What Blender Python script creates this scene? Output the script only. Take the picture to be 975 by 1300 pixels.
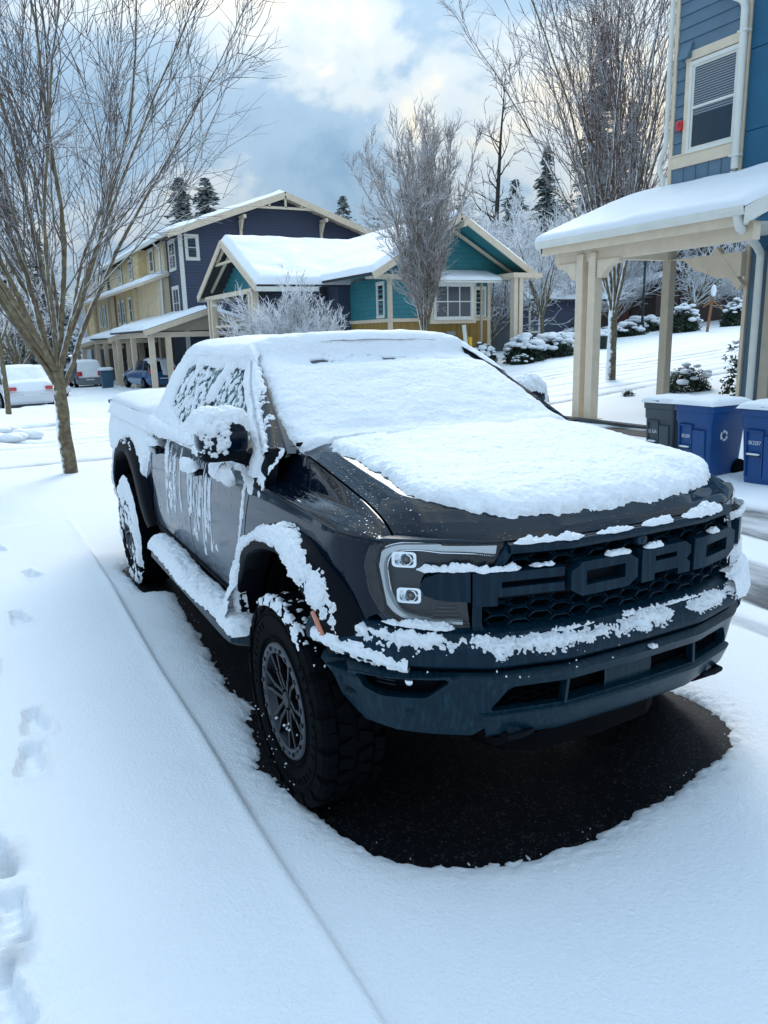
import bpy, bmesh, math, random
import numpy as np
from mathutils import Vector, Matrix
from mathutils.geometry import delaunay_2d_cdt

random.seed(7)
RNG = np.random.default_rng(11)
for o in list(bpy.data.objects):
    bpy.data.objects.remove(o)
SC = bpy.context.scene
COL = SC.collection
PI = math.pi
R = math.radians

# ------------------------------------------------------------------ camera
cam = bpy.data.cameras.new('camera')
cam_o = bpy.data.objects.new('camera', cam)
COL.objects.link(cam_o)
cam_o.location = (2.647, -1.917, 1.8085)
cam_o.rotation_euler = (R(76.994), R(1.476), R(61.841))
cam.sensor_fit = 'HORIZONTAL'
cam.sensor_width = 36
cam.lens = 36 * 970.06 / 975
cam.clip_start = 0.05
cam.clip_end = 3000
SC.camera = cam_o
SC.render.resolution_x = 768
SC.render.resolution_y = 1024

# ------------------------------------------------------------------ sky, sun
SUN_EL, SUN_AZ = R(31), R(-58)       # azimuth measured from +Y towards +X
world = bpy.data.worlds.new('World')
SC.world = world
world.use_nodes = True
nt = world.node_tree
nt.nodes.clear()
def nn(t, **k):
    n = nt.nodes.new(t)
    for a, b in k.items():
        setattr(n, a, b)
    return n
sky = nn('ShaderNodeTexSky', sky_type='NISHITA')
sky.sun_disc = False
sky.sun_elevation = SUN_EL
sky.sun_rotation = SUN_AZ
sky.air_density = 1.1
sky.dust_density = 0.6
sky.ozone_density = 1.6
tc = nn('ShaderNodeTexCoord')
sep = nn('ShaderNodeSeparateXYZ')
nt.links.new(tc.outputs['Generated'], sep.inputs[0])
def M(op, a, b=None, c=None, clamp=False):
    m = nn('ShaderNodeMath', operation=op, use_clamp=clamp)
    for i, s in enumerate((a, b, c)):
        if s is None:
            continue
        if isinstance(s, (int, float)):
            m.inputs[i].default_value = s
        else:
            nt.links.new(s, m.inputs[i])
    return m.outputs[0]
zz = M('ADD', M('MAXIMUM', sep.outputs[2], 0.0), 0.40)
cx = M('DIVIDE', sep.outputs[0], zz)
cy = M('DIVIDE', sep.outputs[1], zz)
comb = nn('ShaderNodeCombineXYZ')
nt.links.new(cx, comb.inputs[0]); nt.links.new(cy, comb.inputs[1])
comb.inputs[2].default_value = 3.1
def noise(scale, detail, rough, dist, seed):
    n = nn('ShaderNodeTexNoise')
    n.noise_dimensions = '4D'
    n.inputs['W'].default_value = seed
    n.inputs['Scale'].default_value = scale
    n.inputs['Detail'].default_value = detail
    n.inputs['Roughness'].default_value = rough
    n.inputs['Distortion'].default_value = dist
    nt.links.new(comb.outputs[0], n.inputs['Vector'])
    return n.outputs['Fac']
def ramp(fac, stops):
    r = nn('ShaderNodeValToRGB')
    r.color_ramp.interpolation = 'EASE'
    while len(r.color_ramp.elements) < len(stops):
        r.color_ramp.elements.new(0.5)
    for e, (p, c) in zip(r.color_ramp.elements, stops):
        e.position = p
        e.color = (*c, 1) if len(c) == 3 else c
    nt.links.new(fac, r.inputs[0])
    return r.outputs[0]
def vmul(col, s):
    v = nn('ShaderNodeVectorMath', operation='SCALE')
    nt.links.new(col, v.inputs[0])
    if isinstance(s, (int, float)):
        v.inputs['Scale'].default_value = s
    else:
        nt.links.new(s, v.inputs['Scale'])
    return v.outputs[0]
CLOUD_COVER = ramp(noise(1.5, 7, .55, .25, 15.8), [(.31, (0, 0, 0)), (.54, (1, 1, 1))])
CLOUD_TONE = ramp(noise(1.9, 6, .55, .35, 11.4), [(.36, (.24, .39, .56)), (.48, (.38, .53, .68)), (.545, (.66, .74, .78)), (.63, (1.0, .92, .74))])
clouds = vmul(CLOUD_TONE, M('MULTIPLY_ADD', M('MAXIMUM', sep.outputs[2], 0.0), 11.0, 3.7))
mixc = nn('ShaderNodeMix', data_type='RGBA')
nt.links.new(M('MULTIPLY', CLOUD_COVER, 0.90), mixc.inputs[0])
blue = nn('ShaderNodeMix', data_type='RGBA', blend_type='MULTIPLY')
blue.inputs[0].default_value = 1
nt.links.new(sky.outputs[0], blue.inputs[6])
blue.inputs[7].default_value = (1.0, 1.25, 1.5, 1)
cl = nn('ShaderNodeVectorMath', operation='MINIMUM')
nt.links.new(blue.outputs[2], cl.inputs[0]); cl.inputs[1].default_value = (1.3, 2.6, 4.3)
nt.links.new(cl.outputs[0], mixc.inputs[6])
nt.links.new(clouds, mixc.inputs[7])
bg = nn('ShaderNodeBackground')
bg.inputs[1].default_value = 0.1
below = nn('ShaderNodeMix', data_type='RGBA')
nt.links.new(M('MULTIPLY_ADD', sep.outputs[2], -30.0, 0.0, clamp=True), below.inputs[0])
nt.links.new(mixc.outputs[2], below.inputs[6]); below.inputs[7].default_value = (2.4, 3.0, 3.8, 1)
nt.links.new(below.outputs[2], bg.inputs[0])
wo = nn('ShaderNodeOutputWorld')
nt.links.new(bg.outputs[0], wo.inputs[0])

sun = bpy.data.lights.new('sun', 'SUN')
sun.energy = 1.25
sun.angle = R(28)
sun.color = (1, .96, .90)
sun_o = bpy.data.objects.new('sun', sun)
COL.objects.link(sun_o)
sd = Vector((math.sin(SUN_AZ) * math.cos(SUN_EL), math.cos(SUN_AZ) * math.cos(SUN_EL), math.sin(SUN_EL)))
sun_o.rotation_euler = sd.to_track_quat('Z', 'Y').to_euler()
sun_o.location = (0, 0, 30)
SC.view_settings.view_transform = 'Standard'
SC.view_settings.look = 'None'
SC.view_settings.exposure = 0.93
SC.view_settings.gamma = 1.0

# ------------------------------------------------------------------ noise
def _hash(i, seed):
    x = (i[..., 0] * 73856093) ^ (i[..., 1] * 19349663) ^ (i[..., 2] * 83492791) ^ (seed * 2654435761)
    x = x & 0xFFFFFFFF
    x = (x ^ (x >> 15)) * 0x2c1b3c6d & 0xFFFFFFFF
    x = (x ^ (x >> 12)) * 0x297a2d39 & 0xFFFFFFFF
    x = x ^ (x >> 15)
    return (x & 0xFFFFFF) / float(0xFFFFFF)
def vnoise(p, seed=0):
    p = np.asarray(p, float)
    i = np.floor(p).astype(np.int64)
    f = p - i
    f = f * f * f * (f * (f * 6 - 15) + 10)
    r = 0
    for dx in (0, 1):
        wx = f[..., 0] if dx else 1 - f[..., 0]
        for dy in (0, 1):
            wy = f[..., 1] if dy else 1 - f[..., 1]
            for dz in (0, 1):
                wz = f[..., 2] if dz else 1 - f[..., 2]
                r = r + wx * wy * wz * _hash(i + np.array([dx, dy, dz]), seed)
    return r * 2 - 1
def fbm(p, scale=1.0, octv=4, seed=0, gain=.5):
    p = np.asarray(p, float) * scale
    a, s, tot = 1.0, 0, 0
    for k in range(octv):
        s = s + a * vnoise(p + k * 17.3, seed + k)
        tot += a
        a *= gain
        p = p * 2.03
    return s / tot
def worley(p, scale, seed=0):
    p = np.asarray(p, float) * scale
    i = np.floor(p).astype(np.int64); best = np.full(p.shape[:-1], 9.0)
    for dx in (-1, 0, 1):
        for dy in (-1, 0, 1):
            for dz in (-1, 0, 1):
                c = i + np.array([dx, dy, dz])
                d2 = 0
                for k in range(3): d2 = d2 + (c[..., k] + _hash(c, seed + k * 7) - p[..., k]) ** 2
                best = np.minimum(best, d2)
    return np.sqrt(best)
def grain(p, size=.012, seed=0):
    """crumb-like lumps, roughly -.5 .. .6"""
    return .62 - worley(p, 1 / size, seed)
def sst(a, b, x):
    t = np.clip((np.asarray(x, float) - a) / (b - a), 0, 1)
    return t * t * (3 - 2 * t)

# ------------------------------------------------------------------ materials
MATS = {}
def mat(name, col, rough=.6, metal=0, coat=0, vary=0, vscale=6, bump=0, bscale=40, spec=.5, bdetail=4, dist=.01):
    m = bpy.data.materials.new(name)
    m.use_nodes = True
    t = m.node_tree
    b = t.nodes['Principled BSDF']
    b.inputs['Base Color'].default_value = (*col, 1)
    b.inputs['Roughness'].default_value = rough
    b.inputs['Metallic'].default_value = metal
    b.inputs['Coat Weight'].default_value = coat
    b.inputs['Coat Roughness'].default_value = .06
    b.inputs['Specular IOR Level'].default_value = spec
    if vary or bump:
        g = t.nodes.new('ShaderNodeTexCoord')
    if vary:
        n = t.nodes.new('ShaderNodeTexNoise')
        n.inputs['Scale'].default_value = vscale
        n.inputs['Detail'].default_value = 5
        t.links.new(g.outputs['Object'], n.inputs['Vector'])
        mr = t.nodes.new('ShaderNodeMapRange')
        mr.inputs['From Min'].default_value = .3
        mr.inputs['From Max'].default_value = .7
        mr.inputs['To Min'].default_value = 1 - vary
        mr.inputs['To Max'].default_value = 1 + vary
        t.links.new(n.outputs['Fac'], mr.inputs['Value'])
        v = t.nodes.new('ShaderNodeVectorMath')
        v.operation = 'SCALE'
        v.inputs[0].default_value = col
        t.links.new(mr.outputs[0], v.inputs['Scale'])
        t.links.new(v.outputs[0], b.inputs['Base Color'])
        mr2 = t.nodes.new('ShaderNodeMapRange')
        mr2.inputs['To Min'].default_value = max(0, rough - .08)
        mr2.inputs['To Max'].default_value = min(1, rough + .08)
        t.links.new(n.outputs['Fac'], mr2.inputs['Value'])
        t.links.new(mr2.outputs[0], b.inputs['Roughness'])
    if bump:
        n2 = t.nodes.new('ShaderNodeTexNoise')
        n2.inputs['Scale'].default_value = bscale
        n2.inputs['Detail'].default_value = bdetail
        t.links.new(g.outputs['Object'], n2.inputs['Vector'])
        bp = t.nodes.new('ShaderNodeBump')
        bp.inputs['Strength'].default_value = bump
        bp.inputs['Distance'].default_value = dist
        t.links.new(n2.outputs['Fac'], bp.inputs['Height'])
        t.links.new(bp.outputs[0], b.inputs['Normal'])
    MATS[name] = m
    return m
def snow_nodes(m, base_col=(.84, .875, .91), bump=.5, scale=55, dist=.012):
    t = m.node_tree
    b = t.nodes['Principled BSDF']
    b.inputs['Base Color'].default_value = (*base_col, 1)
    b.inputs['Roughness'].default_value = .62
    b.inputs['Specular IOR Level'].default_value = .25
    g = t.nodes.new('ShaderNodeTexCoord')
    n = t.nodes.new('ShaderNodeTexNoise')
    n.inputs['Scale'].default_value = scale
    n.inputs['Detail'].default_value = 5
    n.inputs['Roughness'].default_value = .6
    n3 = t.nodes.new('ShaderNodeTexNoise')
    n3.inputs['Scale'].default_value = scale * 5
    n3.inputs['Detail'].default_value = 2
    ad = t.nodes.new('ShaderNodeMath'); ad.operation = 'MULTIPLY_ADD'
    ad.inputs[1].default_value = .35
    t.links.new(n3.outputs['Fac'], ad.inputs[0])
    t.links.new(n.outputs['Fac'], ad.inputs[2])
    for q in (n, n3):
        t.links.new(g.outputs['Object'], q.inputs['Vector'])
    bp = t.nodes.new('ShaderNodeBump')
    bp.inputs['Strength'].default_value = bump
    bp.inputs['Distance'].default_value = dist
    t.links.new(ad.outputs[0], bp.inputs['Height'])
    t.links.new(bp.outputs[0], b.inputs['Normal'])
    return t, b, g
def new_mat(name):
    m = bpy.data.materials.new(name)
    m.use_nodes = True
    MATS[name] = m
    return m
m = new_mat('snow'); snow_nodes(m, bump=.8, scale=70, dist=.012)
m = new_mat('snow_far'); snow_nodes(m, bump=.6, scale=7, dist=.05)
# ground snow with grey slush where tyres went (attribute written on the mesh)
m = new_mat('snow_ground')
t, b, g = snow_nodes(m, bump=.75, scale=70, dist=.010)
at_ = t.nodes.new('ShaderNodeAttribute'); at_.attribute_name = 'slush'
n = t.nodes.new('ShaderNodeTexNoise'); n.inputs['Scale'].default_value = 9; n.inputs['Detail'].default_value = 8; n.inputs['Roughness'].default_value = .7
mp = t.nodes.new('ShaderNodeMapping'); mp.inputs['Scale'].default_value = (.25, 1, 1)
t.links.new(g.outputs['Object'], mp.inputs['Vector']); t.links.new(mp.outputs[0], n.inputs['Vector'])
mu = t.nodes.new('ShaderNodeMath'); mu.operation = 'MULTIPLY_ADD'; mu.inputs[1].default_value = 1.5; mu.inputs[2].default_value = -.75
t.links.new(n.outputs['Fac'], mu.inputs[0])
ad = t.nodes.new('ShaderNodeMath'); ad.operation = 'ADD'
t.links.new(at_.outputs['Fac'], ad.inputs[0]); t.links.new(mu.outputs[0], ad.inputs[1])
ml = t.nodes.new('ShaderNodeMath'); ml.operation = 'MULTIPLY'; ml.use_clamp = True
t.links.new(ad.outputs[0], ml.inputs[0]); t.links.new(at_.outputs['Fac'], ml.inputs[1])
mx = t.nodes.new('ShaderNodeMix'); mx.data_type = 'RGBA'
t.links.new(ml.outputs[0], mx.inputs[0])
mx.inputs[6].default_value = (.84, .875, .91, 1)
mr_ = t.nodes.new('ShaderNodeMapRange'); mr_.inputs['From Min'].default_value = 1.0; mr_.inputs['From Max'].default_value = 1.2
mq = t.nodes.new('ShaderNodeMix'); mq.data_type = 'RGBA'; t.links.new(at_.outputs['Fac'], mr_.inputs['Value']); t.links.new(mr_.outputs[0], mq.inputs[0])
mq.inputs[6].default_value = (.13, .14, .15, 1); mq.inputs[7].default_value = (.025, .028, .032, 1); t.links.new(mq.outputs[2], mx.inputs[7])
t.links.new(mx.outputs[2], b.inputs['Base Color'])

# wet asphalt
m = new_mat('asphalt'); t = m.node_tree; b = t.nodes['Principled BSDF']
g = t.nodes.new('ShaderNodeTexCoord')
n = t.nodes.new('ShaderNodeTexVoronoi'); n.inputs['Scale'].default_value = 150
t.links.new(g.outputs['Object'], n.inputs['Vector'])
n2 = t.nodes.new('ShaderNodeTexNoise'); n2.inputs['Scale'].default_value = 3; n2.inputs['Detail'].default_value = 6
t.links.new(g.outputs['Object'], n2.inputs['Vector'])
cr = t.nodes.new('ShaderNodeValToRGB')
cr.color_ramp.elements[0].color = (.0015, .002, .003, 1); cr.color_ramp.elements[1].color = (.005, .006, .009, 1)
b.inputs['Specular IOR Level'].default_value = .16
t.links.new(n2.outputs['Fac'], cr.inputs[0])
spc = t.nodes.new('ShaderNodeSeparateColor'); t.links.new(n.outputs['Color'], spc.inputs[0])
gtt = t.nodes.new('ShaderNodeMath'); gtt.operation = 'GREATER_THAN'; gtt.inputs[1].default_value = .93; t.links.new(spc.outputs[0], gtt.inputs[0])
mxx = t.nodes.new('ShaderNodeMix'); mxx.data_type = 'RGBA'; t.links.new(gtt.outputs[0], mxx.inputs[0]); t.links.new(cr.outputs[0], mxx.inputs[6]); mxx.inputs[7].default_value = (.045, .045, .043, 1)
t.links.new(mxx.outputs[2], b.inputs['Base Color'])
b.inputs['Roughness'].default_value = .5
bp = t.nodes.new('ShaderNodeBump'); bp.inputs['Strength'].default_value = .45; bp.inputs['Distance'].default_value = .004
t.links.new(n.outputs['Distance'], bp.inputs['Height']); t.links.new(bp.outputs[0], b.inputs['Normal'])

# black car paint, optionally beaded with melt water
def paint(name, col, rough, drops, streak=False, ior=1.30):
    m = new_mat(name); t = m.node_tree; b = t.nodes['Principled BSDF']
    b.inputs['Coat IOR'].default_value = ior
    b.inputs['Base Color'].default_value = (*col, 1)
    b.inputs['Roughness'].default_value = rough
    b.inputs['Coat Weight'].default_value = .7
    b.inputs['Coat Tint'].default_value = (.72, .88, 1, 1)
    b.inputs['Specular Tint'].default_value = (.72, .88, 1, 1)
    b.inputs['Coat Roughness'].default_value = .02
    b.inputs['Specular IOR Level'].default_value = .06
    if drops:
        g = t.nodes.new('ShaderNodeTexCoord')
        hs = []
        for sc, th in ((52, .30), (95, .34)):
            v = t.nodes.new('ShaderNodeTexVoronoi'); v.inputs['Scale'].default_value = sc
            mp = t.nodes.new('ShaderNodeMapping')
            if streak: mp.inputs['Scale'].default_value = (1, 1, .35)
            t.links.new(g.outputs['Object'], mp.inputs['Vector']); t.links.new(mp.outputs[0], v.inputs['Vector'])
            rp = t.nodes.new('ShaderNodeMapRange'); rp.interpolation_type = 'SMOOTHSTEP'
            rp.inputs['From Min'].default_value = th; rp.inputs['From Max'].default_value = .05
            t.links.new(v.outputs['Distance'], rp.inputs['Value'])
            sp = t.nodes.new('ShaderNodeSeparateColor'); t.links.new(v.outputs['Color'], sp.inputs[0])
            gt = t.nodes.new('ShaderNodeMath'); gt.operation = 'GREATER_THAN'; gt.inputs[1].default_value = 1 - drops
            t.links.new(sp.outputs[0], gt.inputs[0])
            ml = t.nodes.new('ShaderNodeMath'); ml.operation = 'MULTIPLY'
            t.links.new(rp.outputs[0], ml.inputs[0]); t.links.new(gt.outputs[0], ml.inputs[1]); hs.append(ml)
        ad = t.nodes.new('ShaderNodeMath'); ad.operation = 'MAXIMUM'
        t.links.new(hs[0].outputs[0], ad.inputs[0]); t.links.new(hs[1].outputs[0], ad.inputs[1])
        bp = t.nodes.new('ShaderNodeBump'); bp.inputs['Strength'].default_value = .9; bp.inputs['Distance'].default_value = .0028
        t.links.new(ad.outputs[0], bp.inputs['Height'])
        t.links.new(bp.outputs[0], b.inputs['Normal']); t.links.new(bp.outputs[0], b.inputs['Coat Normal'])
    return m
paint('paint', (.0008, .005, .013), .12, 0)
paint('paint_wet', (.002, .005, .010), .10, .28, False, 1.42)
paint('paint_door', (.014, .019, .030), .3, .18, True, 1.55)
mat('grille_paint', (.0006, .013, .027), .36, spec=.16, vary=.2, vscale=14, bump=.08, bscale=90)
mat('bumper_plastic', (.0006, .014, .026), .34, spec=.2, vary=.22, vscale=9, bump=.1, bscale=200, dist=.002)
def streaks(name, c0, c1):
    t = MATS[name].node_tree; b = t.nodes['Principled BSDF']
    g = t.nodes.new('ShaderNodeTexCoord'); mp = t.nodes.new('ShaderNodeMapping'); mp.inputs['Scale'].default_value = (1, 1, .07)
    n = t.nodes.new('ShaderNodeTexNoise'); n.inputs['Scale'].default_value = 75; n.inputs['Detail'].default_value = 4
    t.links.new(g.outputs['Object'], mp.inputs[0]); t.links.new(mp.outputs[0], n.inputs['Vector'])
    cr = t.nodes.new('ShaderNodeValToRGB'); cr.color_ramp.elements[0].position = .45; cr.color_ramp.elements[1].position = .72
    cr.color_ramp.elements[0].color = (*c0, 1); cr.color_ramp.elements[1].color = (*c1, 1)
    t.links.new(n.outputs['Fac'], cr.inputs[0]); t.links.new(cr.outputs[0], b.inputs['Base Color'])
streaks('grille_paint', (.0006, .012, .025), (.004, .028, .046)); streaks('bumper_plastic', (.0008, .014, .026), (.006, .034, .052))
mat('black_plastic', (.0015, .003, .006), .6, spec=.10, bump=.1, bscale=150, dist=.003)
mat('void_black', (.002, .002, .003), .9, spec=.1)
mat('tyre_rubber', (.0012, .0022, .0035), .8, spec=.06, vary=.3, vscale=20, bump=.35, bscale=60, dist=.004)  # base colour lowered to near black; tread shadow is put into it
mat('rim_dark', (.008, .010, .014), .35, metal=.6, vary=.2)
mat('rim_grey', (.035, .042, .055), .4, metal=.5, vary=.25, vscale=25)
mat('chrome', (.7, .74, .78), .12, metal=1)
mat('lamp_white', (.78, .84, .88), .25, coat=.5)
mat('lamp_housing', (.008, .026, .042), .35, spec=.25)
mat('amber', (.45, .13, .05), .3, coat=.6)
mat('lens_dark', (.03, .04, .05), .04, coat=1, spec=1)
mat('window_dark', (.010, .020, .030), .06, coat=.35, spec=.5)
mat('window_teal', (.13, .27, .30), .08, coat=1, spec=.8)
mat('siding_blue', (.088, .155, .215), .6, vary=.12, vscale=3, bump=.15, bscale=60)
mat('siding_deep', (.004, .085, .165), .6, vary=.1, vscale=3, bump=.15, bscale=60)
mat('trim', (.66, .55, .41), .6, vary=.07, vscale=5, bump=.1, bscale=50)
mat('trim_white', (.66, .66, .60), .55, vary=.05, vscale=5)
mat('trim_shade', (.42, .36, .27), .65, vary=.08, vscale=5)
mat('siding_navy', (.042, .056, .098), .65, vary=.1, vscale=2)
mat('siding_yellow', (.64, .50, .26), .65, vary=.08, vscale=2)
mat('siding_cream', (.70, .58, .39), .65, vary=.08, vscale=2)
mat('siding_teal', (.03, .20, .23), .6, vary=.1, vscale=3)
mat('siding_mustard', (.31, .19, .045), .65, vary=.12, vscale=3)
mat('siding_brown', (.055, .035, .03), .7, vary=.15, vscale=2)
mat('siding_grey', (.22, .25, .27), .7, vary=.1, vscale=2)
mat('shingle', (.03, .032, .036), .8)
mat('door_red', (.10, .018, .02), .5)
mat('alarm_red', (.5, .012, .02), .35, coat=.4)
mat('bin_blue', (.002, .058, .21), .42, vary=.1, vscale=4, bump=.1, bscale=80)
mat('bin_grey', (.055, .075, .085), .5, vary=.1, vscale=4, bump=.1, bscale=80)
mat('bin_teal', (.03, .09, .14), .5)
mat('print_white', (.75, .78, .8), .6)
mat('car_white', (.62, .64, .66), .3, coat=.6)
mat('car_blue', (.02, .09, .22), .25, coat=.8)
mat('car_grey', (.12, .14, .16), .3, coat=.8)
mat('tail_red', (.45, .015, .02), .2, coat=1)
mat('lamp_post', (.01, .03, .028), .5)
mat('wood', (.24, .12, .05), .7, vary=.2)
mat('marker_yellow', (.65, .42, .02), .5)
mat('blinds', (.20, .23, .26), .7)
mat('leaf_dark', (.025, .05, .028), .7, vary=.4, vscale=9)
mat('leaf_brown', (.06, .035, .02), .8, vary=.3, vscale=9)
mat('kerb', (.05, .055, .06), .8, vary=.3, vscale=4, bump=.3, bscale=40)
mat('sand_face', (.33, .31, .27), .8)

def snowy(name, bark, thr=.25, soft=.35, green=None, cover=1.0, nscale=5, wind=(0, 0, 1)):
    """bark or needles with snow lying on whatever faces up"""
    m = new_mat(name); t = m.node_tree; b = t.nodes['Principled BSDF']
    b.inputs['Roughness'].default_value = .75
    b.inputs['Specular IOR Level'].default_value = .2
    ge = t.nodes.new('ShaderNodeNewGeometry')
    sp = t.nodes.new('ShaderNodeVectorMath'); sp.operation = 'DOT_PRODUCT'; sp.inputs[1].default_value = wind; t.links.new(ge.outputs['Normal'], sp.inputs[0])
    tc = t.nodes.new('ShaderNodeTexCoord')
    n = t.nodes.new('ShaderNodeTexNoise'); n.inputs['Scale'].default_value = nscale; n.inputs['Detail'].default_value = 4
    t.links.new(tc.outputs['Object'], n.inputs['Vector'])
    a = t.nodes.new('ShaderNodeMath'); a.operation = 'MULTIPLY_ADD'; a.inputs[1].default_value = 1.6; a.inputs[2].default_value = -.8
    t.links.new(n.outputs['Fac'], a.inputs[0])
    s = t.nodes.new('ShaderNodeMath'); s.operation = 'ADD'
    t.links.new(sp.outputs['Value'], s.inputs[0]); t.links.new(a.outputs[0], s.inputs[1])
    mr = t.nodes.new('ShaderNodeMapRange')
    mr.inputs['From Min'].default_value = thr; mr.inputs['From Max'].default_value = thr + soft
    mr.inputs['To Max'].default_value = cover
    t.links.new(s.outputs[0], mr.inputs['Value'])
    mx = t.nodes.new('ShaderNodeMix'); mx.data_type = 'RGBA'
    t.links.new(mr.outputs[0], mx.inputs[0])
    n2 = t.nodes.new('ShaderNodeTexNoise'); n2.inputs['Scale'].default_value = 14; n2.inputs['Detail'].default_value = 6
    t.links.new(tc.outputs['Object'], n2.inputs['Vector'])
    cr = t.nodes.new('ShaderNodeValToRGB')
    cr.color_ramp.elements[0].position = .38; cr.color_ramp.elements[1].position = .62
    cr.color_ramp.elements[0].color = (*bark, 1)
    cr.color_ramp.elements[1].color = (*(green or [c * 1.7 for c in bark]), 1)
    t.links.new(n2.outputs['Fac'], cr.inputs[0]); t.links.new(cr.outputs[0], mx.inputs[6])
    mx.inputs[7].default_value = (.84, .875, .91, 1)
    t.links.new(mx.outputs[2], b.inputs['Base Color'])
    return m
snowy('bark_trunk', (.11, .08, .055), .2, .25, green=(.19, .165, .10), nscale=7, wind=(-.37, -.60, .71))
snowy('bark_twig', (.085, .068, .062), -.12, .45, nscale=3, wind=(-.37, -.60, .71))
snowy('bark_red', (.10, .055, .045), -.02, .5, nscale=2)
snowy('bark_frost', (.12, .10, .09), -.75, .7, nscale=2.5)
snowy('bark_tan', (.16, .12, .10), -.20, .6, nscale=2.5)
mat('bark_dark', (.03, .026, .024), .8)
snowy('conifer', (.03, .055, .045), .12, .5, green=(.045, .08, .06), nscale=3)
snowy('conifer_white', (.02, .045, .035), .05, .5, green=(.04, .08, .06), nscale=3)
snowy('leaf_snowy', (.02, .045, .03), .1, .4, green=(.03, .06, .04), nscale=5)

# ------------------------------------------------------------------ mesh helpers
ORG = {}
def empty(name, loc, label, cat, group=None):
    o = bpy.data.objects.new(name, None)
    o.empty_display_size = .2
    COL.objects.link(o)
    o.location = loc
    ORG[o.name] = Vector(loc)
    o['label'] = label; o['category'] = cat
    if group: o['group'] = group
    return o
def tag(o, label=None, cat=None, group=None, kind=None):
    if label: o['label'] = label
    if cat: o['category'] = cat
    if group: o['group'] = group
    if kind: o['kind'] = kind
    return o
class MB:
    def __init__(s):
        s.v = []; s.f = []; s.m = []; s.n = 0; s.mats = []
    def mi(s, mname):
        if mname is None: return 0
        if mname not in s.mats: s.mats.append(mname)
        return s.mats.index(mname)
    def add(s, v, f, m=None):
        v = np.asarray(v, float).reshape(-1, 3)
        k = s.mi(m)
        s.v.append(v)
        s.f.extend([tuple(i + s.n for i in q) for q in f])
        s.m.extend([k] * len(f))
        s.n += len(v)
    def box(s, x0, x1, y0, y1, z0, z1, m=None):
        v = [(x0, y0, z0), (x1, y0, z0), (x1, y1, z0), (x0, y1, z0), (x0, y0, z1), (x1, y0, z1), (x1, y1, z1), (x0, y1, z1)]
        s.add(v, [(0, 3, 2, 1), (4, 5, 6, 7), (0, 1, 5, 4), (1, 2, 6, 5), (2, 3, 7, 6), (3, 0, 4, 7)], m)
    def hexa(s, v, m=None):
        s.add(v, [(0, 3, 2, 1), (4, 5, 6, 7), (0, 1, 5, 4), (1, 2, 6, 5), (2, 3, 7, 6), (3, 0, 4, 7)], m)
    def bar(s, a, b, w, h, up=(0, 0, 1), m=None):
        a = Vector(a); b = Vector(b); d = (b - a).normalized(); u = Vector(up)
        sd_ = d.cross(u).normalized() * (w / 2); u = sd_.cross(d).normalized() * (h / 2)
        s.hexa([a - sd_ - u, a + sd_ - u, b + sd_ - u, b - sd_ - u, a - sd_ + u, a + sd_ + u, b + sd_ + u, b - sd_ + u], m)
    def tube(s, pts, rad, n=6, m=None, cap=True):
        pts = np.asarray(pts, float); k = len(pts)
        rad = np.broadcast_to(np.asarray(rad, float), (k,))
        d = np.gradient(pts, axis=0); d /= np.linalg.norm(d, axis=1)[:, None] + 1e-9
        ref = np.array([0, 0, 1.]) if abs(d[0][2]) < .9 else np.array([1., 0, 0])
        u = np.cross(d, ref); u /= np.linalg.norm(u, axis=1)[:, None] + 1e-9
        w = np.cross(d, u)
        a = np.arange(n) * 2 * PI / n
        P = pts[:, None] + rad[:, None, None] * (np.cos(a)[None, :, None] * u[:, None] + np.sin(a)[None, :, None] * w[:, None])
        f = []
        for i in range(k - 1):
            for j in range(n):
                j2 = (j + 1) % n
                f.append((i * n + j, i * n + j2, (i + 1) * n + j2, (i + 1) * n + j))
        if cap:
            f.append(tuple(range(n))); f.append(tuple(range((k - 1) * n, k * n))[::-1])
        s.add(P, f, m)
    def grid(s, P, m=None, keep=None, flip=False):
        P = np.asarray(P, float); a, b = P.shape[:2]
        I, J = np.meshgrid(np.arange(a - 1), np.arange(b - 1), indexing='ij')
        q = np.stack([I * b + J, (I + 1) * b + J, (I + 1) * b + J + 1, I * b + J + 1], -1).reshape(-1, 4)
        if flip: q = q[:, ::-1]
        if keep is not None: q = q[keep.ravel()]
        s.add(P, [tuple(x) for x in q.tolist()], m)
    def prism(s, poly, fn, m=None):
        """poly: 2-D points; fn(u,v,k)->point, k=0 back, 1 front"""
        n = len(poly)
        v = [fn(a, b, 0) for a, b in poly] + [fn(a, b, 1) for a, b in poly]
        f = [tuple(range(n))[::-1], tuple(range(n, 2 * n))] + [(i, (i + 1) % n, (i + 1) % n + n, i + n) for i in range(n)]
        s.add(v, f, m)
    def lathe(s, prof, n=48, axis='y', c=(0, 0, 0), m=None, a0=0, closed=True):
        prof = np.asarray(prof, float)
        a = np.arange(n) * 2 * PI / n + a0
        P = np.zeros((len(prof), n + 1, 3))
        a = np.append(a, a[0] + 2 * PI)
        r = prof[:, 0][:, None]; h = prof[:, 1][:, None]
        if axis == 'y':
            P[..., 0] = r * np.cos(a); P[..., 2] = r * np.sin(a); P[..., 1] = h
        elif axis == 'x':
            P[..., 1] = r * np.cos(a); P[..., 2] = r * np.sin(a); P[..., 0] = h
        else:
            P[..., 0] = r * np.cos(a); P[..., 1] = r * np.sin(a); P[..., 2] = h
        s.grid(P + np.array(c), m)
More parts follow.
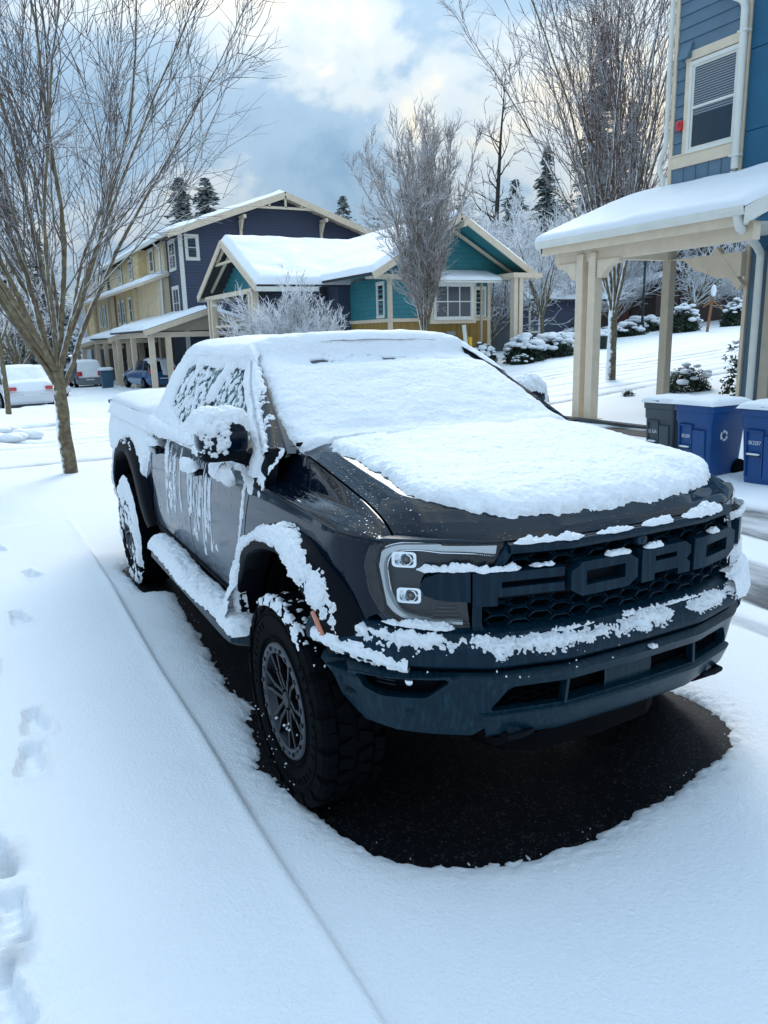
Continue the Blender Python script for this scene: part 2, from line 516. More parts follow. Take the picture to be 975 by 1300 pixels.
    def rbox(s, c, sz, e=4, n=10, m=None, fn=None):
        """rounded box (superellipsoid)"""
        th = np.linspace(-PI / 2, PI / 2, n); ph = np.linspace(-PI, PI, 2 * n + 1)
        T, Q = np.meshgrid(th, ph, indexing='ij')
        f = lambda w: np.sign(w) * np.abs(w) ** (2 / e)
        P = np.stack([f(np.cos(T)) * f(np.cos(Q)) * sz[0] / 2, f(np.cos(T)) * f(np.sin(Q)) * sz[1] / 2, f(np.sin(T)) * sz[2] / 2], -1)
        if fn: P = fn(P)
        s.grid(P + np.array(c), m, flip=True)
    def build(s, name, m=None, parent=None, smooth=False, bevel=0, loc=None, angle=40, weld=False):
        me = bpy.data.meshes.new(name)
        V = np.concatenate(s.v) if s.v else np.zeros((0, 3))
        L = Vector((0, 0, 0))
        if parent is not None: L = ORG[parent.name]
        elif loc is not None: L = Vector(loc)
        V = V - np.array(L)
        if len(s.f) and all(len(q) == 4 for q in s.f[:50]) and len(s.f) > 20000 and all(len(q) == 4 for q in s.f):
            F = np.array(s.f, dtype=np.int32)
            me.vertices.add(len(V)); me.vertices.foreach_set('co', V.ravel())
            me.loops.add(F.size); me.loops.foreach_set('vertex_index', F.ravel())
            me.polygons.add(len(F)); me.polygons.foreach_set('loop_start', np.arange(len(F)) * 4)
            me.update(calc_edges=True)
        else:
            me.from_pydata(V.tolist(), [], s.f)
        for mm in ([m] if not s.mats else s.mats):
            me.materials.append(MATS[mm])
        if s.mats: me.polygons.foreach_set('material_index', s.m)
        if weld:
            bm = bmesh.new(); bm.from_mesh(me); bmesh.ops.remove_doubles(bm, verts=bm.verts, dist=weld if isinstance(weld, float) else 1e-4)
            bmesh.ops.recalc_face_normals(bm, faces=bm.faces); bm.to_mesh(me); bm.free()
        if smooth:
            me.polygons.foreach_set('use_smooth', [True] * len(me.polygons))
            if angle < 180 and len(me.polygons) < 60000:
                me.set_sharp_from_angle(angle=R(angle))
        me.update()
        o = bpy.data.objects.new(name, me)
        COL.objects.link(o)
        if parent is not None:
            o.parent = parent
        else:
            o.location = L
        ORG[o.name] = L
        if bevel:
            b = o.modifiers.new('bevel', 'BEVEL'); b.width = bevel; b.segments = 2; b.limit_method = 'ANGLE'
        return o
def obj_box(name, x0, x1, y0, y1, z0, z1, m, parent=None, bevel=0):
    b = MB(); b.box(x0, x1, y0, y1, z0, z1)
    return b.build(name, m, parent, bevel=bevel)
def copy_tree(o, parent=None, loc=None):
    c = o.copy(); COL.objects.link(c)
    c.parent = parent
    if loc is not None: c.location = loc
    for ch in list(o.children): copy_tree(ch, c)
    return c
def in_poly(px, py, poly):
    c = np.zeros(np.shape(px), bool); n = len(poly)
    for i in range(n):
        x1, y1 = poly[i]; x2, y2 = poly[(i + 1) % n]
        k = ((y1 > py) != (y2 > py)) & (px < (x2 - x1) * (py - y1) / ((y2 - y1) + 1e-12) + x1)
        c ^= k
    return c
def poly_dist(px, py, poly, closed=True):
    d = np.full(np.shape(px), 1e9); n = len(poly)
    for i in range(n if closed else n - 1):
        x1, y1 = poly[i]; x2, y2 = poly[(i + 1) % n]
        dx, dy = x2 - x1, y2 - y1
        t = np.clip(((px - x1) * dx + (py - y1) * dy) / (dx * dx + dy * dy + 1e-12), 0, 1)
        d = np.minimum(d, np.hypot(px - x1 - t * dx, py - y1 - t * dy))
    return d
def sdf(px, py, poly):
    return np.where(in_poly(px, py, poly), 1, -1) * poly_dist(px, py, poly)
def resample(poly, res):
    out = []
    n = len(poly)
    for i in range(n):
        a = np.array(poly[i], float); b = np.array(poly[(i + 1) % n], float)
        k = max(1, int(math.ceil(np.linalg.norm(b - a) / res)))
        for j in range(k): out.append(tuple(a + (b - a) * j / k))
    return out
def rounded(poly, r=.02, k=3):
    out = []; n = len(poly)
    for i in range(n):
        p0 = np.array(poly[i - 1], float); p = np.array(poly[i], float); p1 = np.array(poly[(i + 1) % n], float)
        a = p0 - p; b = p1 - p
        la, lb = np.linalg.norm(a), np.linalg.norm(b)
        q = min(r, la * .45, lb * .45)
        s = p + a / la * q; e = p + b / lb * q
        for t in np.linspace(0, 1, k + 1):
            out.append(tuple((1 - t) ** 2 * s + 2 * t * (1 - t) * p + t * t * e))
    return out
def panel(mb, poly, fn, holes=(), res=.04, depth=.02, m=None, off=0):
    """sheet bent over a surface; fn(u,v,off)->xyz (arrays); with returned edges"""
    loops = [resample(poly, res)] + [resample(h, res) for h in holes]
    P = []; E = []
    for lp in loops:
        k = len(P); n = len(lp)
        P += lp; E += [(k + i, k + (i + 1) % n) for i in range(n)]
    a = np.array(P)
    x0, y0 = a.min(0); x1, y1 = a.max(0)
    gx, gy = np.meshgrid(np.arange(x0 + res / 2, x1, res), np.arange(y0 + res / 2, y1, res))
    gx = gx.ravel(); gy = gy.ravel()
    if len(gx):
        k = in_poly(gx, gy, poly) & (poly_dist(gx, gy, poly) > res * .4)
        for h in holes: k &= ~in_poly(gx, gy, h) & (poly_dist(gx, gy, h) > res * .4)
        P += list(zip(gx[k], gy[k]))
    r = delaunay_2d_cdt([Vector(p) for p in P], E, [], 0, 1e-6)
    V = np.array([tuple(p) for p in r[0]])
    F = [tuple(f) for f in r[2]]
    cen = np.array([V[list(f)].mean(0) for f in F])
    k = in_poly(cen[:, 0], cen[:, 1], poly)
    for h in holes: k &= ~in_poly(cen[:, 0], cen[:, 1], h)
    F = [f for f, q in zip(F, k) if q]
    mb.add(fn(V[:, 0], V[:, 1], off), F, m)
    if depth:
        for lp in loops:
            L = np.array(lp + [lp[0]])
            G = np.stack([fn(L[:, 0], L[:, 1], off), fn(L[:, 0], L[:, 1], off - depth)], 0)
            mb.grid(G, m)
def normals(P, hint):
    du = np.gradient(P, axis=0); dv = np.gradient(P, axis=1)
    N = np.cross(du, dv); N /= np.linalg.norm(N, axis=-1)[..., None] + 1e-9
    if (N.reshape(-1, 3).mean(0) @ np.array(hint)) < 0: N = -N
    return N
def snow_skin(name, P, T, parent, hint=(0, 0, 1), mname='snow', cut=-.003, N=None, sub=True):
    if N is None: N = normals(P, hint)
    V = P + N * np.clip(T, -.012, None)[..., None]
    mx = np.maximum(np.maximum(T[:-1, :-1], T[1:, :-1]), np.maximum(T[:-1, 1:], T[1:, 1:]))
    mb = MB(); mb.grid(V, keep=mx > cut)
    return mb.build(name, mname, parent, smooth=True, angle=180)
def thick(mask, h, w=.02):
    return np.where(mask > 0, h * (1 - np.exp(-mask / w)), mask * .6)
def clumps(mb, pts, size, seed=3):
    rg = np.random.default_rng(seed)
    base = np.array([(1, 0, 0), (0, 1, 0), (0, 0, 1), (-1, 0, 0), (0, -1, 0), (0, 0, -1)], float)
    F = [(0, 1, 2), (1, 3, 2), (3, 4, 2), (4, 0, 2), (1, 0, 5), (3, 1, 5), (4, 3, 5), (0, 4, 5)]
    for p in pts:
        s = size * rg.uniform(.5, 1.3)
        mb.add(np.array(p) + base * s * rg.uniform(.6, 1.3, (6, 1)) + rg.normal(0, .15, (6, 3)) * s, F)

# ================================================================== ground
PATCH = [(.11, -.97), (.30, -.93), (.53, -.86), (.66, -.74), (.75, -.60), (.80, -.46), (.82, -.3), (.825, -.14), (.81, .07), (.78, .33), (.73, .53),
         (.71, .71), (.65, .86), (.5, 1.00), (.38, 1.04), (.1, 1.03), (-.6, .95), (-2.6, .95), (-3.9, .98), (-4.3, .8), (-4.3, -.8), (-3.75, -.95), (-3.6, -1.02),
         (-2.9, -1.0), (-2.8, -.80), (-2.35, -.83), (-1.85, -.85), (-1.1, -.92), (-.8, -.89), (-.5, -.98), (-.2, -1.02)]
def sp(x, k=1.0):
    return np.logaddexp(0, np.asarray(x, float) / k) * k
def terrain(x, y):
    x = np.asarray(x, float); y = np.asarray(y, float)
    z = .075 * sp(y - 5.6, 1.2) - .027 * sp(-x - 12, 2.0)
    z = z + .02 * sp(-y - 14, 4) * 0
    far = np.hypot(x, y)
    z = z + 4.0 * sst(60, 150, far) * sst(10, 60, y)
    return z * (1 - .5 * sst(300, 900, far))
def steps(segs):
    out = [segs[0][0]]
    for a, b, d0, d1 in segs:
        n = max(1, int(round(abs(b - a) / ((d0 + d1) / 2))))
        w = np.linspace(d0, d1, n); w = w / w.sum() * (b - a)
        out += list(a + np.cumsum(w))
    return np.array(out)
gx = steps([(-900, -120, 90, 20), (-120, -30, 6, .6), (-30, -18, .5, .2), (-18, -9.6, .075, .06), (-9.6, -4.6, .055, .03), (-4.6, -.4, .03, .018), (-.4, 1.0, .010, .010), (1.0, 2.6, .015, .03), (2.6, 12, .1, 2), (12, 400, 10, 100)])
gy = steps([(-600, -60, 90, 12), (-60, -8, 5, .5), (-8, -2.4, .2, .03), (-2.4, -1.35, .016, .016), (-1.35, 1.2, .0125, .0125), (1.2, 5.5, .018, .03), (5.5, 12, .04, .12), (12, 40, .15, 1), (40, 140, 2, 12), (140, 1200, 20, 150)])
GX, GY = np.meshgrid(gx, gy, indexing='ij')
P3 = np.stack([GX, GY, GX * 0], -1)
near = (GX > -8) & (GX < 4) & (GY > -4) & (GY < 8)
T0 = np.full(GX.shape, .05)
T0[near] += (.0012 * fbm(P3[near], 20, 3, 81) + .0003 * grain(P3[near], .045, 82) * sst(-.3, .3, fbm(P3[near], 2, 2, 83)))
T0 = T0 + .017 * fbm(P3, .9, 2, 3) + .0028 * fbm(P3, 4, 2, 9) + .035 * fbm(P3, .22, 2, 21) * sst(6, 16, np.hypot(GX, GY))
# verge / pavement on the left sits higher than the gutter, with a soft kerb line
edge = GY + .004 * np.sin(GX * 3.1) + .014 * fbm(P3, .5, 2, 5)
side = sst(-1.175, -1.205, edge) * sst(-5.7, -5.4, GX + .1 * fbm(P3, .8, 2, 8))
T0 += .040 * side
T0 += .006 * np.exp(-((edge + 1.215) / .03) ** 2) * sst(-5.7, -5.4, GX)
T0 += .02 * np.exp(-((GY + .93) / .16) ** 2) * sst(1.0, -.2, GX) * sst(-3, -2, GX) * fbm(P3, 2.2, 3, 31)
T0 += .022 * sst(.1, .6, fbm(P3, 1.3, 3, 44)) * sst(-1.2, -1.1, GY) * sst(-1, .2, GX) * sst(2.5, .9, GX)
# footprints
rg = np.random.default_rng(5)
foot = [(-3.6, -1.70, .2), (-2.62, -1.84, .1), (-1.85, -2.02, -.1), (-1.02, -1.86, .05), (-.66, -1.90, -.1), (-.05, -2.06, .1), (.30, -2.02, -.05), (.62, -2.05, .1), (.98, -2.02, 0), (-3.1, -2.1, 0), (-4.6, -1.9, .1)]
for fx, fy, fa in foot:
    dx = (GX - fx) * math.cos(fa) + (GY - fy) * math.sin(fa); dy = -(GX - fx) * math.sin(fa) + (GY - fy) * math.cos(fa)
    wid = .052 + .012 * np.sin(dx * 16)
    q = np.maximum(np.abs(dx) / .125, np.abs(dy) / (wid * .85))
    q = q + .12 * fbm(P3, 18, 2, 77)
    T0 -= sst(1.12, .86, q) * (.042 + .006 * np.sign(np.sin(dx * 110 + 6 * dy)) * .6)
    T0 += .010 * np.exp(-((q - 1.25) / .18) ** 2)
tr = sst(-1.90, -2.02, GY) * sst(-.5, .1, GX) * sst(2.6, 2.0, GX)
T0 += tr * (.012 * fbm(P3, 9, 4, 61) + .006 * fbm(P3, 30, 2, 62) - .012)
slush = np.zeros(GX.shape)
slush += .6 * tr * sst(.05, .4, fbm(P3, 5, 4, 64))
# alley on the far side of the pickup: tyre ruts along X
def band(v, a, b, s=.06):
    return sst(a - s, a + s, v) * sst(b + s, b - s, v)
wob = GY + .06 * np.sin(GX * .5 + 1) + .03 * fbm(P3, .7, 3, 15)
alley = (band(wob, 2.38, 3.22) + .8 * band(wob, 3.76, 4.75, .1) + .6 * band(wob, 1.98, 2.16, .05)) * (.75 + .35 * fbm(P3 * np.array([.25, 1.6, 1]), 3.2, 3, 95)) * sst(-9.5, -7.5, GX)
slush += 1.25 * alley
T0 -= .030 * alley * (.8 + .6 * fbm(P3, 4, 3, 91))
T0 += alley * .008 * fbm(P3 * np.array([.3, 1, 1]), 22, 3, 92)
# cross street: many thin ruts along Y
wx = GX + .25 * np.sin(GY * .12) + .05 * fbm(P3, .6, 3, 33)
cs = 0
for c, w in ((-10.15, .13), (-10.9, .09), (-11.7, .14), (-12.5, .08), (-13.3, .13), (-14.2, .1), (-15.1, .15), (-16.2, .12), (-17.2, .12)):
    cs = cs + np.exp(-((wx - c) / w) ** 2)
cs = cs * sst(45, 20, np.abs(GY)) * np.clip(.9 + 1.0 * fbm(np.stack([GX * 1.1, GY * .07, GX * 0], -1), 1, 3, 36), 0, 1.15)
slush += 1.0 * cs * sst(-1.0, -.2, fbm(P3, .8, 3, 35))
T0 -= .05 * cs
T0 += .02 * fbm(P3, 2.5, 3, 37) * sst(-9.2, -9.8, GX) * sst(-18.5, -17.8, GX)
# lumps by the far verge on the left
T0 += .20 * np.exp(-(((GX + 14.0) / .9) ** 2 + ((GY + 1.7) / .35) ** 2)) + .08 * sst(.0, .5, fbm(P3, .9, 3, 52)) * sst(-13, -14.5, GX) * sst(4, 2, np.abs(GY))
# cleared pad beside the porch
pad = sst(1.0, .6, np.maximum(np.abs(GX + 6.1) / 1.3, np.abs(GY - 7.35) / .34) + .2 * fbm(P3, 1.1, 3, 71))
slush += 1.5 * pad
T0 -= .03 * pad
# bare asphalt under the pickup
d = np.full(GX.shape, -9.0)
d[near] = sdf(GX[near], GY[near], PATCH)
rag = .034 * fbm(P3[near], 7, 4, 41) + .022 * fbm(P3[near], 38, 3, 42)
dn = d[near] + rag
t = T0[near]
T0[near] = np.where(dn < 0, t * (1 - np.exp(dn / .055)) * (1 + .25 * fbm(P3[near], 60, 2, 45) * np.exp(np.clip(dn, -2, 0) / .08)) + .003, -np.clip(dn * 2, 0, .03))
spk = near & (d > 0) & (d < .07)
T0[spk] = np.where(fbm(P3[spk], 60, 2, 43) > .50 + d[spk] * 4.5, .006, T0[spk])
Z = terrain(GX, GY)
mb = MB(); mb.grid(np.stack([GX, GY, Z + T0], -1))
snow_ground = mb.build('snow_ground', 'snow_ground', smooth=True, angle=180)
at_ = snow_ground.data.attributes.new('slush', 'FLOAT', 'POINT')
at_.data.foreach_set('value', np.clip(slush, 0, 1.3).ravel().astype(np.float32))
tag(snow_ground, kind='structure')
mb = MB()
mb.grid(np.stack([GX[::6, ::6], GY[::6, ::6], Z[::6, ::6] - .4 * sst(6, 9, np.hypot(GX[::6, ::6], GY[::6, ::6]))], -1))
tag(mb.build('ground', 'asphalt', smooth=True, angle=180), kind='structure')
kb = MB()
for i in range(7):
    kb.box(-9.4 + i * .62, -9.4 + (i + 1) * .62 - .012, 7.62, 7.78, terrain(-8, 7.7) - .1, terrain(-8, 7.7) + .10, None)
kerb = kb.build('kerb', 'kerb', bevel=.012)
tag(kerb, kind='structure')

# ================================================================== the pickup
TR = empty('pickup_truck', (-1.6, 0, 0), 'black crew cab pickup truck half covered in snow, parked at the kerb over bare asphalt', 'pickup truck')
A_ = np.array([0, .30, .55, .70, .80, .87, .91, .93, .932]); B_ = np.array([.84, .832, .768, .672, .585, .475, .36, .22, -.3])
_yy = np.linspace(0, .932, 700)
_xx = np.interp(_yy, A_, B_)
_k = np.hanning(61); _k /= _k.sum()
_pad = np.concatenate([_xx[1:31][::-1], _xx, _xx[-1] + (np.arange(1, 31)) * (_xx[-1] - _xx[-2]) * .0])
_xs = np.convolve(_pad, _k, 'same')[30:-30]
_xs[-25:] = _xx[-25:]
_dx = np.gradient(_xs, _yy)
def Xs(y): return np.interp(np.abs(y), _yy, _xs)
def F(y, z, off=0.0):
    """front surface of the nose, moved outwards by off along its plan normal"""
    y = np.asarray(y, float); z = np.asarray(z, float)
    dx = np.interp(np.abs(y), _yy, _dx) * np.sign(y)
    n = np.hypot(1, dx)
    return np.stack([Xs(y) + off / n, y - off * dx / n, z + 0 * y], -1)
_o = np.argsort(_xs)
def Winv(x): return np.interp(x, _xs[_o], _yy[_o])
def W(x, z):
    w = np.interp(z, [.40, .50, .60, .70, .80, .95, 1.06, 1.14, 1.19, 1.24, 1.32, 1.40], [.85, .885, .912, .928, .934, .932, .924, .912, .897, .885, .884, .87])
    wi = Winv(np.clip(x, -.3, .84)) + .0
    w = np.minimum(w, wi)
    return w - .05 * sst(-3.9, -4.42, x) ** 2
def S(sgn):
    def fn(x, z, off=0.0):
        return np.stack([np.asarray(x, float) + 0 * z, sgn * (W(x, z) + off), np.asarray(z, float) + 0 * x], -1)
    return fn
def arc(cx, cz, r, a0, a1, n=16):
    return [(cx + r * math.cos(a), cz + r * math.sin(a)) for a in np.linspace(a0, a1, n)]

for sgn in (-1, 1):
    fn = S(sgn)
    f_arch = [(-.56, .50), (-.52, .74), (-.36, .95), (-.06, 1.04), (.20, .99), (.34, .93), (.44, .80)]
    fender = [(-.60, .50)] + f_arch[0:] + [(.50, .80), (.50, .90), (.555, .93), (.545, .99), (.53, 1.08), (.545, 1.160), (.30, 1.172), (0, 1.186), (-.50, 1.205), (-.545, 1.0)]
    mb = MB(); panel(mb, fender, fn, res=.035, depth=.03); mb.build('front_fender', 'paint', TR, smooth=True, angle=35)
    door1 = [(-.612, .50), (-.557, 1.0), (-.505, 1.235), (-1.545, 1.26), (-1.535, .50)]
    mb = MB(); panel(mb, rounded(door1, .05), fn, res=.04, depth=.03)
    mb.build('front_door', 'paint_door', TR, smooth=True, angle=35)
    door2 = [(-1.547, .50), (-1.557, 1.26), (-2.50, 1.275), (-2.505, 1.0), (-2.50, .85), (-2.60, .66), (-2.61, .50)]
    mb = MB(); panel(mb, rounded(door2, .05), fn, res=.04, depth=.03)
    mb.build('rear_door', 'paint_door', TR, smooth=True, angle=35)
    r_arch = [(x - 3.27, z) for x, z in [(-.56, .50), (-.52, .74), (-.36, .95), (-.06, 1.04), (.20, 1.02), (.42, .90), (.56, .74), (.60, .55)]]
    bed = [(-2.53, .86), (-2.53, 1.31), (-4.38, 1.31), (-4.40, .60), (-3.9, .55)] + r_arch + [(-2.635, .66)]
    mb = MB(); panel(mb, bed, fn, res=.045, depth=.03)
    mb.build('bed_side', 'paint', TR, smooth=True, angle=35)
    # sill under the doors
    mb = MB(); mb.grid(fn(*np.meshgrid(np.linspace(-2.66, -.6, 10), np.array([.5, .46, .42, .40]), indexing='ij'), -.012)); mb.build('sill', 'black_plastic', TR, smooth=True)
    # crease trim line low on the doors
    mb = MB(); mb.tube(fn(np.linspace(-2.56, -.64, 20), np.full(20, .60), .004), .008, 6); mb.build('door_moulding', 'black_plastic', TR, smooth=True)
    # wheel arch flares
    def flare(outer, inner, dx, name='wheel_arch_flare'):
        o_ = np.array(outer) + np.array([dx, 0]); i_ = np.array(inner) + np.array([dx, 0])
        def rs(p, n=44):
            s = np.r_[0, np.cumsum(np.hypot(*np.diff(p, axis=0).T))]; q = np.linspace(0, s[-1], n)
            p2 = np.stack([np.interp(q, s, p[:, 0]), np.interp(q, s, p[:, 1])], -1)
            k = np.array([.25, .5, .25])
            for _ in range(2):
                p2[1:-1] = p2[:-2] * .25 + p2[1:-1] * .5 + p2[2:] * .25
            return p2
        o_ = rs(o_); i_ = rs(i_)
        rows = []
        for f_, off in ((0, 0.0), (.04, .028), (.12, .046), (.5, .058), (.92, .064), (1, .056), (1.0, -.05)):
            p = o_ * (1 - f_) + i_ * f_
            rows.append(fn(p[:, 0], np.clip(p[:, 1], .4, 1.2), off))
        mb = MB(); mb.grid(np.array(rows)); return mb.build(name, 'black_plastic', TR, smooth=True, angle=50), o_, i_
    FO = [(-.70, .56), (-.655, .74), (-.47, .97), (-.22, 1.085), (.0, 1.125), (.22, 1.10), (.36, 1.04), (.44, .97), (.50, .865), (.52, .80)]
    FI = [(-.54, .52), (-.50, .74), (-.34, .93), (-.16, 1.00), (.0, 1.02), (.14, .99), (.25, .93), (.33, .86), (.375, .79), (.39, .75)]
    RO = [(-.72, .56), (-.66, .78), (-.46, .99), (-.2, 1.10), (.0, 1.125), (.24, 1.11), (.46, 1.0), (.63, .80), (.68, .58)]
    RI = [(-.55, .52), (-.50, .76), (-.34, .93), (-.16, 1.00), (.0, 1.02), (.18, 1.00), (.36, .91), (.50, .74), (.55, .54)]
    _, fo, fi = flare(FO, FI, 0)
    _, ro, ri = flare(RO, RI, -3.27)
    if sgn < 0:
        FLO, FLI, RLO, RLI = fo, fi, ro, ri
    # amber marker on the trailing edge of the front flare
    mb = MB()
    k = [38, 39, 40, 41, 42]
    mb.grid(np.stack([fn(*(fi[k] * a + fo[k] * (1 - a)).T, off) for a, off in ((1.02, .05), (.96, .068), (.84, .068), (.80, .05))]))
    mb.build('side_marker', 'amber', TR, smooth=True)
    # wheel housing, black
    for cx_ in (0, -3.27):
        mb = MB(); mb.lathe([(.0, sgn * .45), (.58, sgn * .45), (.58, sgn * .86)], 32, 'y', (cx_, 0, .44)); mb.v[0][:, 0] = np.minimum(mb.v[0][:, 0], .46); mb.v[0][:, 2] = np.maximum(mb.v[0][:, 2], .52); mb.build('wheel_well', 'void_black', TR, smooth=True)

# fender tops between shoulder and bonnet shut line, and the bonnet
def hood(u, t, off=0.0):
    u = np.asarray(u, float); t = np.asarray(t, float)
    y = u * (.69 + .08 * t)
    xc = -.44 + .10 * (1 - u * u)
    xl = Xs(.77 * u) - .006 - .055 * sst(.86, 1.0, np.abs(u))
    x = xc + (xl - xc) * t
    h = np.interp(t, [0, .2, .4, .6, .78, .88, .94, .98, 1.0], [.172, .155, .131, .108, .084, .062, .042, .020, 0])
    z = 1.170 + h + .030 * (1 - u * u) * sst(1.0, .8, t)
    z = z + .014 * sst(.50, .62, np.abs(u)) * sst(1.0, .86, np.abs(u)) * sst(1, .8, t)
    z = z - .010 * sst(.9, 1.0, np.abs(u))
    return np.stack([x, y, z + off], -1)
U, T_ = np.meshgrid(np.linspace(-1, 1, 81), np.r_[np.linspace(0, .85, 35), np.linspace(.86, 1, 22)], indexing='ij')
mb = MB(); mb.grid(hood(U, T_))
# bonnet leading edge folds under
lip = hood(U[:, -1], T_[:, -1])
mb.grid(np.stack([lip, lip + np.array([-.004, 0, -.012]), lip + np.array([-.02, 0, -.02])], 0))
mb.build('hood', 'paint_wet', TR, smooth=True, angle=60)
for sgn in (-1, 1):
    t_ = np.linspace(0, 1, 40)
    Aq = hood(np.full(40, sgn * 1.0), t_)
    Aq[:, 1] += sgn * .007; Aq[:, 2] -= .004
    xC = -.50 + (.552 + .50) * t_
    zC = np.interp(t_, [0, .5, .9, 1], [1.205, 1.186, 1.170, 1.163])
    Cq = np.stack([xC, sgn * W(xC, zC), zC], -1)
    k = (1 - t_)
    Bq = Aq + np.stack([-.01 * k, sgn * (.030 + .060 * k), -(.010 + .095 * sst(0, 1, k * 1.1))], -1)
    Bq[:, 2] = np.maximum(Bq[:, 2], Cq[:, 2] + .012 * k)
    rows = [Aq + np.array([0, 0, -.02]), Aq, Aq * .8 + Bq * .2 + np.array([0, 0, .004]), Aq * .25 + Bq * .75, Bq, Bq * .8 + Cq * .2 + np.array([0, 0, .002]), Bq * .3 + Cq * .7 + np.array([0, 0, .006]), Bq * .06 + Cq * .94 + np.array([0, 0, .003]), Cq, Cq + np.array([0, 0, -.012])]
    mb = MB(); mb.grid(np.array(rows)); mb.build('fender_top', 'paint_wet', TR, smooth=True, angle=60)

# cab: windscreen, roof, pillars, side glass
def screen(u, v, off=0.0):
    u = np.asarray(u, float); v = np.asarray(v, float)
    x = -.42 + (-.78) * v + .11 * (1 - u * u)
    y = u * (.765 - .145 * v)
    z = 1.325 + .40 * v + .022 * (1 - u * u) * v + .022 * np.sin(PI * v)
    return np.stack([x + off * .45, y, z + off * .89], -1)
U, V_ = np.meshgrid(np.linspace(-1, 1, 40), np.linspace(0, 1, 24), indexing='ij')
mb = MB(); mb.grid(screen(U, V_)); mb.build('windscreen', 'window_dark', TR, smooth=True, angle=180)
CY = np.array([-.885, -.872, -.80, -.712, -.655, -.622, -.585, -.50, -.25, 0]); CZ = np.array([1.24, 1.285, 1.43, 1.59, 1.66, 1.705, 1.735, 1.757, 1.775, 1.780])
CY = np.r_[CY, -CY[-2::-1]]; CZ = np.r_[CZ, CZ[-2::-1]]
def cab(s, t, off=0.0):
    """s 0..18 round the cross-section, t 0 at the screen .. 1 at the back"""
    s = np.asarray(s, float); t = np.asarray(t, float)
    k = np.arange(len(CY))
    y = np.interp(s, k, CY); z = np.interp(s, k, CZ)
    xf = np.where(z < 1.735, np.minimum(-.42 - (z - 1.325) * (.78 / .405), -.41), -1.20 + .11 * (1 - (y / .585) ** 2))
    xr = np.interp(z, [1.24, 1.45, 1.68, 1.78], [-2.50, -2.50, -2.43, -2.36])
    return np.stack([xf + (xr - xf) * t, y, z + off], -1)
def sx(x, z, sgn, off=0.0):
    """point on the side of the cab by x and height"""
    y = np.interp(z, CZ[:10], -CY[:10])
    return np.stack([np.asarray(x, float) + 0 * y, sgn * (y + off), np.asarray(z, float) + 0 * y], -1)
U, T_ = np.meshgrid(np.linspace(4, 14, 60), np.linspace(0, 1, 20), indexing='ij')
mb = MB(); mb.grid(cab(U, T_)); mb.build('roof', 'paint', TR, smooth=True, angle=180)
def xfr(z): return np.minimum(-.42 - (z - 1.325) * (.78 / .405), -.41)
for sgn in (-1, 1):
    def sfn(x, z, off=0.0): return sx(x, z, sgn, off)
    zs = [1.24, 1.30, 1.40, 1.50, 1.60, 1.66]
    outline = [(float(xfr(np.array(z))), z) for z in zs] + [(-2.42, 1.66), (-2.49, 1.45), (-2.50, 1.24)]
    g1 = [(-.60, 1.275), (-.68, 1.33), (-1.10, 1.565), (-1.24, 1.645), (-1.50, 1.648), (-1.50, 1.275)]
    g2 = [(-1.62, 1.275), (-1.62, 1.648), (-2.10, 1.64), (-2.22, 1.56), (-2.34, 1.40), (-2.36, 1.275)]
    mb = MB(); panel(mb, outline, sfn, holes=(g1, g2), res=.04, depth=.02); mb.build('door_frame', 'paint', TR, smooth=True, angle=40)
    for g_ in (g1, g2):
        mb = MB(); panel(mb, g_, sfn, res=.06, depth=0, off=-.012); mb.build('side_window', 'window_teal', TR, smooth=True)
    # A pillar outer strip
    z_ = np.linspace(1.325, 1.735, 14)
    a = screen(np.full(14, sgn * 1.0), np.linspace(0, 1, 14))
    b_ = sx(xfr(z_), z_, sgn)
    if sgn < 0: PA, PB = a.copy(), b_.copy()
    mb = MB(); mb.grid(np.stack([a + np.array([0, 0, -.01]), a + np.array([.012, 0, .012]), a * .5 + b_ * .5 + np.array([.018, sgn * .012, .016]), b_ + np.array([-.012, sgn * .006, .0])])); mb.build('a_pillar', 'paint_wet', TR, smooth=True, angle=60)
    # black sail panel at the foot of the pillar
    def sail(x, z, off=0.0):
        y = np.where(z < 1.24, W(x, z), np.interp(z, CZ[:10], -CY[:10])) + .004
        return np.stack([np.asarray(x, float) + 0 * z, sgn * (y + off), np.asarray(z, float) + 0 * x], -1)
    mb = MB(); panel(mb, rounded([(-.62, 1.195), (-.36, 1.18), (-.345, 1.25), (-.40, 1.36), (-.66, 1.33)], .015), sail, res=.03, depth=.05); mb.build('sail_panel', 'black_plastic', TR, smooth=True, angle=40)
    # cowl corner
    mb = MB(); c0 = hood(np.array([sgn * 1.0]), np.array([0.]))[0]
    mb.add([c0 + np.array([0.0, 0, -.005]), (-.50, sgn * .893, 1.205), (-.42, sgn * .885, 1.25), tuple(screen(sgn * 1.0, 0.0)), (-.40, sgn * .78, 1.31)], [(0, 1, 2, 4), (0, 4, 3)])
    mb.build('cowl_corner', 'paint_wet', TR)
    # door handles
    for hx in (-1.36, -2.30):
        y0 = float(W(hx, 1.13))
        h = MB(); h.rbox((hx, sgn * (y0 + .034), 1.14), (.22, .026, .042), 5, 8); h.rbox((hx + .09, sgn * (y0 + .012), 1.14), (.03, .04, .034), 4, 6); h.rbox((hx - .09, sgn * (y0 + .012), 1.14), (.03, .04, .034), 4, 6)
        h.build('door_handle', 'paint', TR, smooth=True, angle=180)
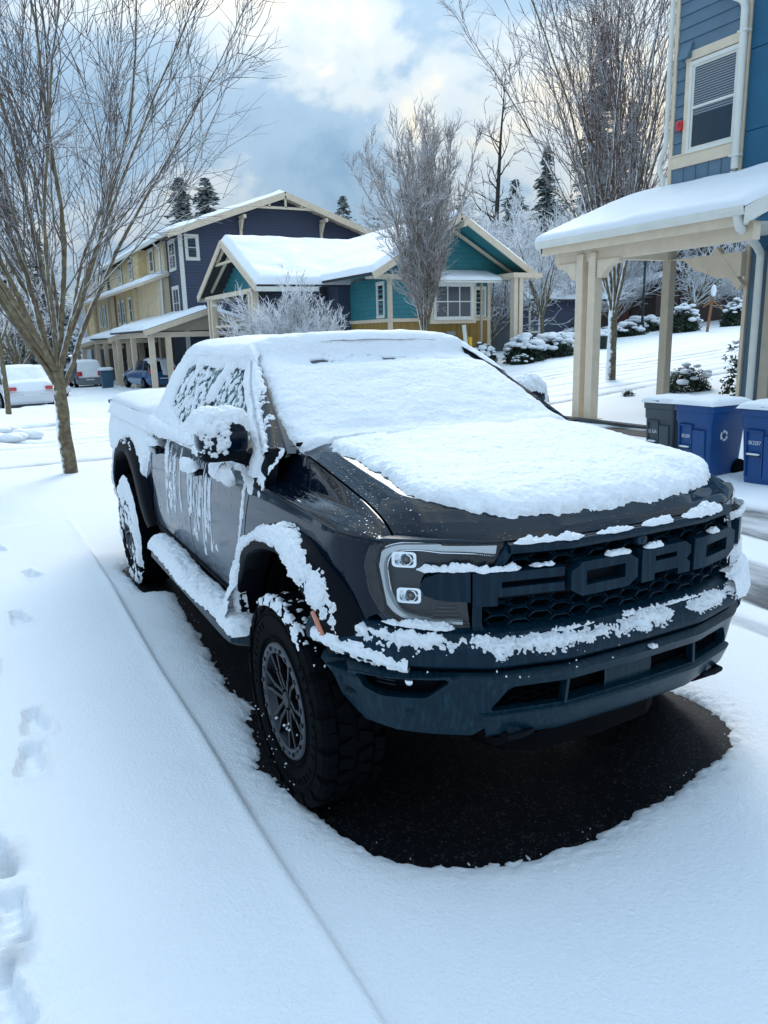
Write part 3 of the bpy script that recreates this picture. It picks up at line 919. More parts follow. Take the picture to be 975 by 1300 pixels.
# back of cab, bed and tailgate
mb = MB(); c = cab(np.linspace(0, 18, 40), np.ones(40)); c2 = c.copy(); c2[:, 2] = 1.0
mb.grid(np.stack([c, c2])); mb.build('cab_back', 'paint', TR)
obj_box('bed_floor', -4.36, -2.54, -.84, .84, .78, .82, 'black_plastic', TR)
obj_box('front_bed_wall', -2.58, -2.53, -.86, .86, .8, 1.31, 'paint', TR)
obj_box('tailgate', -4.42, -4.37, -.80, .80, .62, 1.31, 'paint', TR, bevel=.015)
obj_box('rear_bumper', -4.56, -4.40, -.88, .88, .50, .66, 'black_plastic', TR, bevel=.02)
for sgn in (-1, 1):
    obj_box('bed_rail', -4.38, -2.54, min(sgn * .80, sgn * .888), max(sgn * .80, sgn * .888), 1.30, 1.33, 'black_plastic', TR, bevel=.008)
    obj_box('tail_lamp', -4.40, -4.36, min(sgn * .80, sgn * .845), max(sgn * .80, sgn * .845), .9, 1.25, 'tail_red', TR, bevel=.01)
# dark boxes put in to block light through the underside, plus axles
mb = MB(); mb.box(-4.3, -.62, -.55, .55, .34, .62); mb.box(-2.6, -.65, -.84, .84, .42, .55); mb.box(-.62, .58, -.45, .45, .38, 1.0); mb.box(-2.5, -.45, -.80, .80, .5, 1.2)
mb.tube([(0, -.75, .42), (0, .75, .42)], .05, 10); mb.tube([(-3.27, -.75, .42), (-3.27, .75, .42)], .06, 10)
mb.rbox((.2, 0, .36), (1.0, .9, .16), 4, 8)
mb.build('chassis', 'void_black', TR)
# cowl black strip under the screen, wipers
mb = MB(); u_ = np.linspace(-.97, .97, 30)
a = screen(u_, np.full(30, .05)); b_ = hood(u_, np.full(30, .0)) + np.array([-.0, 0, -.012]); b2 = hood(u_, np.full(30, .03)) + np.array([0, 0, -.03])
mb.grid(np.stack([a + np.array([0, 0, .002]), (a + b_) / 2 + np.array([0, 0, -.02]), b_, b2])); mb.build('cowl_panel', 'black_plastic', TR, smooth=True)
for u0, u1 in ((-.94, -.35), (-.15, .45)):
    w = MB(); u_ = np.linspace(u0, u1, 10); p = screen(u_, np.linspace(.035, .09, 10), .02); w.tube(p, .009, 6); w.tube([p[5], screen(u1 + .1, 0.0) + np.array([.03, 0, 0])], .01, 6)
    w.build('wiper', 'black_plastic', TR, smooth=True)

# mirrors
def mirror(sgn, x, yin):
    cy_ = sgn * (yin + .105)
    mb = MB()
    def shp(P):
        P = P.copy(); f = (P[..., 0] > 0); P[..., 0] *= np.where(f, 1.0, .45); P[..., 2] += .04 * sgn * P[..., 1]; return P
    mb.rbox((x, cy_, 1.405), (.17, .225, .17), 3.4, 18, None, shp)
    o = mb.build('mirror_housing', 'paint', TR, smooth=True, angle=180)
    mb = MB(); mb.rbox((x + .005, cy_, 1.328), (.15, .20, .05), 4, 8); mb.bar((x - .005, sgn * (yin + .06), 1.325), (x, sgn * .86, 1.285), .07, .055)
    mb.build('mirror_arm', 'black_plastic', TR, smooth=True)
    mb = MB(); mb.box(x - .046, x - .040, cy_ - .09, cy_ + .09, 1.34, 1.47); mb.build('mirror_glass', 'window_dark', TR)
mirror(-1, -.56, .90)
mirror(1, -.98, .86)

# running boards
for sgn in (-1, 1):
    mb = MB()
    xs_ = np.linspace(-2.28, -.40, 24)
    sec = [(.86, .50), (.90, .545), (.93, .556), (1.02, .552), (1.055, .535), (1.06, .50), (1.03, .482), (.86, .46)]
    P = np.array([[(x, sgn * (y - .10 * sst(-2.16, -2.29, x) - .10 * sst(-.50, -.39, x)), z) for y, z in sec] for x in xs_])
    mb.grid(P); mb.build('running_board', 'bumper_plastic', TR, smooth=True, angle=40)
    for bx in (-1.9, -1.2, -.7):
        obj_box('step_bracket', bx - .03, bx + .03, min(sgn * .6, sgn * .95), max(sgn * .6, sgn * .95), .45, .49, 'black_plastic', TR)

# ------------------------------------------------------------------ wheels
def make_wheel():
    ORG['wheel_tmp'] = Vector((0, 0, 0))
    w = bpy.data.objects.new('wheel', None); w.empty_display_size = .1; COL.objects.link(w); ORG[w.name] = Vector((0, 0, 0))
    prof = [(.222, -.100), (.226, -.122), (.240, -.134), (.262, -.139), (.300, -.146), (.335, -.147), (.362, -.143), (.382, -.132), (.394, -.118), (.399, -.09), (.401, 0)]
    prof = prof + [(r, -y) for r, y in prof[-2::-1]]
    mb = MB(); mb.lathe(prof, 72)
    n = 38
    for i in range(n):
        a = 2 * PI * i / n
        for sd_ in (-1, 1):
            for kind in range(2):
                # outer shoulder block, stepping down over the sidewall; inner centre block
                aa = a + (PI / n if kind else 0) + (PI / n * .6 if sd_ > 0 else 0)
                hw = .0255 if kind == 0 else .024
                if kind == 0:
                    ring = [(.402, -.085), (.417, -.088), (.415, -.128), (.398, -.146), (.372 - .012 * (i % 2), -.152), (.366, -.140)]
                else:
                    ring = [(.40, -.012), (.417, -.014), (.4175, -.074), (.40, -.078)]
                v = []
                for s_ in (-1, 1):
                    for r, y in ring:
                        tw = s_ * hw / r * (1.0 if kind == 0 else .85) + (y + .05) * (.9 if kind else .35) * (1 if i % 2 else -1) * .8
                        v.append((r * math.cos(aa + tw), sd_ * -y * -1 if False else (y if sd_ < 0 else -y), r * math.sin(aa + tw)))
                m_ = len(ring)
                f = [tuple(range(m_)), tuple(range(m_, 2 * m_))[::-1]] + [(j, (j + 1) % m_, (j + 1) % m_ + m_, j + m_) for j in range(m_)]
                mb.add(v, f)
    # raised sidewall ribs
    for r in (.255, .345):
        mb.lathe([(r - .004, -.140), (r, -.1505), (r + .004, -.142)], 72)
    for k in range(46):
        a = 2 * PI * k / 46
        if (k // 9) % 2: continue
        mb.bar((.30 * math.cos(a), -.1485, .30 * math.sin(a)), (.325 * math.cos(a + .02), -.1495, .325 * math.sin(a + .02)), .010, .004, (0, 1, 0))
    mb.build('tyre', 'tyre_rubber', w, smooth=True, angle=30)
    rb = MB()
    rb.lathe([(.232, -.118), (.234, -.137), (.228, -.144), (.200, -.146), (.190, -.140), (.187, -.120), (.180, -.100)], 72)
    rim = rb.build('rim_ring', 'rim_grey', w, smooth=True, angle=35)
    bb = MB()
    for i in range(12):
        a = 2 * PI * (i + .5) / 12
        bb.lathe([(0, -.153), (.008, -.153), (.009, -.144)], 8, 'y', (.210 * math.cos(a), 0, .210 * math.sin(a)))
        a2 = 2 * PI * i / 12
        bb.bar((.206 * math.cos(a2 - .05), -.1475, .206 * math.sin(a2 - .05)), (.206 * math.cos(a2 + .05), -.1475, .206 * math.sin(a2 + .05)), .010, .004, (0, 1, 0))
    tag(bb.build('bolt_ring', 'rim_dark', w, smooth=True), kind='stuff')
    br = MB(); br.lathe([(.200, -.13), (.195, -.02), (.200, .10), (.222, .12)], 48); br.lathe([(.0, -.01), (.17, -.01), (.17, .02), (.0, .02)], 40)
    br.build('barrel', 'void_black', w, smooth=True)
    for i in range(6):
        a = 2 * PI * i / 6 + .2
        sp_ = MB()
        for q in (-1, 1):
            p0 = (.045 * math.cos(a + q * .35), -.108, .045 * math.sin(a + q * .35))
            p1 = (.12 * math.cos(a + q * .16), -.122, .12 * math.sin(a + q * .16))
            p2 = (.188 * math.cos(a + q * .20), -.128, .188 * math.sin(a + q * .20))
            sp_.bar(p0, p1, .017, .03, (0, 1, 0)); sp_.bar(p1, p2, .015, .024, (0, 1, 0))
        sp_.build('spoke', 'rim_dark', w, bevel=.003)
    hb = MB(); hb.lathe([(0, -.128), (.030, -.128), (.036, -.12), (.038, -.10), (.062, -.10), (.066, -.07)], 24)
    for i in range(6):
        a = 2 * PI * i / 6
        hb.lathe([(0, -.118), (.008, -.118), (.009, -.09)], 6, 'y', (.05 * math.cos(a), 0, .05 * math.sin(a)))
    hb.build('hub', 'rim_dark', w, smooth=True)
    return w
wh = make_wheel()
wheels = [wh]
wh.parent = TR
for _ in range(3): wheels.append(copy_tree(wh, TR))
for w, (x, y, rz, ry) in zip(wheels, ((0, -.873, 0, .3), (-3.27, -.873, 0, 1.1), (0, .873, PI, .7), (-3.27, .873, PI, 2.0))):
    w.location = Vector((x + 1.6, y, .415)); w.rotation_euler = (0, ry, rz); w.scale = (1, .86, 1)

# ------------------------------------------------------------------ nose
def Fn(off0=0.0):
    def fn(y, z, off=0.0): return F(y, z, off + off0)
    return fn
def fill_quad(rows):  # rows of points
    mb = MB(); mb.grid(np.array(rows)); return mb
# painted fascia under grille and headlights
def strip(name, yl, zoffs, m, parent=TR, n=80, angle=35):
    y = np.linspace(-yl, yl, n)
    rows = [F(y * (ys if len(q) > 2 else 1), np.full(n, q[0]), q[1]) for q in zoffs for ys in [q[2] if len(q) > 2 else 1]]
    return fill_quad(rows).build(name, m, parent, smooth=True, angle=angle)
# dark core behind everything, so nothing shows through
strip('core_panel', .80, [(1.155, -.03), (1.14, -.085), (.88, -.09), (.54, -.13)], 'void_black')
strip('fascia', .926, [(.89, -.03), (.888, .005), (.875, .026), (.845, .038), (.825, .052), (.805, .058), (.775, .054), (.762, .040), (.756, .0)], 'grille_paint')
strip('fascia_gap', .905, [(.757, .012), (.735, .010)], 'void_black')
# lower bumper with fog pockets and centre intake
bl = .915
fogs = [[(-.878, .724), (-.66, .738), (-.648, .728), (-.712, .650), (-.832, .640), (-.868, .66)]]
fogs.append([(-a, b) for a, b in fogs[0]])
intake = [(-.50, .690), (.50, .690), (.56, .605), (-.56, .605)]
intake = rounded(intake, .025)
bump_poly = [(-.915, .745), (.915, .745), (.912, .70), (.895, .60), (.865, .525), (.80, .508), (.60, .500), (.57, .535), (-.57, .535), (-.60, .500), (-.80, .508), (-.865, .525), (-.895, .60), (-.912, .70)]
def bump_fn(y, z, off=0.0):
    z = np.asarray(z, float)
    o = np.interp(z, [.50, .53, .58, .64, .69, .715, .732, .745], [-.012, .004, .018, .028, .036, .052, .052, .030])
    return F(y, z, o + off)
fogr = [rounded(f, .015) for f in fogs]
mb = MB(); panel(mb, bump_poly, bump_fn, holes=(fogr[0], fogr[1], intake), res=.03, depth=.055)
mb.build('bumper', 'bumper_plastic', TR, smooth=True, angle=40)
for f in fogr:
    c_ = np.mean(f, axis=0); s_ = np.sign(c_[0])
    mb = MB(); ff = [tuple(c_ + (np.array(p) - c_) * 1.04) for p in f]
    panel(mb, ff, lambda y, z, off=0: bump_fn(y, z, off - .05), res=.04, depth=0)
    mb.build('fog_pocket', 'black_plastic', TR, smooth=True)
    mb = MB()
    fi_ = [tuple(c_ + (np.array(p) - c_) * .88) for p in f]
    panel(mb, f, lambda y, z, off=0: bump_fn(y, z, off + .006), holes=(fi_,), res=.03, depth=.03)
    mb.build('fog_bezel', 'bumper_plastic', TR, smooth=True, angle=40)
    mb = MB(); q = bump_fn(s_ * .765, .700, -.03); mb.rbox(q, (.04, .034, .034), 2.4, 8)
    mb.build('fog_lamp', 'chrome', TR, smooth=True, angle=180)
    for zz_ in (.675, .69, .705):
        mb = MB(); yy_ = np.linspace(.80, .84, 4) * s_; mb.tube(bump_fn(yy_, np.full(4, zz_), -.035), .003, 5); mb.build('louvre', 'bumper_plastic', TR)
for yy_, zz_ in ((-.765, .590), (.765, .59), (-.895, .66), (.895, .66)):
    mb = MB(); c = bump_fn(yy_, zz_, .002); n_ = (bump_fn(yy_, zz_, .01) - c); n_ /= np.linalg.norm(n_)
    mb.tube([c - n_ * .004, c + n_ * .002, c + n_ * .0021], [.016, .016, .013], 16); mb.tube([c, c + n_ * .004], .008, 12)
    mb.build('parking_sensor', 'grille_paint', TR, smooth=True, angle=40)
# skid plate under the centre
mb = MB()
y = np.linspace(-.575, .575, 30)
rows = [F(y, np.full(30, .60), .0), F(y, np.full(30, .592), .030), F(y * .995, np.full(30, .585), .036), F(y * .98, np.full(30, .52), .012), F(y * .97, np.full(30, .495), -.01), F(y * .96, np.full(30, .47), -.12)]
mb.grid(np.array(rows)); mb.build('skid_plate', 'bumper_plastic', TR, smooth=True, angle=35)
for s_ in (-1, 1):
    mb = MB(); q = F(s_ * .46, .512, .012)
    mb.tube([q + np.array([-.05, -.05, .0]), q + np.array([.012, -.045, 0]), q + np.array([.018, 0, 0]), q + np.array([.012, .045, 0]), q + np.array([-.05, .05, 0])], .012, 8)
    mb.build('tow_hook', 'black_plastic', TR, smooth=True)
    mb = MB(); mb.box(.65, .78, s_ * .47 - .07, s_ * .47 + .07, .47, .50); mb.build('tow_recess', 'void_black', TR)
# intake: dark back, honeycomb ends, framed centre block
mb = MB(); panel(mb, [(-.57, .70), (.57, .70), (.60, .60), (-.60, .60)], lambda y, z, off=0: F(y, z, -.05), res=.06, depth=0); mb.build('intake_back', 'void_black', TR)
def hexes(name, poly, w, h, fn, m='grille_paint', t=.16, depth=.022, parent=TR, shrink=.93):
    mb = MB(); P = np.array(poly); x0, z0 = P.min(0); x1, z1 = P.max(0)
    cw = w * .76; i = 0; yy_ = x0 - w
    while yy_ < x1 + w:
        zz_ = z0 - h + (h / 2 if i % 2 else 0)
        while zz_ < z1 + h:
            hx = [(yy_ + a * w / 2 * shrink, zz_ + b * h / 2 * shrink) for a, b in ((-1, 0), (-.52, 1), (.52, 1), (1, 0), (.52, -1), (-.52, -1))]
            cen = in_poly(np.array([p[0] for p in hx]), np.array([p[1] for p in hx]), poly)
            if in_poly(np.array([yy_]), np.array([zz_]), poly)[0]:
                hx = [(min(max(a, x0), x1), min(max(b, z0), z1)) for a, b in hx]
                c_ = np.mean(hx, axis=0)
                inn = [tuple(c_ + (np.array(p) - c_) * np.array([1 - t * .62, 1 - t * 1.35])) for p in hx]
                n = 6
                O = fn(np.array([p[0] for p in hx]), np.array([p[1] for p in hx]), -.004)
                I = fn(np.array([p[0] for p in inn]), np.array([p[1] for p in inn]), 0)
                I2 = fn(np.array([c_[0] + (p[0] - c_[0]) * .94 for p in inn]), np.array([c_[1] + (p[1] - c_[1]) * .9 for p in inn]), -depth)
                O2 = fn(np.array([p[0] for p in hx]), np.array([p[1] for p in hx]), -depth)
                for A, B in ((O, I), (I, I2), (O2, O)):
                    mb.add(np.concatenate([A, B]), [(k, (k + 1) % n, (k + 1) % n + n, k + n) for k in range(n)])
            zz_ += h
        yy_ += cw; i += 1
    return mb.build(name, m, parent, smooth=False)
for s_ in (-1, 1):
    hexes('intake_mesh', [(s_ * .30, .605), (s_ * .30, .69), (s_ * .49, .69), (s_ * .54, .605)], .06, .026, lambda y, z, off=0: F(y, z, off - .005), 'black_plastic', depth=.02)
    mb = MB(); p = [F(s_ * .295, .695, .012), F(s_ * .305, .60, .010)]; mb.bar(p[0], p[1], .012, .03, (1, 0, 0)); mb.build('intake_divider', 'bumper_plastic', TR)
mb = MB(); yy_ = np.linspace(-.12, .10, 6); mb.grid(np.stack([F(yy_, np.full(6, .69), .0), F(yy_, np.full(6, .64), .004), F(yy_, np.full(6, .60), .0)])); mb.build('radar_cover', 'bumper_plastic', TR, smooth=True)

# grille: frame, honeycomb, top bar, letters
gf_out = rounded([(-.505, 1.166), (.505, 1.166), (.60, .985), (.60, .872), (.55, .846), (-.55, .846), (-.60, .872), (-.60, .985)], .03)
gf_in = rounded([(-.485, 1.142), (.485, 1.142), (.575, .975), (.575, .888), (.535, .870), (-.535, .870), (-.575, .888), (-.575, .975)], .025)
mb = MB(); panel(mb, gf_out, Fn(.014), holes=(gf_in,), res=.03, depth=.05); mb.build('grille_frame', 'grille_paint', TR, smooth=True, angle=40)
mb = MB(); panel(mb, gf_in, Fn(-.045), res=.06, depth=0); mb.build('grille_back', 'void_black', TR)
hexes('grille_mesh', gf_in, .094, .040, lambda y, z, off=0: F(y, z, off + .002), 'grille_paint', t=.17)
mb = MB(); yy_ = np.linspace(-.50, .50, 40)
mb.grid(np.stack([F(yy_, np.full(40, 1.166), -.02), F(yy_, np.full(40, 1.164), .026), F(yy_, np.full(40, 1.150), .036), F(yy_, np.full(40, 1.136), .030), F(yy_, np.full(40, 1.132), .0)])); mb.build('top_bar', 'grille_paint', TR, smooth=True, angle=40)
mb = MB(); q = F(0, 1.118, .012); mb.rbox(q, (.04, .045, .034), 4, 8); mb.tube([q + np.array([.01, 0, 0]), q + np.array([.024, 0, 0])], .010, 12); mb.build('front_camera', 'lamp_housing', TR, smooth=True)
# letter backing rail
mb = MB(); panel(mb, [(-.60, 1.078), (.60, 1.078), (.60, .985), (-.60, .985)], Fn(.006), res=.06, depth=.03); mb.build('letter_rail', 'black_plastic', TR, smooth=True)
def letter(name, outer, holes=()):
    mb = MB(); panel(mb, outer, Fn(.042), holes=holes, res=.03, depth=.038); return mb.build(name, 'grille_paint', TR, smooth=True, angle=35)
zb, zt = .974, 1.088
def chamf(y0, y1, z0, z1, c, which=(1, 1, 1, 1)):
    p = []
    for (yy_, zz_, sy, sz), k in zip(((y0, z0, 1, 1), (y1, z0, -1, 1), (y1, z1, -1, -1), (y0, z1, 1, -1)), which):
        if not k: p.append((yy_, zz_)); continue
        a = (yy_, zz_ + sz * c); b = (yy_ + sy * c * 1.5, zz_)
        p += [a, b] if (sy * sz > 0) else [b, a]
    return p
letter('letter', [(-.600, zb), (-.540, zb), (-.540, 1.004), (-.325, 1.004), (-.325, 1.032), (-.530, 1.032), (-.530, 1.052), (-.325, 1.052), (-.325, zt - .006), (-.60, zt - .006)])
letter('letter', chamf(-.305, -.030, zb, zt, .026), (chamf(-.250, -.085, 1.008, 1.056, .002),))
letter('letter', [(-.012, zb), (.048, zb), (.048, .998), (.165, .998), (.165, zb), (.225, zb), (.225, 1.010), (.205, 1.024), (.225, 1.040), (.225, 1.070), (.195, zt), (-.012, zt)], ([(.050, 1.040), (.155, 1.040), (.155, 1.058), (.050, 1.058)],))
letter('letter', [(.245, zb), (.475, zb), (.520, .998), (.520, 1.064), (.475, zt), (.245, zt)], ([(.305, 1.008), (.455, 1.008), (.455, 1.054), (.305, 1.054)],))
# horn-shaped bars that run from the letters into the lamps
for s_ in (-1, 1):
    p = [(s_ * a, b) for a, b in ((.605, 1.084), (.690, 1.080), (.722, 1.062), (.732, 1.035), (.722, 1.008), (.690, .992), (.605, .985))]
    mb = MB(); panel(mb, p, Fn(.036), res=.03, depth=.06); mb.build('lamp_bar', 'grille_paint', TR, smooth=True, angle=35)

# headlights
HL = [(-.505, 1.168), (-.66, 1.170), (-.80, 1.168), (-.846, 1.150), (-.858, 1.085), (-.850, .99), (-.828, .925), (-.800, .893), (-.70, .886), (-.605, .880), (-.615, .985), (-.700, .992), (-.728, 1.010), (-.736, 1.036), (-.726, 1.066), (-.700, 1.090), (-.535, 1.098)]
DRL = [(-.530, 1.142), (-.60, 1.150), (-.72, 1.152), (-.790, 1.150), (-.822, 1.128), (-.832, 1.08), (-.826, .995), (-.806, .94), (-.776, .912), (-.70, .902), (-.625, .898)]
for s_ in (-1, 1):
    hl = rounded([(s_ * -a, b) for a, b in HL], .012, 2)
    H_ = bpy.data.objects.new('headlight', None); COL.objects.link(H_); H_.parent = TR; ORG[H_.name] = ORG[TR.name]; H_.empty_display_size = .1
    mb = MB(); panel(mb, hl, Fn(-.040), res=.03, depth=0); mb.build('housing', 'lamp_housing', H_, smooth=True)
    c_ = np.array([0., 0.])
    # dark painted surround
    big = rounded([(s_ * -(a - (.014 if a < -.75 else -.004 if a > -.56 else .0)), b + (.010 if b > 1.1 and a < -.6 else -.010 if b < .9 else 0)) for a, b in HL], .012, 2)
    mb = MB(); panel(mb, big, Fn(-.002), holes=(hl,), res=.03, depth=.04); mb.build('surround', 'lamp_housing', H_, smooth=True, angle=40)
    d_ = np.array([(s_ * -a, b) for a, b in DRL])
    s = np.r_[0, np.cumsum(np.hypot(*np.diff(d_, axis=0).T))]; q = np.linspace(0, s[-1], 60)
    dy, dz = np.interp(q, s, d_[:, 0]), np.interp(q, s, d_[:, 1])
    k = np.array([.25, .5, .25])
    for _ in range(3): dy[1:-1] = np.convolve(dy, k, 'valid'); dz[1:-1] = np.convolve(dz, k, 'valid')
    ty, tz = np.gradient(dy), np.gradient(dz); L = np.hypot(ty, tz); ny, nz = -tz / L, ty / L
    wd = np.interp(q / s[-1], [0, .22, .3, .62, .8, 1], [.017, .015, .010, .011, .008, .006])
    mb = MB(); mb.grid(np.stack([F(dy + ny * w_ * wd, dz + nz * w_ * wd, o) for w_, o in ((-1, -.035), (-1, -.016), (-.75, -.010), (.75, -.010), (1, -.016), (1, -.035))]))
    mb.build('running_light', 'lamp_white', H_, smooth=True, angle=50)
    mb = MB()
    for e in (-1.3, 1.3): mb.tube(F(dy + ny * e * wd, dz + nz * e * wd, -.020), .0022, 5)
    mb.build('light_guide', 'chrome', H_, smooth=True)
    for (yy_, zz_) in ((-.775, 1.108), (-.765, .988)):
        pr_ = MB(); yy_ *= -s_ * -1 if False else (1 if s_ > 0 else 1); yy_ = yy_ * (1 if s_ < 0 else -1)
        f_ = [(yy_ + a, zz_ + b) for a, b in ((-.030, -.026), (.030, -.026), (.030, .026), (-.030, .026))]
        fr = rounded(f_, .012); fi_ = rounded([(yy_ + a * .78, zz_ + b * .74) for a, b in ((-.030, -.026), (.030, -.026), (.030, .026), (-.030, .026))], .012)
        panel(pr_, fr, Fn(-.010), holes=(fi_,), res=.02, depth=.03)
        panel(pr_, fr, Fn(-.036), res=.03, depth=0)
        pr_.build('projector_frame', 'chrome', H_, smooth=True, angle=40)
        pb = MB(); c = F(yy_ - .004 * s_, zz_, -.022); pb.rbox(c, (.034, .034, .036), 2, 12); pb.build('projector_lens', 'lens_dark', H_, smooth=True, angle=180)
        pb = MB(); n_ = F(yy_, zz_, 0) - F(yy_, zz_, -.01); n_ /= np.linalg.norm(n_)
        aa = np.linspace(0, 2 * PI, 17); ring = [c + n_ * .011 + .018 * (np.cos(a) * np.array([-n_[1], n_[0], 0]) + np.sin(a) * np.array([0, 0, 1])) for a in aa]
        pb.tube(ring, .003, 5, cap=False); pb.build('lens_ring', 'chrome', H_, smooth=True)
    mb = MB()
    for k in range(5):
        zz_ = .912 + k * .013; y_ = np.linspace(-.632 - .004 * k, -.712 + .006 * k, 6) * (1 if s_ < 0 else -1)
        mb.tube(F(y_, np.full(6, zz_), -.018), .004, 5)
    mb.build('reflector', 'rim_grey', H_, smooth=True)
    # inner light bar at the top, prismatic
    mb = MB()
    for k in range(16):
        y_ = -.545 - k * .006; mb.bar(F(np.array(y_ * (1 if s_ < 0 else -1)), np.array(1.112), -.02), F(np.array(y_ * (1 if s_ < 0 else -1)), np.array(1.128), -.018), .003, .004, (1, 0, 0))
    mb.build('turn_signal', 'rim_grey', H_)
# clear headlight covers
m = new_mat('clear_lens'); t = m.node_tree; t.nodes.clear()
o_ = t.nodes.new('ShaderNodeOutputMaterial'); tr_ = t.nodes.new('ShaderNodeBsdfTransparent'); tr_.inputs[0].default_value = (.94, .97, .98, 1)
gl = t.nodes.new('ShaderNodeBsdfGlossy'); gl.inputs['Roughness'].default_value = .05
fr = t.nodes.new('ShaderNodeFresnel'); fr.inputs[0].default_value = 1.5
mx = t.nodes.new('ShaderNodeMixShader'); t.links.new(fr.outputs[0], mx.inputs[0]); t.links.new(tr_.outputs[0], mx.inputs[1]); t.links.new(gl.outputs[0], mx.inputs[2]); t.links.new(mx.outputs[0], o_.inputs[0])
for H_ in [o for o in TR.children if o.name.startswith('headlight')]:
    s_ = -1 if H_.name == 'headlight' else 1
    hl = rounded([(s_ * -a, b) for a, b in HL], .012, 2)
    mb = MB(); panel(mb, hl, Fn(.003), res=.03, depth=0); mb.build('lens_cover', 'clear_lens', H_, smooth=True)

# ------------------------------------------------------------------ snow lying on the pickup
G = np.meshgrid
# bonnet
U, T_ = G(np.linspace(-1, 1, 330), np.linspace(0, 1, 300), indexing='ij')
P = hood(U, T_)
N3 = fbm(P, 5, 4, 101); N4 = fbm(P, 26, 3, 102)
ed = np.interp(T_, [0, .25, .5, .75, .9, 1], [.10, .09, .10, .10, .12, .16])
msk = np.minimum((U + 1) * .72 - ed, (1 - U) * .72 - .03)
lipd = np.interp(np.abs(U), [0, .6, .85, 1], [.075, .080, .12, .22])
msk = np.minimum(msk, (1 - T_) * 1.2 - lipd)
cor = np.hypot(np.clip(.42 - (U + 1) * .72, 0, 1), np.clip(.42 - (1 - T_) * 1.2, 0, 1))
msk = np.minimum(msk, .42 - cor - .06)
msk = np.minimum(msk, T_ * 1.2 - .015 + .0 * U)
msk += .026 * N3 + .020 * N4 + .008 * fbm(P, 70, 2, 106)
gap = sst(.035, .015, np.abs(T_ * 1.2 - .075 - .02 * np.sin(U * 7))) * sst(.25, .45, fbm(np.stack([U * 3, T_ * 0 + 3, T_ * 0], -1), 1, 2, 103) + .3 * sst(-.5, -.7, U))
Tk = thick(msk, .038, .024) + np.where(msk > .0, (.010 * fbm(P, 3, 3, 104) + .009 * fbm(P, 11, 4, 105) + .0045 * grain(P, .022, 107)) * sst(0, .03, msk) - .045 * gap, 0)
snow_skin('hood_snow', P, Tk, TR)
# stray crumbs on the wet part of the bonnet
rg = np.random.default_rng(8)
# windscreen
U, V_ = G(np.linspace(-1, 1, 300), np.linspace(-.02, 1.02, 200), indexing='ij')
P = screen(U, V_)
msk = np.minimum((U + 1) * .65 - .014 - .012 * sst(.4, .0, V_), (1 - U) * .65 + .02)
msk = np.minimum(msk, V_ * .9 - .005 + .02) - .05 * sst(.14, 0, V_) * sst(-.86, -1, U)
msk += .012 * fbm(P, 9, 4, 111) + .008 * fbm(P, 40, 2, 112)
thin = sst(.70, .80, V_) * sst(.97, .90, V_) * sst(-.9, -.6, U)
Tk = thick(msk, .034, .020) + np.where(msk > .01, .006 * fbm(P, 4, 3, 113) + .007 * fbm(P * np.array([1, .5, 1]), 16, 4, 114) + .003 * grain(P, .022, 116), 0)
Tk += .018 * sst(.14, .03, V_) * sst(-.9, -.8, U)
bare = thin * sst(.22, .50, fbm(P * np.array([1, .5, 1.]), 12, 4, 115) + .25 * sst(.3, 0, np.abs(U - .05)) * sst(.06, .0, np.abs(V_ - .82)))
Tk = Tk - thin * .022 - bare * .05 + .034 * sst(.90, 1.0, V_)
snow_skin('windscreen_snow', P, Tk, TR, N=normals(P, (1, 0, 1)))
# roof, wrapping over the side rails and down onto the glass
S_, T_ = G(np.linspace(3.4, 15.2, 320), np.linspace(-.045, 1.03, 220), indexing='ij')
P = cab(S_, T_)
drip = .9 * fbm(np.stack([P[..., 0] * 5, P[..., 1] * 0 + 2, P[..., 2] * 0], -1), 1.3, 4, 121) + .15 * fbm(P, 30, 2, 122)
e0 = S_ - (4.35 - .75 * drip)
msk = np.minimum(e0 * .045, (15.1 - S_) * .05)
msk = np.minimum(msk, (T_ + .05) * 1.2)
Nn = normals(P, (0, 0, 1))
top = sst(4, 8, S_) * sst(15, 11, S_)
Tk = thick(msk, .055, .02) + np.where(msk > 0, .012 * fbm(P, 2.6, 3, 123) + .005 * fbm(P, 15, 3, 124), 0)
Tk += .012 * np.exp(-((T_ - .02) / .05) ** 2)
snow_skin('roof_snow', P, Tk, TR, N=Nn)
# cab side (passenger): belt ledge, rear pillar, caked glass
X_, Z_ = G(np.linspace(-2.52, -.40, 420), np.linspace(1.235, 1.70, 110), indexing='ij')
P = sx(X_, Z_, -1); Nn = normals(P, (0, -1, .4))
fine = fbm(P * np.array([1, 1, 1.3]), 34, 3, 131); mid = fbm(P, 9, 4, 132)
inside = (X_ < xfr(Z_) - .02)
rail = (Z_ - 1.645 + .03 * mid) * 1
pill = -(X_ + 2.30 + .10 * (Z_ - 1.45) + .03 * mid) + sst(1.35, 1.25, Z_) * .05
belt_h = np.interp(X_, [-2.5, -2.0, -1.7, -1.5, -1.2, -.9, -.5], [1.44, 1.37, 1.33, 1.30, 1.29, 1.29, 1.25])
belt = belt_h - Z_ + .045 * mid + .02 * fine
bp_ = np.minimum(Z_ - 1.47 + .05 * mid, .055 - np.abs(X_ + 1.50 + .30 * (1.60 - Z_)) + .02 * mid)     # slab hanging over the B pillar
ap = np.minimum(.075 + .04 * mid - np.abs(X_ - xfr(Z_) + .07), .2)
solid = np.maximum.reduce([rail, pill, belt, bp_, ap])
Tk = np.where(solid > 0, .030 * (1 - np.exp(-solid / .02)) + .008 * mid + .004 * fine, -.006)
onglass = ((X_ > -2.34) & (X_ < -1.64)) | ((X_ < xfr(Z_) - .10) & (X_ > -1.44))
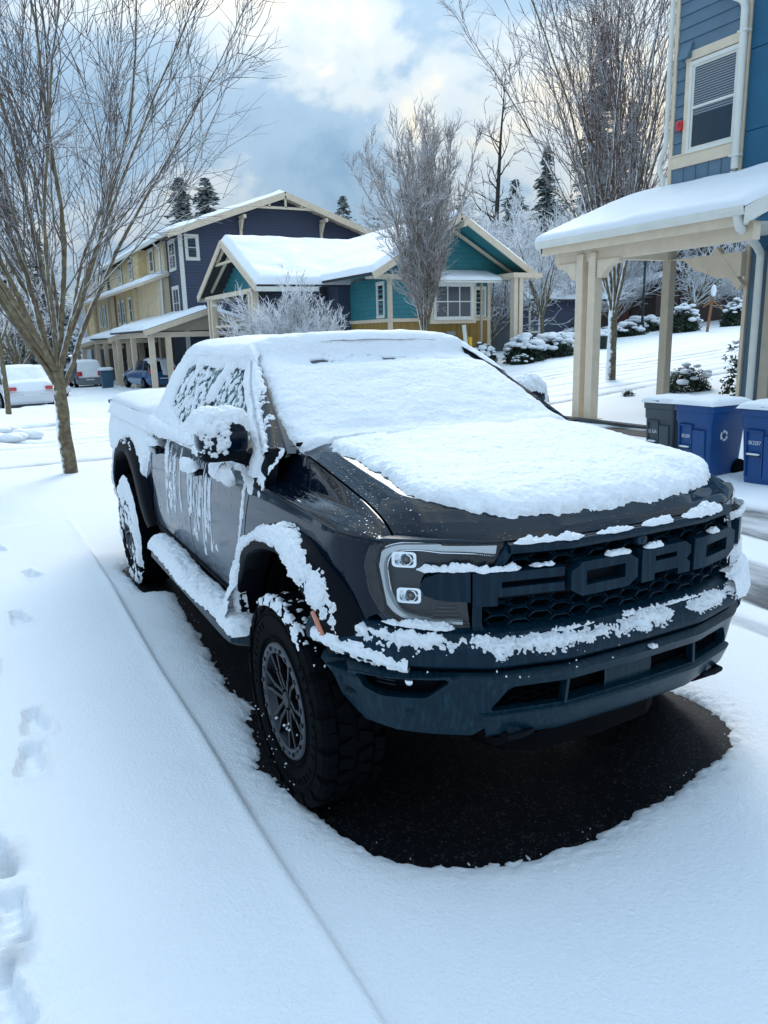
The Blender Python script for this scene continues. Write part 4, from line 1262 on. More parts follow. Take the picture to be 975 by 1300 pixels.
lace = sst(.12, .22, fbm(P * np.array([1, 1, .8]), 24, 4, 133) + .17 * sst(-1.6, -1.75, X_) + .30 * (1.47 - Z_) - .10)
Tk = np.where((solid <= 0) & onglass, np.maximum(Tk, -.004 + .010 * lace + .003 * fine), Tk)
Tk = np.where(inside, Tk, -.012)
snow_skin('side_window_snow', P, Tk, TR, N=Nn)
# big roll of snow on the belt line at the back, covering handle height
def ridge(name, path, nrm, width, height, gaps=0.0, n=220, k=14, seed=1, parent=TR, taper=.06, rough=.25, frq=14, up=None, sag=0.0):
    """lumpy bank of snow along path(t)->(n,3)"""
    t = np.linspace(0, 1, n)
    C = path(t); Nn = nrm(t)
    Tn = np.gradient(C, axis=0); Tn /= np.linalg.norm(Tn, axis=1)[:, None]
    Sd = np.cross(Tn, Nn)
    Sd /= np.linalg.norm(Sd, axis=1)[:, None]
    a = np.linspace(-1, 1, k)
    amp = fbm(C, frq, 3, seed) + .5 * fbm(C, frq * 3, 2, seed + 1)
    amp = (1 + rough * amp * 1.6) - gaps * sst(.0, .25, fbm(C, frq * .35, 2, seed + 7) + .05)
    amp = np.clip(amp * sst(0, taper, t) * sst(1, 1 - taper, t), 0, None)
    w = (width(t) if callable(width) else width) * np.minimum(amp, 1.2) ** .5
    h = (height(t) if callable(height) else height) * np.minimum(amp, 1.5)
    prof = np.sqrt(np.clip(1 - a ** 2, 0, 1))
    P = C[:, None] + Sd[:, None] * (a[None] * w[:, None])[..., None] + Nn[:, None] * (prof[None] * h[:, None])[..., None]
    P[..., 2] -= (sag * np.clip(-a, 0, 1)[None] ** 2) * amp[:, None]
    Q = P + Nn[:, None] * (prof[None, :, None]) * (np.minimum(h, .03)[:, None] * .45)[..., None] * fbm(P, 40, 3, seed + 3)[..., None]
    Q += Sd[:, None] * (np.minimum(h, .03)[:, None] * .5)[..., None] * fbm(P, 30, 3, seed + 5)[..., None] * sst(.3, .9, np.abs(a))[None, :, None]
    Q += Nn[:, None] * (prof[None, :, None] * (.010 * np.minimum(1, .028 / np.maximum(h, .01)) ** 1.5)[:, None, None] * 1.3 * grain(Q, .015, seed + 9)[..., None]) * sst(.1, .5, amp)[:, None, None]
    keep = (amp[:-1, None] > .02) & (amp[1:, None] > .02) & np.ones((1, k - 1), bool)
    mb = MB(); mb.grid(Q, keep=keep)
    return mb.build(name, 'snow', parent, smooth=True, angle=180)
cst = lambda v: (lambda t: np.tile(np.array(v, float) / np.linalg.norm(v), (len(t), 1)))
ridge('belt_snow', lambda t: np.stack([-2.50 + 1.05 * t, -.895 + 0 * t, 1.262 - .005 * np.sin(t * 5)], -1), cst((0, -.5, 1)), lambda t: .055 - .03 * t, lambda t: .075 - .05 * t, seed=141, rough=.3, frq=6)
ridge('handle_snow', lambda t: np.stack([-2.44 + .30 * t, -.955 + 0 * t, 1.185 + 0 * t], -1), cst((0, -.3, 1)), .030, .035, seed=143, taper=.2)
ridge('handle_snow', lambda t: np.stack([-1.44 + .24 * t, -.965 + 0 * t, 1.158 + 0 * t], -1), cst((0, -.4, 1)), .035, .05, seed=144, taper=.25)
ridge('belt_snow', lambda t: np.stack([-1.40 + .62 * t, -.905 + 0 * t, 1.243 + 0 * t], -1), cst((0, -.5, 1)), .028, .03, gaps=.7, seed=147, rough=.4, frq=9)
# doors: frozen runs of snow
X_, Z_ = G(np.linspace(-2.49, -.57, 700), np.linspace(.54, 1.25, 220), indexing='ij')
P = S(-1)(X_, Z_); Nn = normals(P, (0, -1, 0))
fine = fbm(P * np.array([1, 1, .7]), 55, 3, 151); mid = fbm(P * np.array([1.4, 1, .6]), 12, 4, 152); run = fbm(P * np.array([1, 1, .10]), 42, 2, 153)
a1 = sst(.045, .0, np.abs(X_ + .64 - .05 * np.sin(Z_ * 7) - .02 * mid)) * sst(.62, .72, Z_)
a2 = sst(.16, .02, np.abs(X_ + 2.10 - .35 * (1.2 - Z_) * .9 - .04 * mid)) * sst(.74, .86, Z_) * (.8 + .5 * mid)
a2b = sst(.06, .0, np.abs(X_ + 1.85 + .1 * (1.2 - Z_))) * sst(.78, .84, Z_) * .8
a3 = sst(-1.60, -1.50, X_) * sst(-.88, -.96, X_) * sst(.72, .86, Z_) * sst(.20, .50, run) * .80
a4 = sst(-1.60, -1.50, X_) * sst(-.95, -1.05, X_) * sst(.05, .0, np.abs(Z_ - .80 - .04 * np.sin(X_ * 9))) * .7
a5 = sst(1.19, 1.24, Z_) * .35
dr_ = 0 * X_; rgd = np.random.default_rng(15)
for i_ in range(26):
    xc_ = -1.56 + .62 * i_ / 26 + rgd.uniform(-.012, .012) if i_ < 20 else rgd.uniform(-2.3, -1.65); z1_ = rgd.uniform(.70, .95) if i_ % 3 else rgd.uniform(.84, 1.0); z0_ = rgd.uniform(1.12, 1.24)
    ww_ = .0055 * rgd.uniform(.7, 1.4); wob_ = .012 * np.sin(Z_ * rgd.uniform(4, 9) + i_) + .0025 * vnoise(np.stack([X_ * 0 + i_, Z_ * 40, X_ * 0], -1), 5)
    on_ = sst(z1_ - .01, z1_ + .01, Z_) * sst(z0_ + .02, z0_ - .02, Z_)
    dr_ = np.maximum(dr_, on_ * sst(ww_ * 1.5, ww_ * .4, np.abs(X_ - xc_ - wob_)) * (.80 + .35 * vnoise(np.stack([X_ * 0 + i_, Z_ * 22, X_ * 0], -1), 9)))
    dr_ = np.maximum(dr_, sst(.022, .004, np.hypot(X_ - xc_ - wob_, (Z_ - z1_) * .45)) * .95 * (i_ % 4 != 0))
gr_ = grain(P, .016, 158)
aa_ = np.maximum.reduce([a1 * 1.0, a2 * .80, a2b * .6, a4 * .6, a5])
v = np.maximum(aa_ - .66 + .50 * fine + .30 * mid + .20 * gr_, dr_ - .52 + .10 * fine)
Tk = np.where(v > 0, .006 * (1 - np.exp(-v / .16)) + .002 * gr_, v * .05)
snow_skin('door_snow', P, Tk, TR, N=Nn, cut=-.001)
# bed side: almost fully plastered
X_, Z_ = G(np.linspace(-4.41, -2.55, 330), np.linspace(.60, 1.335, 150), indexing='ij')
P = S(-1)(X_, Z_); P[..., 1] -= .003; Nn = normals(P, (0, -1, 0))
mid = fbm(P, 7, 4, 161); fine = fbm(P, 30, 3, 162)
ra = np.hypot(X_ + 3.27, Z_ - .42) - .66
lim = np.interp(X_, [-4.4, -3.6, -3.1, -2.75, -2.60], [.92, .98, 1.0, .86, 1.05])
v = np.minimum.reduce([(Z_ - lim) * 1.2, ra, (-(X_ + 2.605)) * 1.0]) + .05 * mid + .025 * fine
Tk = np.where(v > 0, .028 * (1 - np.exp(-v / .05)) + .006 * mid + .004 * fine, v * .1)
snow_skin('bed_side_snow', P, Tk, TR, N=Nn)
# heap in the bed
X_, Y_ = G(np.linspace(-4.45, -2.50, 140), np.linspace(-.93, .93, 100), indexing='ij')
zz_ = 1.335 + .09 * (1 - (np.abs(Y_) / .93) ** 6) * (1 - (np.abs(X_ + 3.48) / .98) ** 10) + .025 * fbm(np.stack([X_, Y_, X_ * 0], -1), 2.2, 3, 165) * (1 - (np.abs(Y_) / .93) ** 6) + .05 * sst(-2.9, -2.55, X_) * (1 - (np.abs(Y_) / .93) ** 8)
zz_ -= .10 * sst(.86, .93, np.abs(Y_)) + .10 * sst(-4.38, -4.45, X_) ** 2
Y_ = Y_ * (1 - .07 * sst(-4.2, -4.44, X_)); mb = MB(); mb.grid(np.stack([X_, Y_, zz_], -1)); mb.build('bed_snow', 'snow', TR, smooth=True, angle=180)
# flares
def flare_snow(name, o_, i_, dens, seed):
    n = len(o_); a = np.linspace(0, n - 1, 420); b = np.linspace(-.10, 1.02, 66)
    O = np.stack([np.interp(a, np.arange(n), o_[:, 0]), np.interp(a, np.arange(n), o_[:, 1])], -1); I = np.stack([np.interp(a, np.arange(n), i_[:, 0]), np.interp(a, np.arange(n), i_[:, 1])], -1)
    A_1, B_1 = G(a / (n - 1), b, indexing='ij')
    xz = O[:, None] * (1 - b)[None, :, None] + I[:, None] * b[None, :, None]
    off = np.interp(B_1, [-.1, 0, .04, .12, .5, .92, 1, 1.02], [.002, .004, .03, .048, .060, .066, .058, .03])
    P = S(-1)(xz[..., 0], np.clip(xz[..., 1], .42, 1.2), off); Nn = normals(P, (0, -1, .3))
    mid = fbm(P, 11, 4, seed); fine = fbm(P, 48, 3, seed + 1)
    v = dens(A_1, B_1) - .16 + .46 * mid + .34 * fine + .25 * grain(P, .014, seed + 4)
    Tk = np.where(v > 0, .017 * (1 - np.exp(-v / .25)) + .006 * fine + .008 * grain(P, .013, seed + 5), v * .03)
    snow_skin(name, P, Tk, TR, N=Nn)
def dF(A, B):
    d = np.interp(A, [0, .10, .14, .30, .36, .48, .60, .75, .86, .93, 1], [.45, .5, .5, .05, -.10, .12, .35, .4, .25, -.2, -.5])
    c = np.interp(A, [0, .14, .3, .42, .6, .8, 1], [.45, .45, .25, .30, .42, .50, .5])
    wv = np.interp(A, [0, .14, .3, .45, .7, 1], [.60, .6, .35, .45, .48, .4])
    return d + .25 - ((B - c) / wv) ** 2 * .75
flare_snow('flare_snow', FLO, FLI, dF, 171)
flare_snow('flare_snow', RLO + 0, RLI + 0, lambda A, B: np.interp(A, [0, .3, .5, .7, 1], [.3, .2, .1, -.35, -1.0]) - ((B - .1) / .5) ** 2 * .5, 175)
# running board bank
ridge('running_board_snow', lambda t: np.stack([-2.24 + 1.84 * t, -.988 + .01 * np.sin(t * 9), .548 + 0 * t], -1), cst((0, -.12, 1)), .078, lambda t: .062 + .012 * np.sin(t * 6 + 1), seed=181, rough=.05, frq=5, taper=.03, k=22, n=320)
obj = ridge('sill_snow', lambda t: np.stack([-.62 + .14 * t, -.99 + 0 * t, .56 + .22 * t], -1), cst((-.7, -.5, .6)), .06, .05, seed=184, taper=.3)
# mirror caps
def cap(name, c, sz, h, seed, dn=.35):
    a, b = G(np.linspace(-1, 1, 70), np.linspace(-1, 1, 80), indexing='ij')
    f = (1 - np.abs(a) ** 3.2) * (1 - np.abs(b) ** 3.2); f = np.clip(f, 0, 1) ** .38
    P = np.stack([c[0] + a * sz[0], c[1] + b * sz[1], c[2] - dn * h + (1 + dn) * h * f], -1)
    P += normals(P, (0, 0, 1)) * (h * .16 * fbm(P, 14, 3, seed) + h * .09 * fbm(P, 45, 3, seed + 1) + .006 * grain(P, .015, seed))[..., None]
    mb = MB(); mb.grid(P); return mb.build(name, 'snow', TR, smooth=True, angle=180)
cap('mirror_snow', (-.572, -1.005, 1.462), (.086, .120, 0), .072, 191, .45)
cap('mirror_snow', (-.985, .965, 1.460), (.085, .12, 0), .10, 193, .6)
mb = MB(); rg = np.random.default_rng(4)
X_, Z_ = G(np.linspace(-1, 1, 60), np.linspace(0, 1, 40), indexing='ij')
P = np.stack([-.640 + .015 * np.abs(X_), -1.005 + X_ * .112, 1.325 + Z_ * .155], -1)
P[..., 0] += .04 - .028
v = .25 * Z_ + .5 * fbm(P, 28, 3, 196) - .02
# back face of mirror housing faces forward (+X): plaster it
P[..., 0] = -.56 + .085 * (1 - np.abs(X_) ** 4.5) ** .22 * (1 - np.abs(Z_ * 2 - 1) ** 4.5) ** .22
v = -.14 + .55 * sst(.5, 1.0, Z_) + .85 * fbm(P, 30, 4, 196) + .3 * grain(P, .014, 197) - .75 * sst(.05, .40, X_) - .3 * sst(.92, 1, np.abs(X_))
Tk = np.where(v > 0, .016 * (1 - np.exp(-v / .2)), v * .03)
snow_skin('mirror_snow', P, Tk, TR, hint=(1, 0, 0))
# handle / mirror-base lumps on the door below the mirror
ridge('mirror_base_snow', lambda t: np.stack([-.86 + .20 * t, -.955 + 0 * t, 1.235 - .03 * t], -1), cst((0, -.7, .7)), .05, .045, seed=198, taper=.3)
ridge('mirror_base_snow', lambda t: np.stack([-.60 + .12 * t, -.985 + 0 * t, 1.235 + .02 * t], -1), cst((.3, -.7, -.2)), .055, .05, seed=199, taper=.35)
# A pillar: crusted near the top, speckled below
a_, b__ = G(np.linspace(0, 1, 260), np.linspace(0, 1, 50), indexing='ij')
tq = np.linspace(0, 1, len(PA)); PAi = np.stack([np.interp(a_, tq, PA[:, k]) for k in range(3)], -1); PBi = np.stack([np.interp(a_, tq, PB[:, k]) for k in range(3)], -1)
P = PAi * (1 - b__[..., None]) + PBi * b__[..., None] + np.array([.010, -.010, .012]) * (np.sin(PI * b__) ** .5)[..., None]
v = np.interp(a_, [0, .25, .5, .75, 1], [-.16, -.02, .12, .5, .8]) + .75 * fbm(P, 40, 3, 203) + .30 * fbm(P, 10, 3, 204) - .35 * sst(.16, .02, b__) * sst(.95, .8, a_) + .55 * sst(.72, .95, b__)
snow_skin('pillar_snow', P, np.where(v > 0, .018 * (1 - np.exp(-v / .25)), v * .03), TR, hint=(1, -1, 1))
# A-pillar foot: speckled
X_, Z_ = G(np.linspace(-.62, -.34, 130), np.linspace(1.15, 1.36, 90), indexing='ij')
P = np.stack([X_, -.90 + .10 * sst(1.22, 1.36, Z_), Z_], -1)
v = .5 * fbm(P, 30, 3, 201) - .06 + .35 * sst(.06, 0, np.abs(X_ + .56 + .5 * (Z_ - 1.25)))
snow_skin('pillar_snow', P, np.where(v > 0, .014 * (1 - np.exp(-v / .2)), v * .03), TR, hint=(0, -1, 0))
# nose: ledge, lamp sills, bars
Fp = lambda y0, y1, z, off: (lambda t: F(y0 + (y1 - y0) * t, (z(t) if callable(z) else z + 0 * t), off))
upF = cst((.25, 0, 1))
Y_, B_2 = G(np.linspace(-.885, .90, 640), np.linspace(0, 1, 34), indexing='ij')
zz_ = np.interp(B_2, [0, .35, .6, .8, 1], [.885, .866, .838, .812, .790]); of = np.interp(B_2, [0, .35, .6, .8, 1], [.010, .034, .046, .058, .060])
P = F(Y_, zz_, of); Nn = normals(P, (1, 0, 1))
mid = fbm(P, 8, 4, 211); fine = fbm(P, 50, 3, 212); crs = fbm(P, 22, 3, 214)
wl = np.interp(Y_, [-.885, -.83, -.70, -.60, -.50, -.25, .10, .18, .20, .24, .40, .47, .55, .9], [.25, .55, .50, .42, .40, .36, .42, -.1, -.2, .4, .42, .1, .6, .7])
cen = np.interp(Y_, [-.885, -.75, -.6, -.3, .4, .9], [.30, .35, .55, .60, .60, .5])
spkl = sst(-.50, -.62, Y_)
v = wl - .20 - np.abs(B_2 - cen) * 1.35 + (.38 - .14 * sst(-.55, -.45, Y_)) * mid + .26 * fine + .34 * grain(P, .011, 216) - spkl * (.10 - .60 * crs)
Tk = np.where(v > 0, (.024 - .010 * spkl) * (1 - np.exp(-v / .20)) + .005 * fine + .004 * crs + .008 * grain(P, .012, 215), v * .04)
snow_skin('fascia_snow', P, Tk, TR, N=Nn)
for (y0, y1, z0, z1, of, hh, gp, sd_) in ((-.49, -.24, 1.166, 1.168, .018, .022, .2, 221), (-.20, -.03, 1.166, 1.166, .018, .016, .5, 222), (.0, .16, 1.166, 1.166, .016, .020, .4, 223), (.20, .45, 1.166, 1.168, .014, .032, .1, 224),
                                     (-.745, -.57, 1.088, 1.090, .022, .026, 0, 225), (-.60, -.46, 1.086, 1.090, .028, .016, .2, 226), (-.17, -.05, 1.092, 1.092, .03, .012, .2, 227), (.0, .10, 1.092, 1.092, .03, .014, .2, 228), (.33, .40, 1.092, 1.092, .03, .010, .4, 229),
                                     (-.83, -.64, .896, .886, .004, .022, .15, 230), (-.50, .45, .868, .868, .020, .007, 1.0, 231), (.03, .07, .735, .735, .05, .010, 0, 232), (-.44, -.35, 1.092, 1.092, .028, .008, .6, 233)):
    ridge('trim_snow', (lambda y0, y1, z0, z1, of: (lambda t: F(y0 + (y1 - y0) * t, z0 + (z1 - z0) * t, of)))(y0, y1, z0, z1, of), upF, max(.016, hh * .8), hh * .72, gaps=gp, seed=sd_, rough=.55, frq=20, taper=.22, n=260, k=18)
# driver-side corner, seen edge on
Y_, Z_ = G(np.linspace(.50, .865, 150), np.linspace(.80, 1.13, 120), indexing='ij')
P = F(Y_, Z_, np.interp(Z_, [.80, .86, .90, 1.13], [.055, .040, .012, .010])); mid = fbm(P, 9, 4, 241); fine = fbm(P, 40, 3, 242); gr_ = grain(P, .014, 243)
v = np.minimum(sst(.50, .66, Y_ + .10 * (Z_ < .9)), 1) * .62 - .30 + .45 * mid + .3 * fine + .2 * gr_ - .9 * sst(.07, .02, np.abs(Z_ - 1.035)) * sst(.76, .70, Y_) + .25 * sst(.93, .86, Z_) - 1.5 * sst(.74, .82, Y_) * (Z_ > .93)
Tk = np.where(v > 0, .034 * (1 - np.exp(-v / .2)) + .008 * mid + .008 * gr_, v * .03)
snow_skin('corner_snow', P, Tk, TR, N=normals(P, (1, 1, 0)))
# second lower run of crumbs under the lamp, towards the flare
Y_, Z_ = G(np.linspace(-.918, -.76, 150), np.linspace(.745, .83, 70), indexing='ij')
P = F(Y_, Z_, np.interp(Z_, [.745, .765, .80, .83], [.02, .056, .062, .054])); mid = fbm(P, 40, 3, 251)
v = .28 - np.abs(Z_ - (.812 - (Y_ + .918) * .28)) * 14 + .5 * mid
snow_skin('fascia_snow', P, np.where(v > 0, .016 * (1 - np.exp(-v / .2)), v * .03), TR, hint=(1, -1, 0))
# crumbs thrown about
def crumbs(name, fn, n, size, seed):
    mb = MB(); rg = np.random.default_rng(seed); clumps(mb, [fn(rg) for _ in range(n)], size, seed)
    return tag(mb.build(name, 'snow', TR), kind='stuff')
crumbs('snow_crumbs', lambda r: F(r.uniform(-.87, -.1), r.choice([.77, .80, .75]) + r.uniform(-.02, .01), .06), 12, .004, 1)
crumbs('snow_crumbs', lambda r: (lambda a: np.array([.0 + .415 * math.cos(a), -.99 + abs(r.normal(0, .06)), .415 + .418 * math.sin(a)]))(r.uniform(.3, 2.3)), 16, .005, 2)
crumbs('snow_crumbs', lambda r: (lambda a, q: np.array([q * math.cos(a), -1.002, .415 + q * math.sin(a)]))(r.uniform(3.6, 5.2), r.uniform(.25, .38)), 16, .005, 3)
crumbs('snow_crumbs', lambda r: (lambda a, q: np.array([q * math.cos(a), -.985, .415 + q * math.sin(a)]))(r.uniform(3.9, 5.6), r.uniform(.08, .19)), 7, .009, 6)
# rear wheel caked with snow
a, rr = G(np.linspace(0, 2 * PI, 260), np.linspace(.03, .42, 70), indexing='ij')
P = np.stack([-3.27 + rr * np.cos(a), -1.003 - .0 * rr, .415 + rr * np.sin(a)], -1); P[..., 1] = np.interp(rr, [.03, .19, .25, .39, .42], [-.985, -.985, -1.0, -1.003, -.98])
v = .25 * np.sin(a + .5) + .75 * fbm(P, 16, 3, 261) + .18 * (rr > .33) - .02
snow_skin('wheel_snow', P, np.where(v > 0, .016 * (1 - np.exp(-v / .3)), v * .02), TR, N=np.zeros_like(P) + np.array([0, -1, 0]))
# front tyre: shoulder dusting
a, rr = G(np.linspace(.9, 2.2, 160), np.linspace(0, 1, 40), indexing='ij')
r_ = np.interp(rr, [0, .5, 1], [.385, .422, .424]); y_ = np.interp(rr, [0, .5, 1], [-1.012, -.995, -.90])
P = np.stack([r_ * np.cos(a), y_, .415 + r_ * np.sin(a)], -1)
v = .8 * fbm(P, 36, 3, 271) - .17 - .3 * (rr > .6)
snow_skin('wheel_snow', P, np.where(v > 0, .009 * (1 - np.exp(-v / .3)), v * .02), TR, hint=(0, -1, 1))

# ================================================================== buildings
def gz(x, y): return float(terrain(x, y)) + .03
def snow_slab(name, corners, parent, t=.16, n=40, m_=30, seed=1, over=.05, mname='snow_far', droop=.5):
    """snow lying on a roof plane; corners: eave-left, eave-right, ridge-right, ridge-left"""
    c = np.array(corners, float)
    U, V = np.meshgrid(np.linspace(0, 1, n), np.linspace(0, 1, m_), indexing='ij')
    P = (1 - V)[..., None] * ((1 - U)[..., None] * c[0] + U[..., None] * c[1]) + V[..., None] * ((1 - U)[..., None] * c[3] + U[..., None] * c[2])
    Lu = np.linalg.norm(c[1] - c[0]); Lv = np.linalg.norm(c[3] - c[0])
    e = np.minimum.reduce([U * Lu, (1 - U) * Lu, V * Lv + .0, (1 - V) * Lv + t])
    f = np.sqrt(np.clip(1 - (1 - np.clip(e / (t * 1.1), 0, 1)) ** 2, 0, 1))
    h = t * f * (1 + .25 * fbm(P, 1.2, 3, seed)) - .01
    N = normals(P, (0, 0, 1))
    top = P + N * h[..., None]
    mb = MB(); mb.grid(top)
    return mb.build(name, mname, parent, smooth=True, angle=180)
def roof_plane(mb, c, t=.12, m=None):
    c = [Vector(p) for p in c]
    n = (c[1] - c[0]).cross(c[3] - c[0]).normalized()
    if n.z < 0: n = -n
    mb.hexa([p - n * t for p in c] + [p for p in c], m)
def window_y(parent, x0, x1, z0, z1, y, cols=1, rows=2, glass='window_dark', fr='trim_white', tr=.09, sgn=-1, blinds=False):
    """window on a wall facing -Y (or +X when called through window_x)"""
    return _win(parent, lambda a, b, o: (a, y + sgn * o, b), x0, x1, z0, z1, cols, rows, glass, fr, tr, blinds)
def window_x(parent, y0, y1, z0, z1, x, cols=1, rows=2, glass='window_dark', fr='trim_white', tr=.09, blinds=False):
    return _win(parent, lambda a, b, o: (x + o, a, b), y0, y1, z0, z1, cols, rows, glass, fr, tr, blinds)
def _pb(mb, fn, a0, a1, b0, b1, o0, o1, m=None):
    v = [fn(a, b, o) for o in (o0, o1) for a, b in ((a0, b0), (a1, b0), (a1, b1), (a0, b1))]
    mb.hexa(v, m)
def _win(parent, fn, a0, a1, b0, b1, cols, rows, glass, fr, tr, blinds):
    f = MB()
    _pb(f, fn, a0 - tr, a1 + tr, b1, b1 + tr * 1.2, .0, .05); _pb(f, fn, a0 - tr, a1 + tr, b0 - tr, b0, .0, .06)
    _pb(f, fn, a0 - tr, a0, b0, b1, .0, .045); _pb(f, fn, a1, a1 + tr, b0, b1, .0, .045)
    q = min(.04, (a1 - a0) * .08)
    for i in range(1, cols):
        x = a0 + (a1 - a0) * i / cols; _pb(f, fn, x - q / 2, x + q / 2, b0, b1, .0, .03)
    for i in range(1, rows):
        z = b0 + (b1 - b0) * i / rows; _pb(f, fn, a0, a1, z - q / 2, z + q / 2, .002, .034)
    for (u0, u1, w0, w1) in ((a0, a0 + q, b0, b1), (a1 - q, a1, b0, b1), (a0 + q, a1 - q, b0, b0 + q), (a0 + q, a1 - q, b1 - q, b1)):
        _pb(f, fn, u0, u1, w0, w1, .0, .025)
    o = f.build('window', fr, parent)
    for i in range(cols):
        for j in range(rows):
            p = MB(); _pb(p, fn, a0 + (a1 - a0) * i / cols + q * .6, a0 + (a1 - a0) * (i + 1) / cols - q * .6, b0 + (b1 - b0) * j / rows + q * .6, b0 + (b1 - b0) * (j + 1) / rows - q * .6, .004, .010)
            ORG[o.name] = ORG[parent.name]
            p.build('pane', glass, o)
    if blinds:
        p = MB(); z = b1 - q * 1.3; k = 0
        while z > b0 + .42 * (b1 - b0) - (0 if k % 9 else .0):
            _pb(p, fn, a0 + q, a1 - q, z - .030, z - .006, .011, .013); z -= .040; k += 1
        p.build('blinds', 'blinds', o)
    return o
def lap_siding(name, m, parent, fn, a0, a1, b0, b1, pitch, top=None, holes=(), each=False, batten=False):
    """horizontal boards (or upright battens) on a wall; top(a) limits the height under a gable"""
    mb = MB(); out = []
    _pb(mb, fn, a0, a1, b0, b1, -.10, -.03) if top is None else None
    if top is not None:
        n = 24; A = np.linspace(a0, a1, n)
        for i in range(n - 1):
            mb.hexa([fn(A[i], b0, -.1), fn(A[i + 1], b0, -.1), fn(A[i + 1], top(A[i + 1]), -.1), fn(A[i], top(A[i]), -.1), fn(A[i], b0, -.03), fn(A[i + 1], b0, -.03), fn(A[i + 1], top(A[i + 1]), -.03), fn(A[i], top(A[i]), -.03)])
    z = b0
    if batten:
        _pb(mb, fn, a0, a1, b0, b1, -.03, .0) if top is None else None
        a = a0 + pitch / 2
        while a < a1:
            _pb(mb, fn, a - .02, a + .02, b0, b1 if top is None else top(a), 0, .02); a += pitch
        return mb.build(name, m, parent)
    first = True
    while z < b1 - .01:
        z2 = min(z + pitch, b1); segs = [(a0, a1)]
        if top is not None:
            A = np.linspace(a0, a1, 200); ok = A[np.array([top(a) for a in A]) >= z + pitch * .5]
            if len(ok) < 2: break
            segs = [(ok[0], ok[-1])]
        for h in holes:
            if h[2] < z2 - .01 and h[3] > z + .01:
                ns = []
                for s0, s1 in segs:
                    if h[0] > s0 and h[1] < s1: ns += [(s0, h[0]), (h[1], s1)]
                    elif h[0] <= s0 < h[1] < s1: ns += [(h[1], s1)]
                    elif s0 < h[0] < s1 <= h[1]: ns += [(s0, h[0])]
                    elif h[0] <= s0 and h[1] >= s1: pass
                    else: ns += [(s0, s1)]
                segs = ns
        for s0, s1 in segs:
            t = MB() if each else mb
            v = [fn(s0, z, -.03), fn(s1, z, -.03), fn(s1, z2, -.03), fn(s0, z2, -.03), fn(s0, z, .018), fn(s1, z, .018), fn(s1, z2 - .004, -.002), fn(s0, z2 - .004, -.002)]
            t.hexa(v)
            if each: t.build(name, m, parent)
        z = z2
    if not each: return mb.build(name, m, parent)
    else: mb.build('wall', m, parent)

# ---- the blue house with the porch on the right
BH = empty('blue_house', (-6.0, 10.5, gz(-6, 10)), 'blue lap-sided house with cream trim and snowy porch roof at the right edge', 'house')
fy = lambda y: (lambda a, b, o: (a, y - o, b))
fx = lambda x: (lambda a, b, o: (x + o, a, b))
wy = 9.83
wn = (-7.66, -6.76, 4.86, 6.22)
lap_siding('siding_plank', 'siding_blue', BH, fy(wy), -8.02, -6.70, 4.82, 9.0, .205, holes=[(wn[0] - .10, wn[1] + .10, wn[2] - .2, wn[3] + .14)], each=True)
window_y(BH, *wn, wy, 1, 2, fr='trim_white', tr=.055, blinds=True)
mb = MB()
for (a0, a1, b0, b1) in ((wn[0] - .15, wn[0] - .055, wn[2] - .10, wn[3] + .09), (wn[1] + .055, wn[1] + .10, wn[2] - .1, wn[3] + .09), (wn[0] - .17, wn[1] + .12, wn[3] + .09, wn[3] + .24)):
    mb.box(a0, a1, wy - .035, wy + .02, b0, b1)
mb.box(-8.02, -6.70, wy - .04, wy + .02, 4.60, 4.80); mb.box(-8.02, -6.70, wy - .055, wy + .02, 4.80, 4.83)
mb.build('window_trim', 'trim', BH, bevel=.006)
for i in range(5):
    obj_box('siding_panel', -8.02 + i * .265, -8.02 + (i + 1) * .265 - .03, wy - .012, wy + .02, 3.95, 4.60, 'siding_blue', BH, bevel=.004)
    obj_box('batten', -8.02 + (i + 1) * .265 - .03, -8.02 + (i + 1) * .265, wy - .026, wy + .02, 3.95, 4.60, 'siding_blue', BH, bevel=.004)
obj_box('corner_board', -8.10, -8.02, wy - .04, wy + .05, 3.9, 9.0, 'trim', BH, bevel=.006)
obj_box('corner_board', -6.70, -6.56, wy - .045, wy + .02, 3.9, 9.0, 'trim', BH, bevel=.006)
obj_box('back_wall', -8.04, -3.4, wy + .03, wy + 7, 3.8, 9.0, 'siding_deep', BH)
for i in range(3):
    for j in range(5):
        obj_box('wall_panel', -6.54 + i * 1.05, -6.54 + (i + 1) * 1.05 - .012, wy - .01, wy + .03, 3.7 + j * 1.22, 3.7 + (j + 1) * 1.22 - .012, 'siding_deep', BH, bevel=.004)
def pipe(name, pts, r, m='trim_white', parent=BH, n=10):
    p = np.array(pts, float); q = [p[0]]
    for i in range(1, len(p) - 1):
        a, b, c = p[i - 1], p[i], p[i + 1]; k = min(.12, np.linalg.norm(b - a) * .4, np.linalg.norm(c - b) * .4)
        s_, e_ = b + (a - b) / np.linalg.norm(a - b) * k, b + (c - b) / np.linalg.norm(c - b) * k
        for t in np.linspace(0, 1, 5): q.append((1 - t) ** 2 * s_ + 2 * t * (1 - t) * b + t * t * e_)
    q.append(p[-1]); mb = MB(); mb.tube(q, r, n); return mb.build(name, m, parent, smooth=True, angle=60)
pipe('downspout', [(-8.14, wy - .07, 9.0), (-8.14, wy - .07, 5.0), (-8.26, wy - .07, 4.78), (-8.26, wy - .07, 4.60), (-8.16, wy - .07, 4.45), (-8.16, wy - .10, 4.20)], .045)
pipe('downspout', [(-7.15, wy - .14, 7.22), (-6.86, wy - .14, 7.0), (-6.62, wy - .12, 6.85), (-6.62, wy - .10, 4.25), (-6.75, wy - .28, 4.08)], .062)
for z_ in (6.4, 4.55):
    obj_box('pipe_strap', -6.70, -6.52, wy - .17, wy - .045, z_, z_ + .03, 'trim_white', BH)
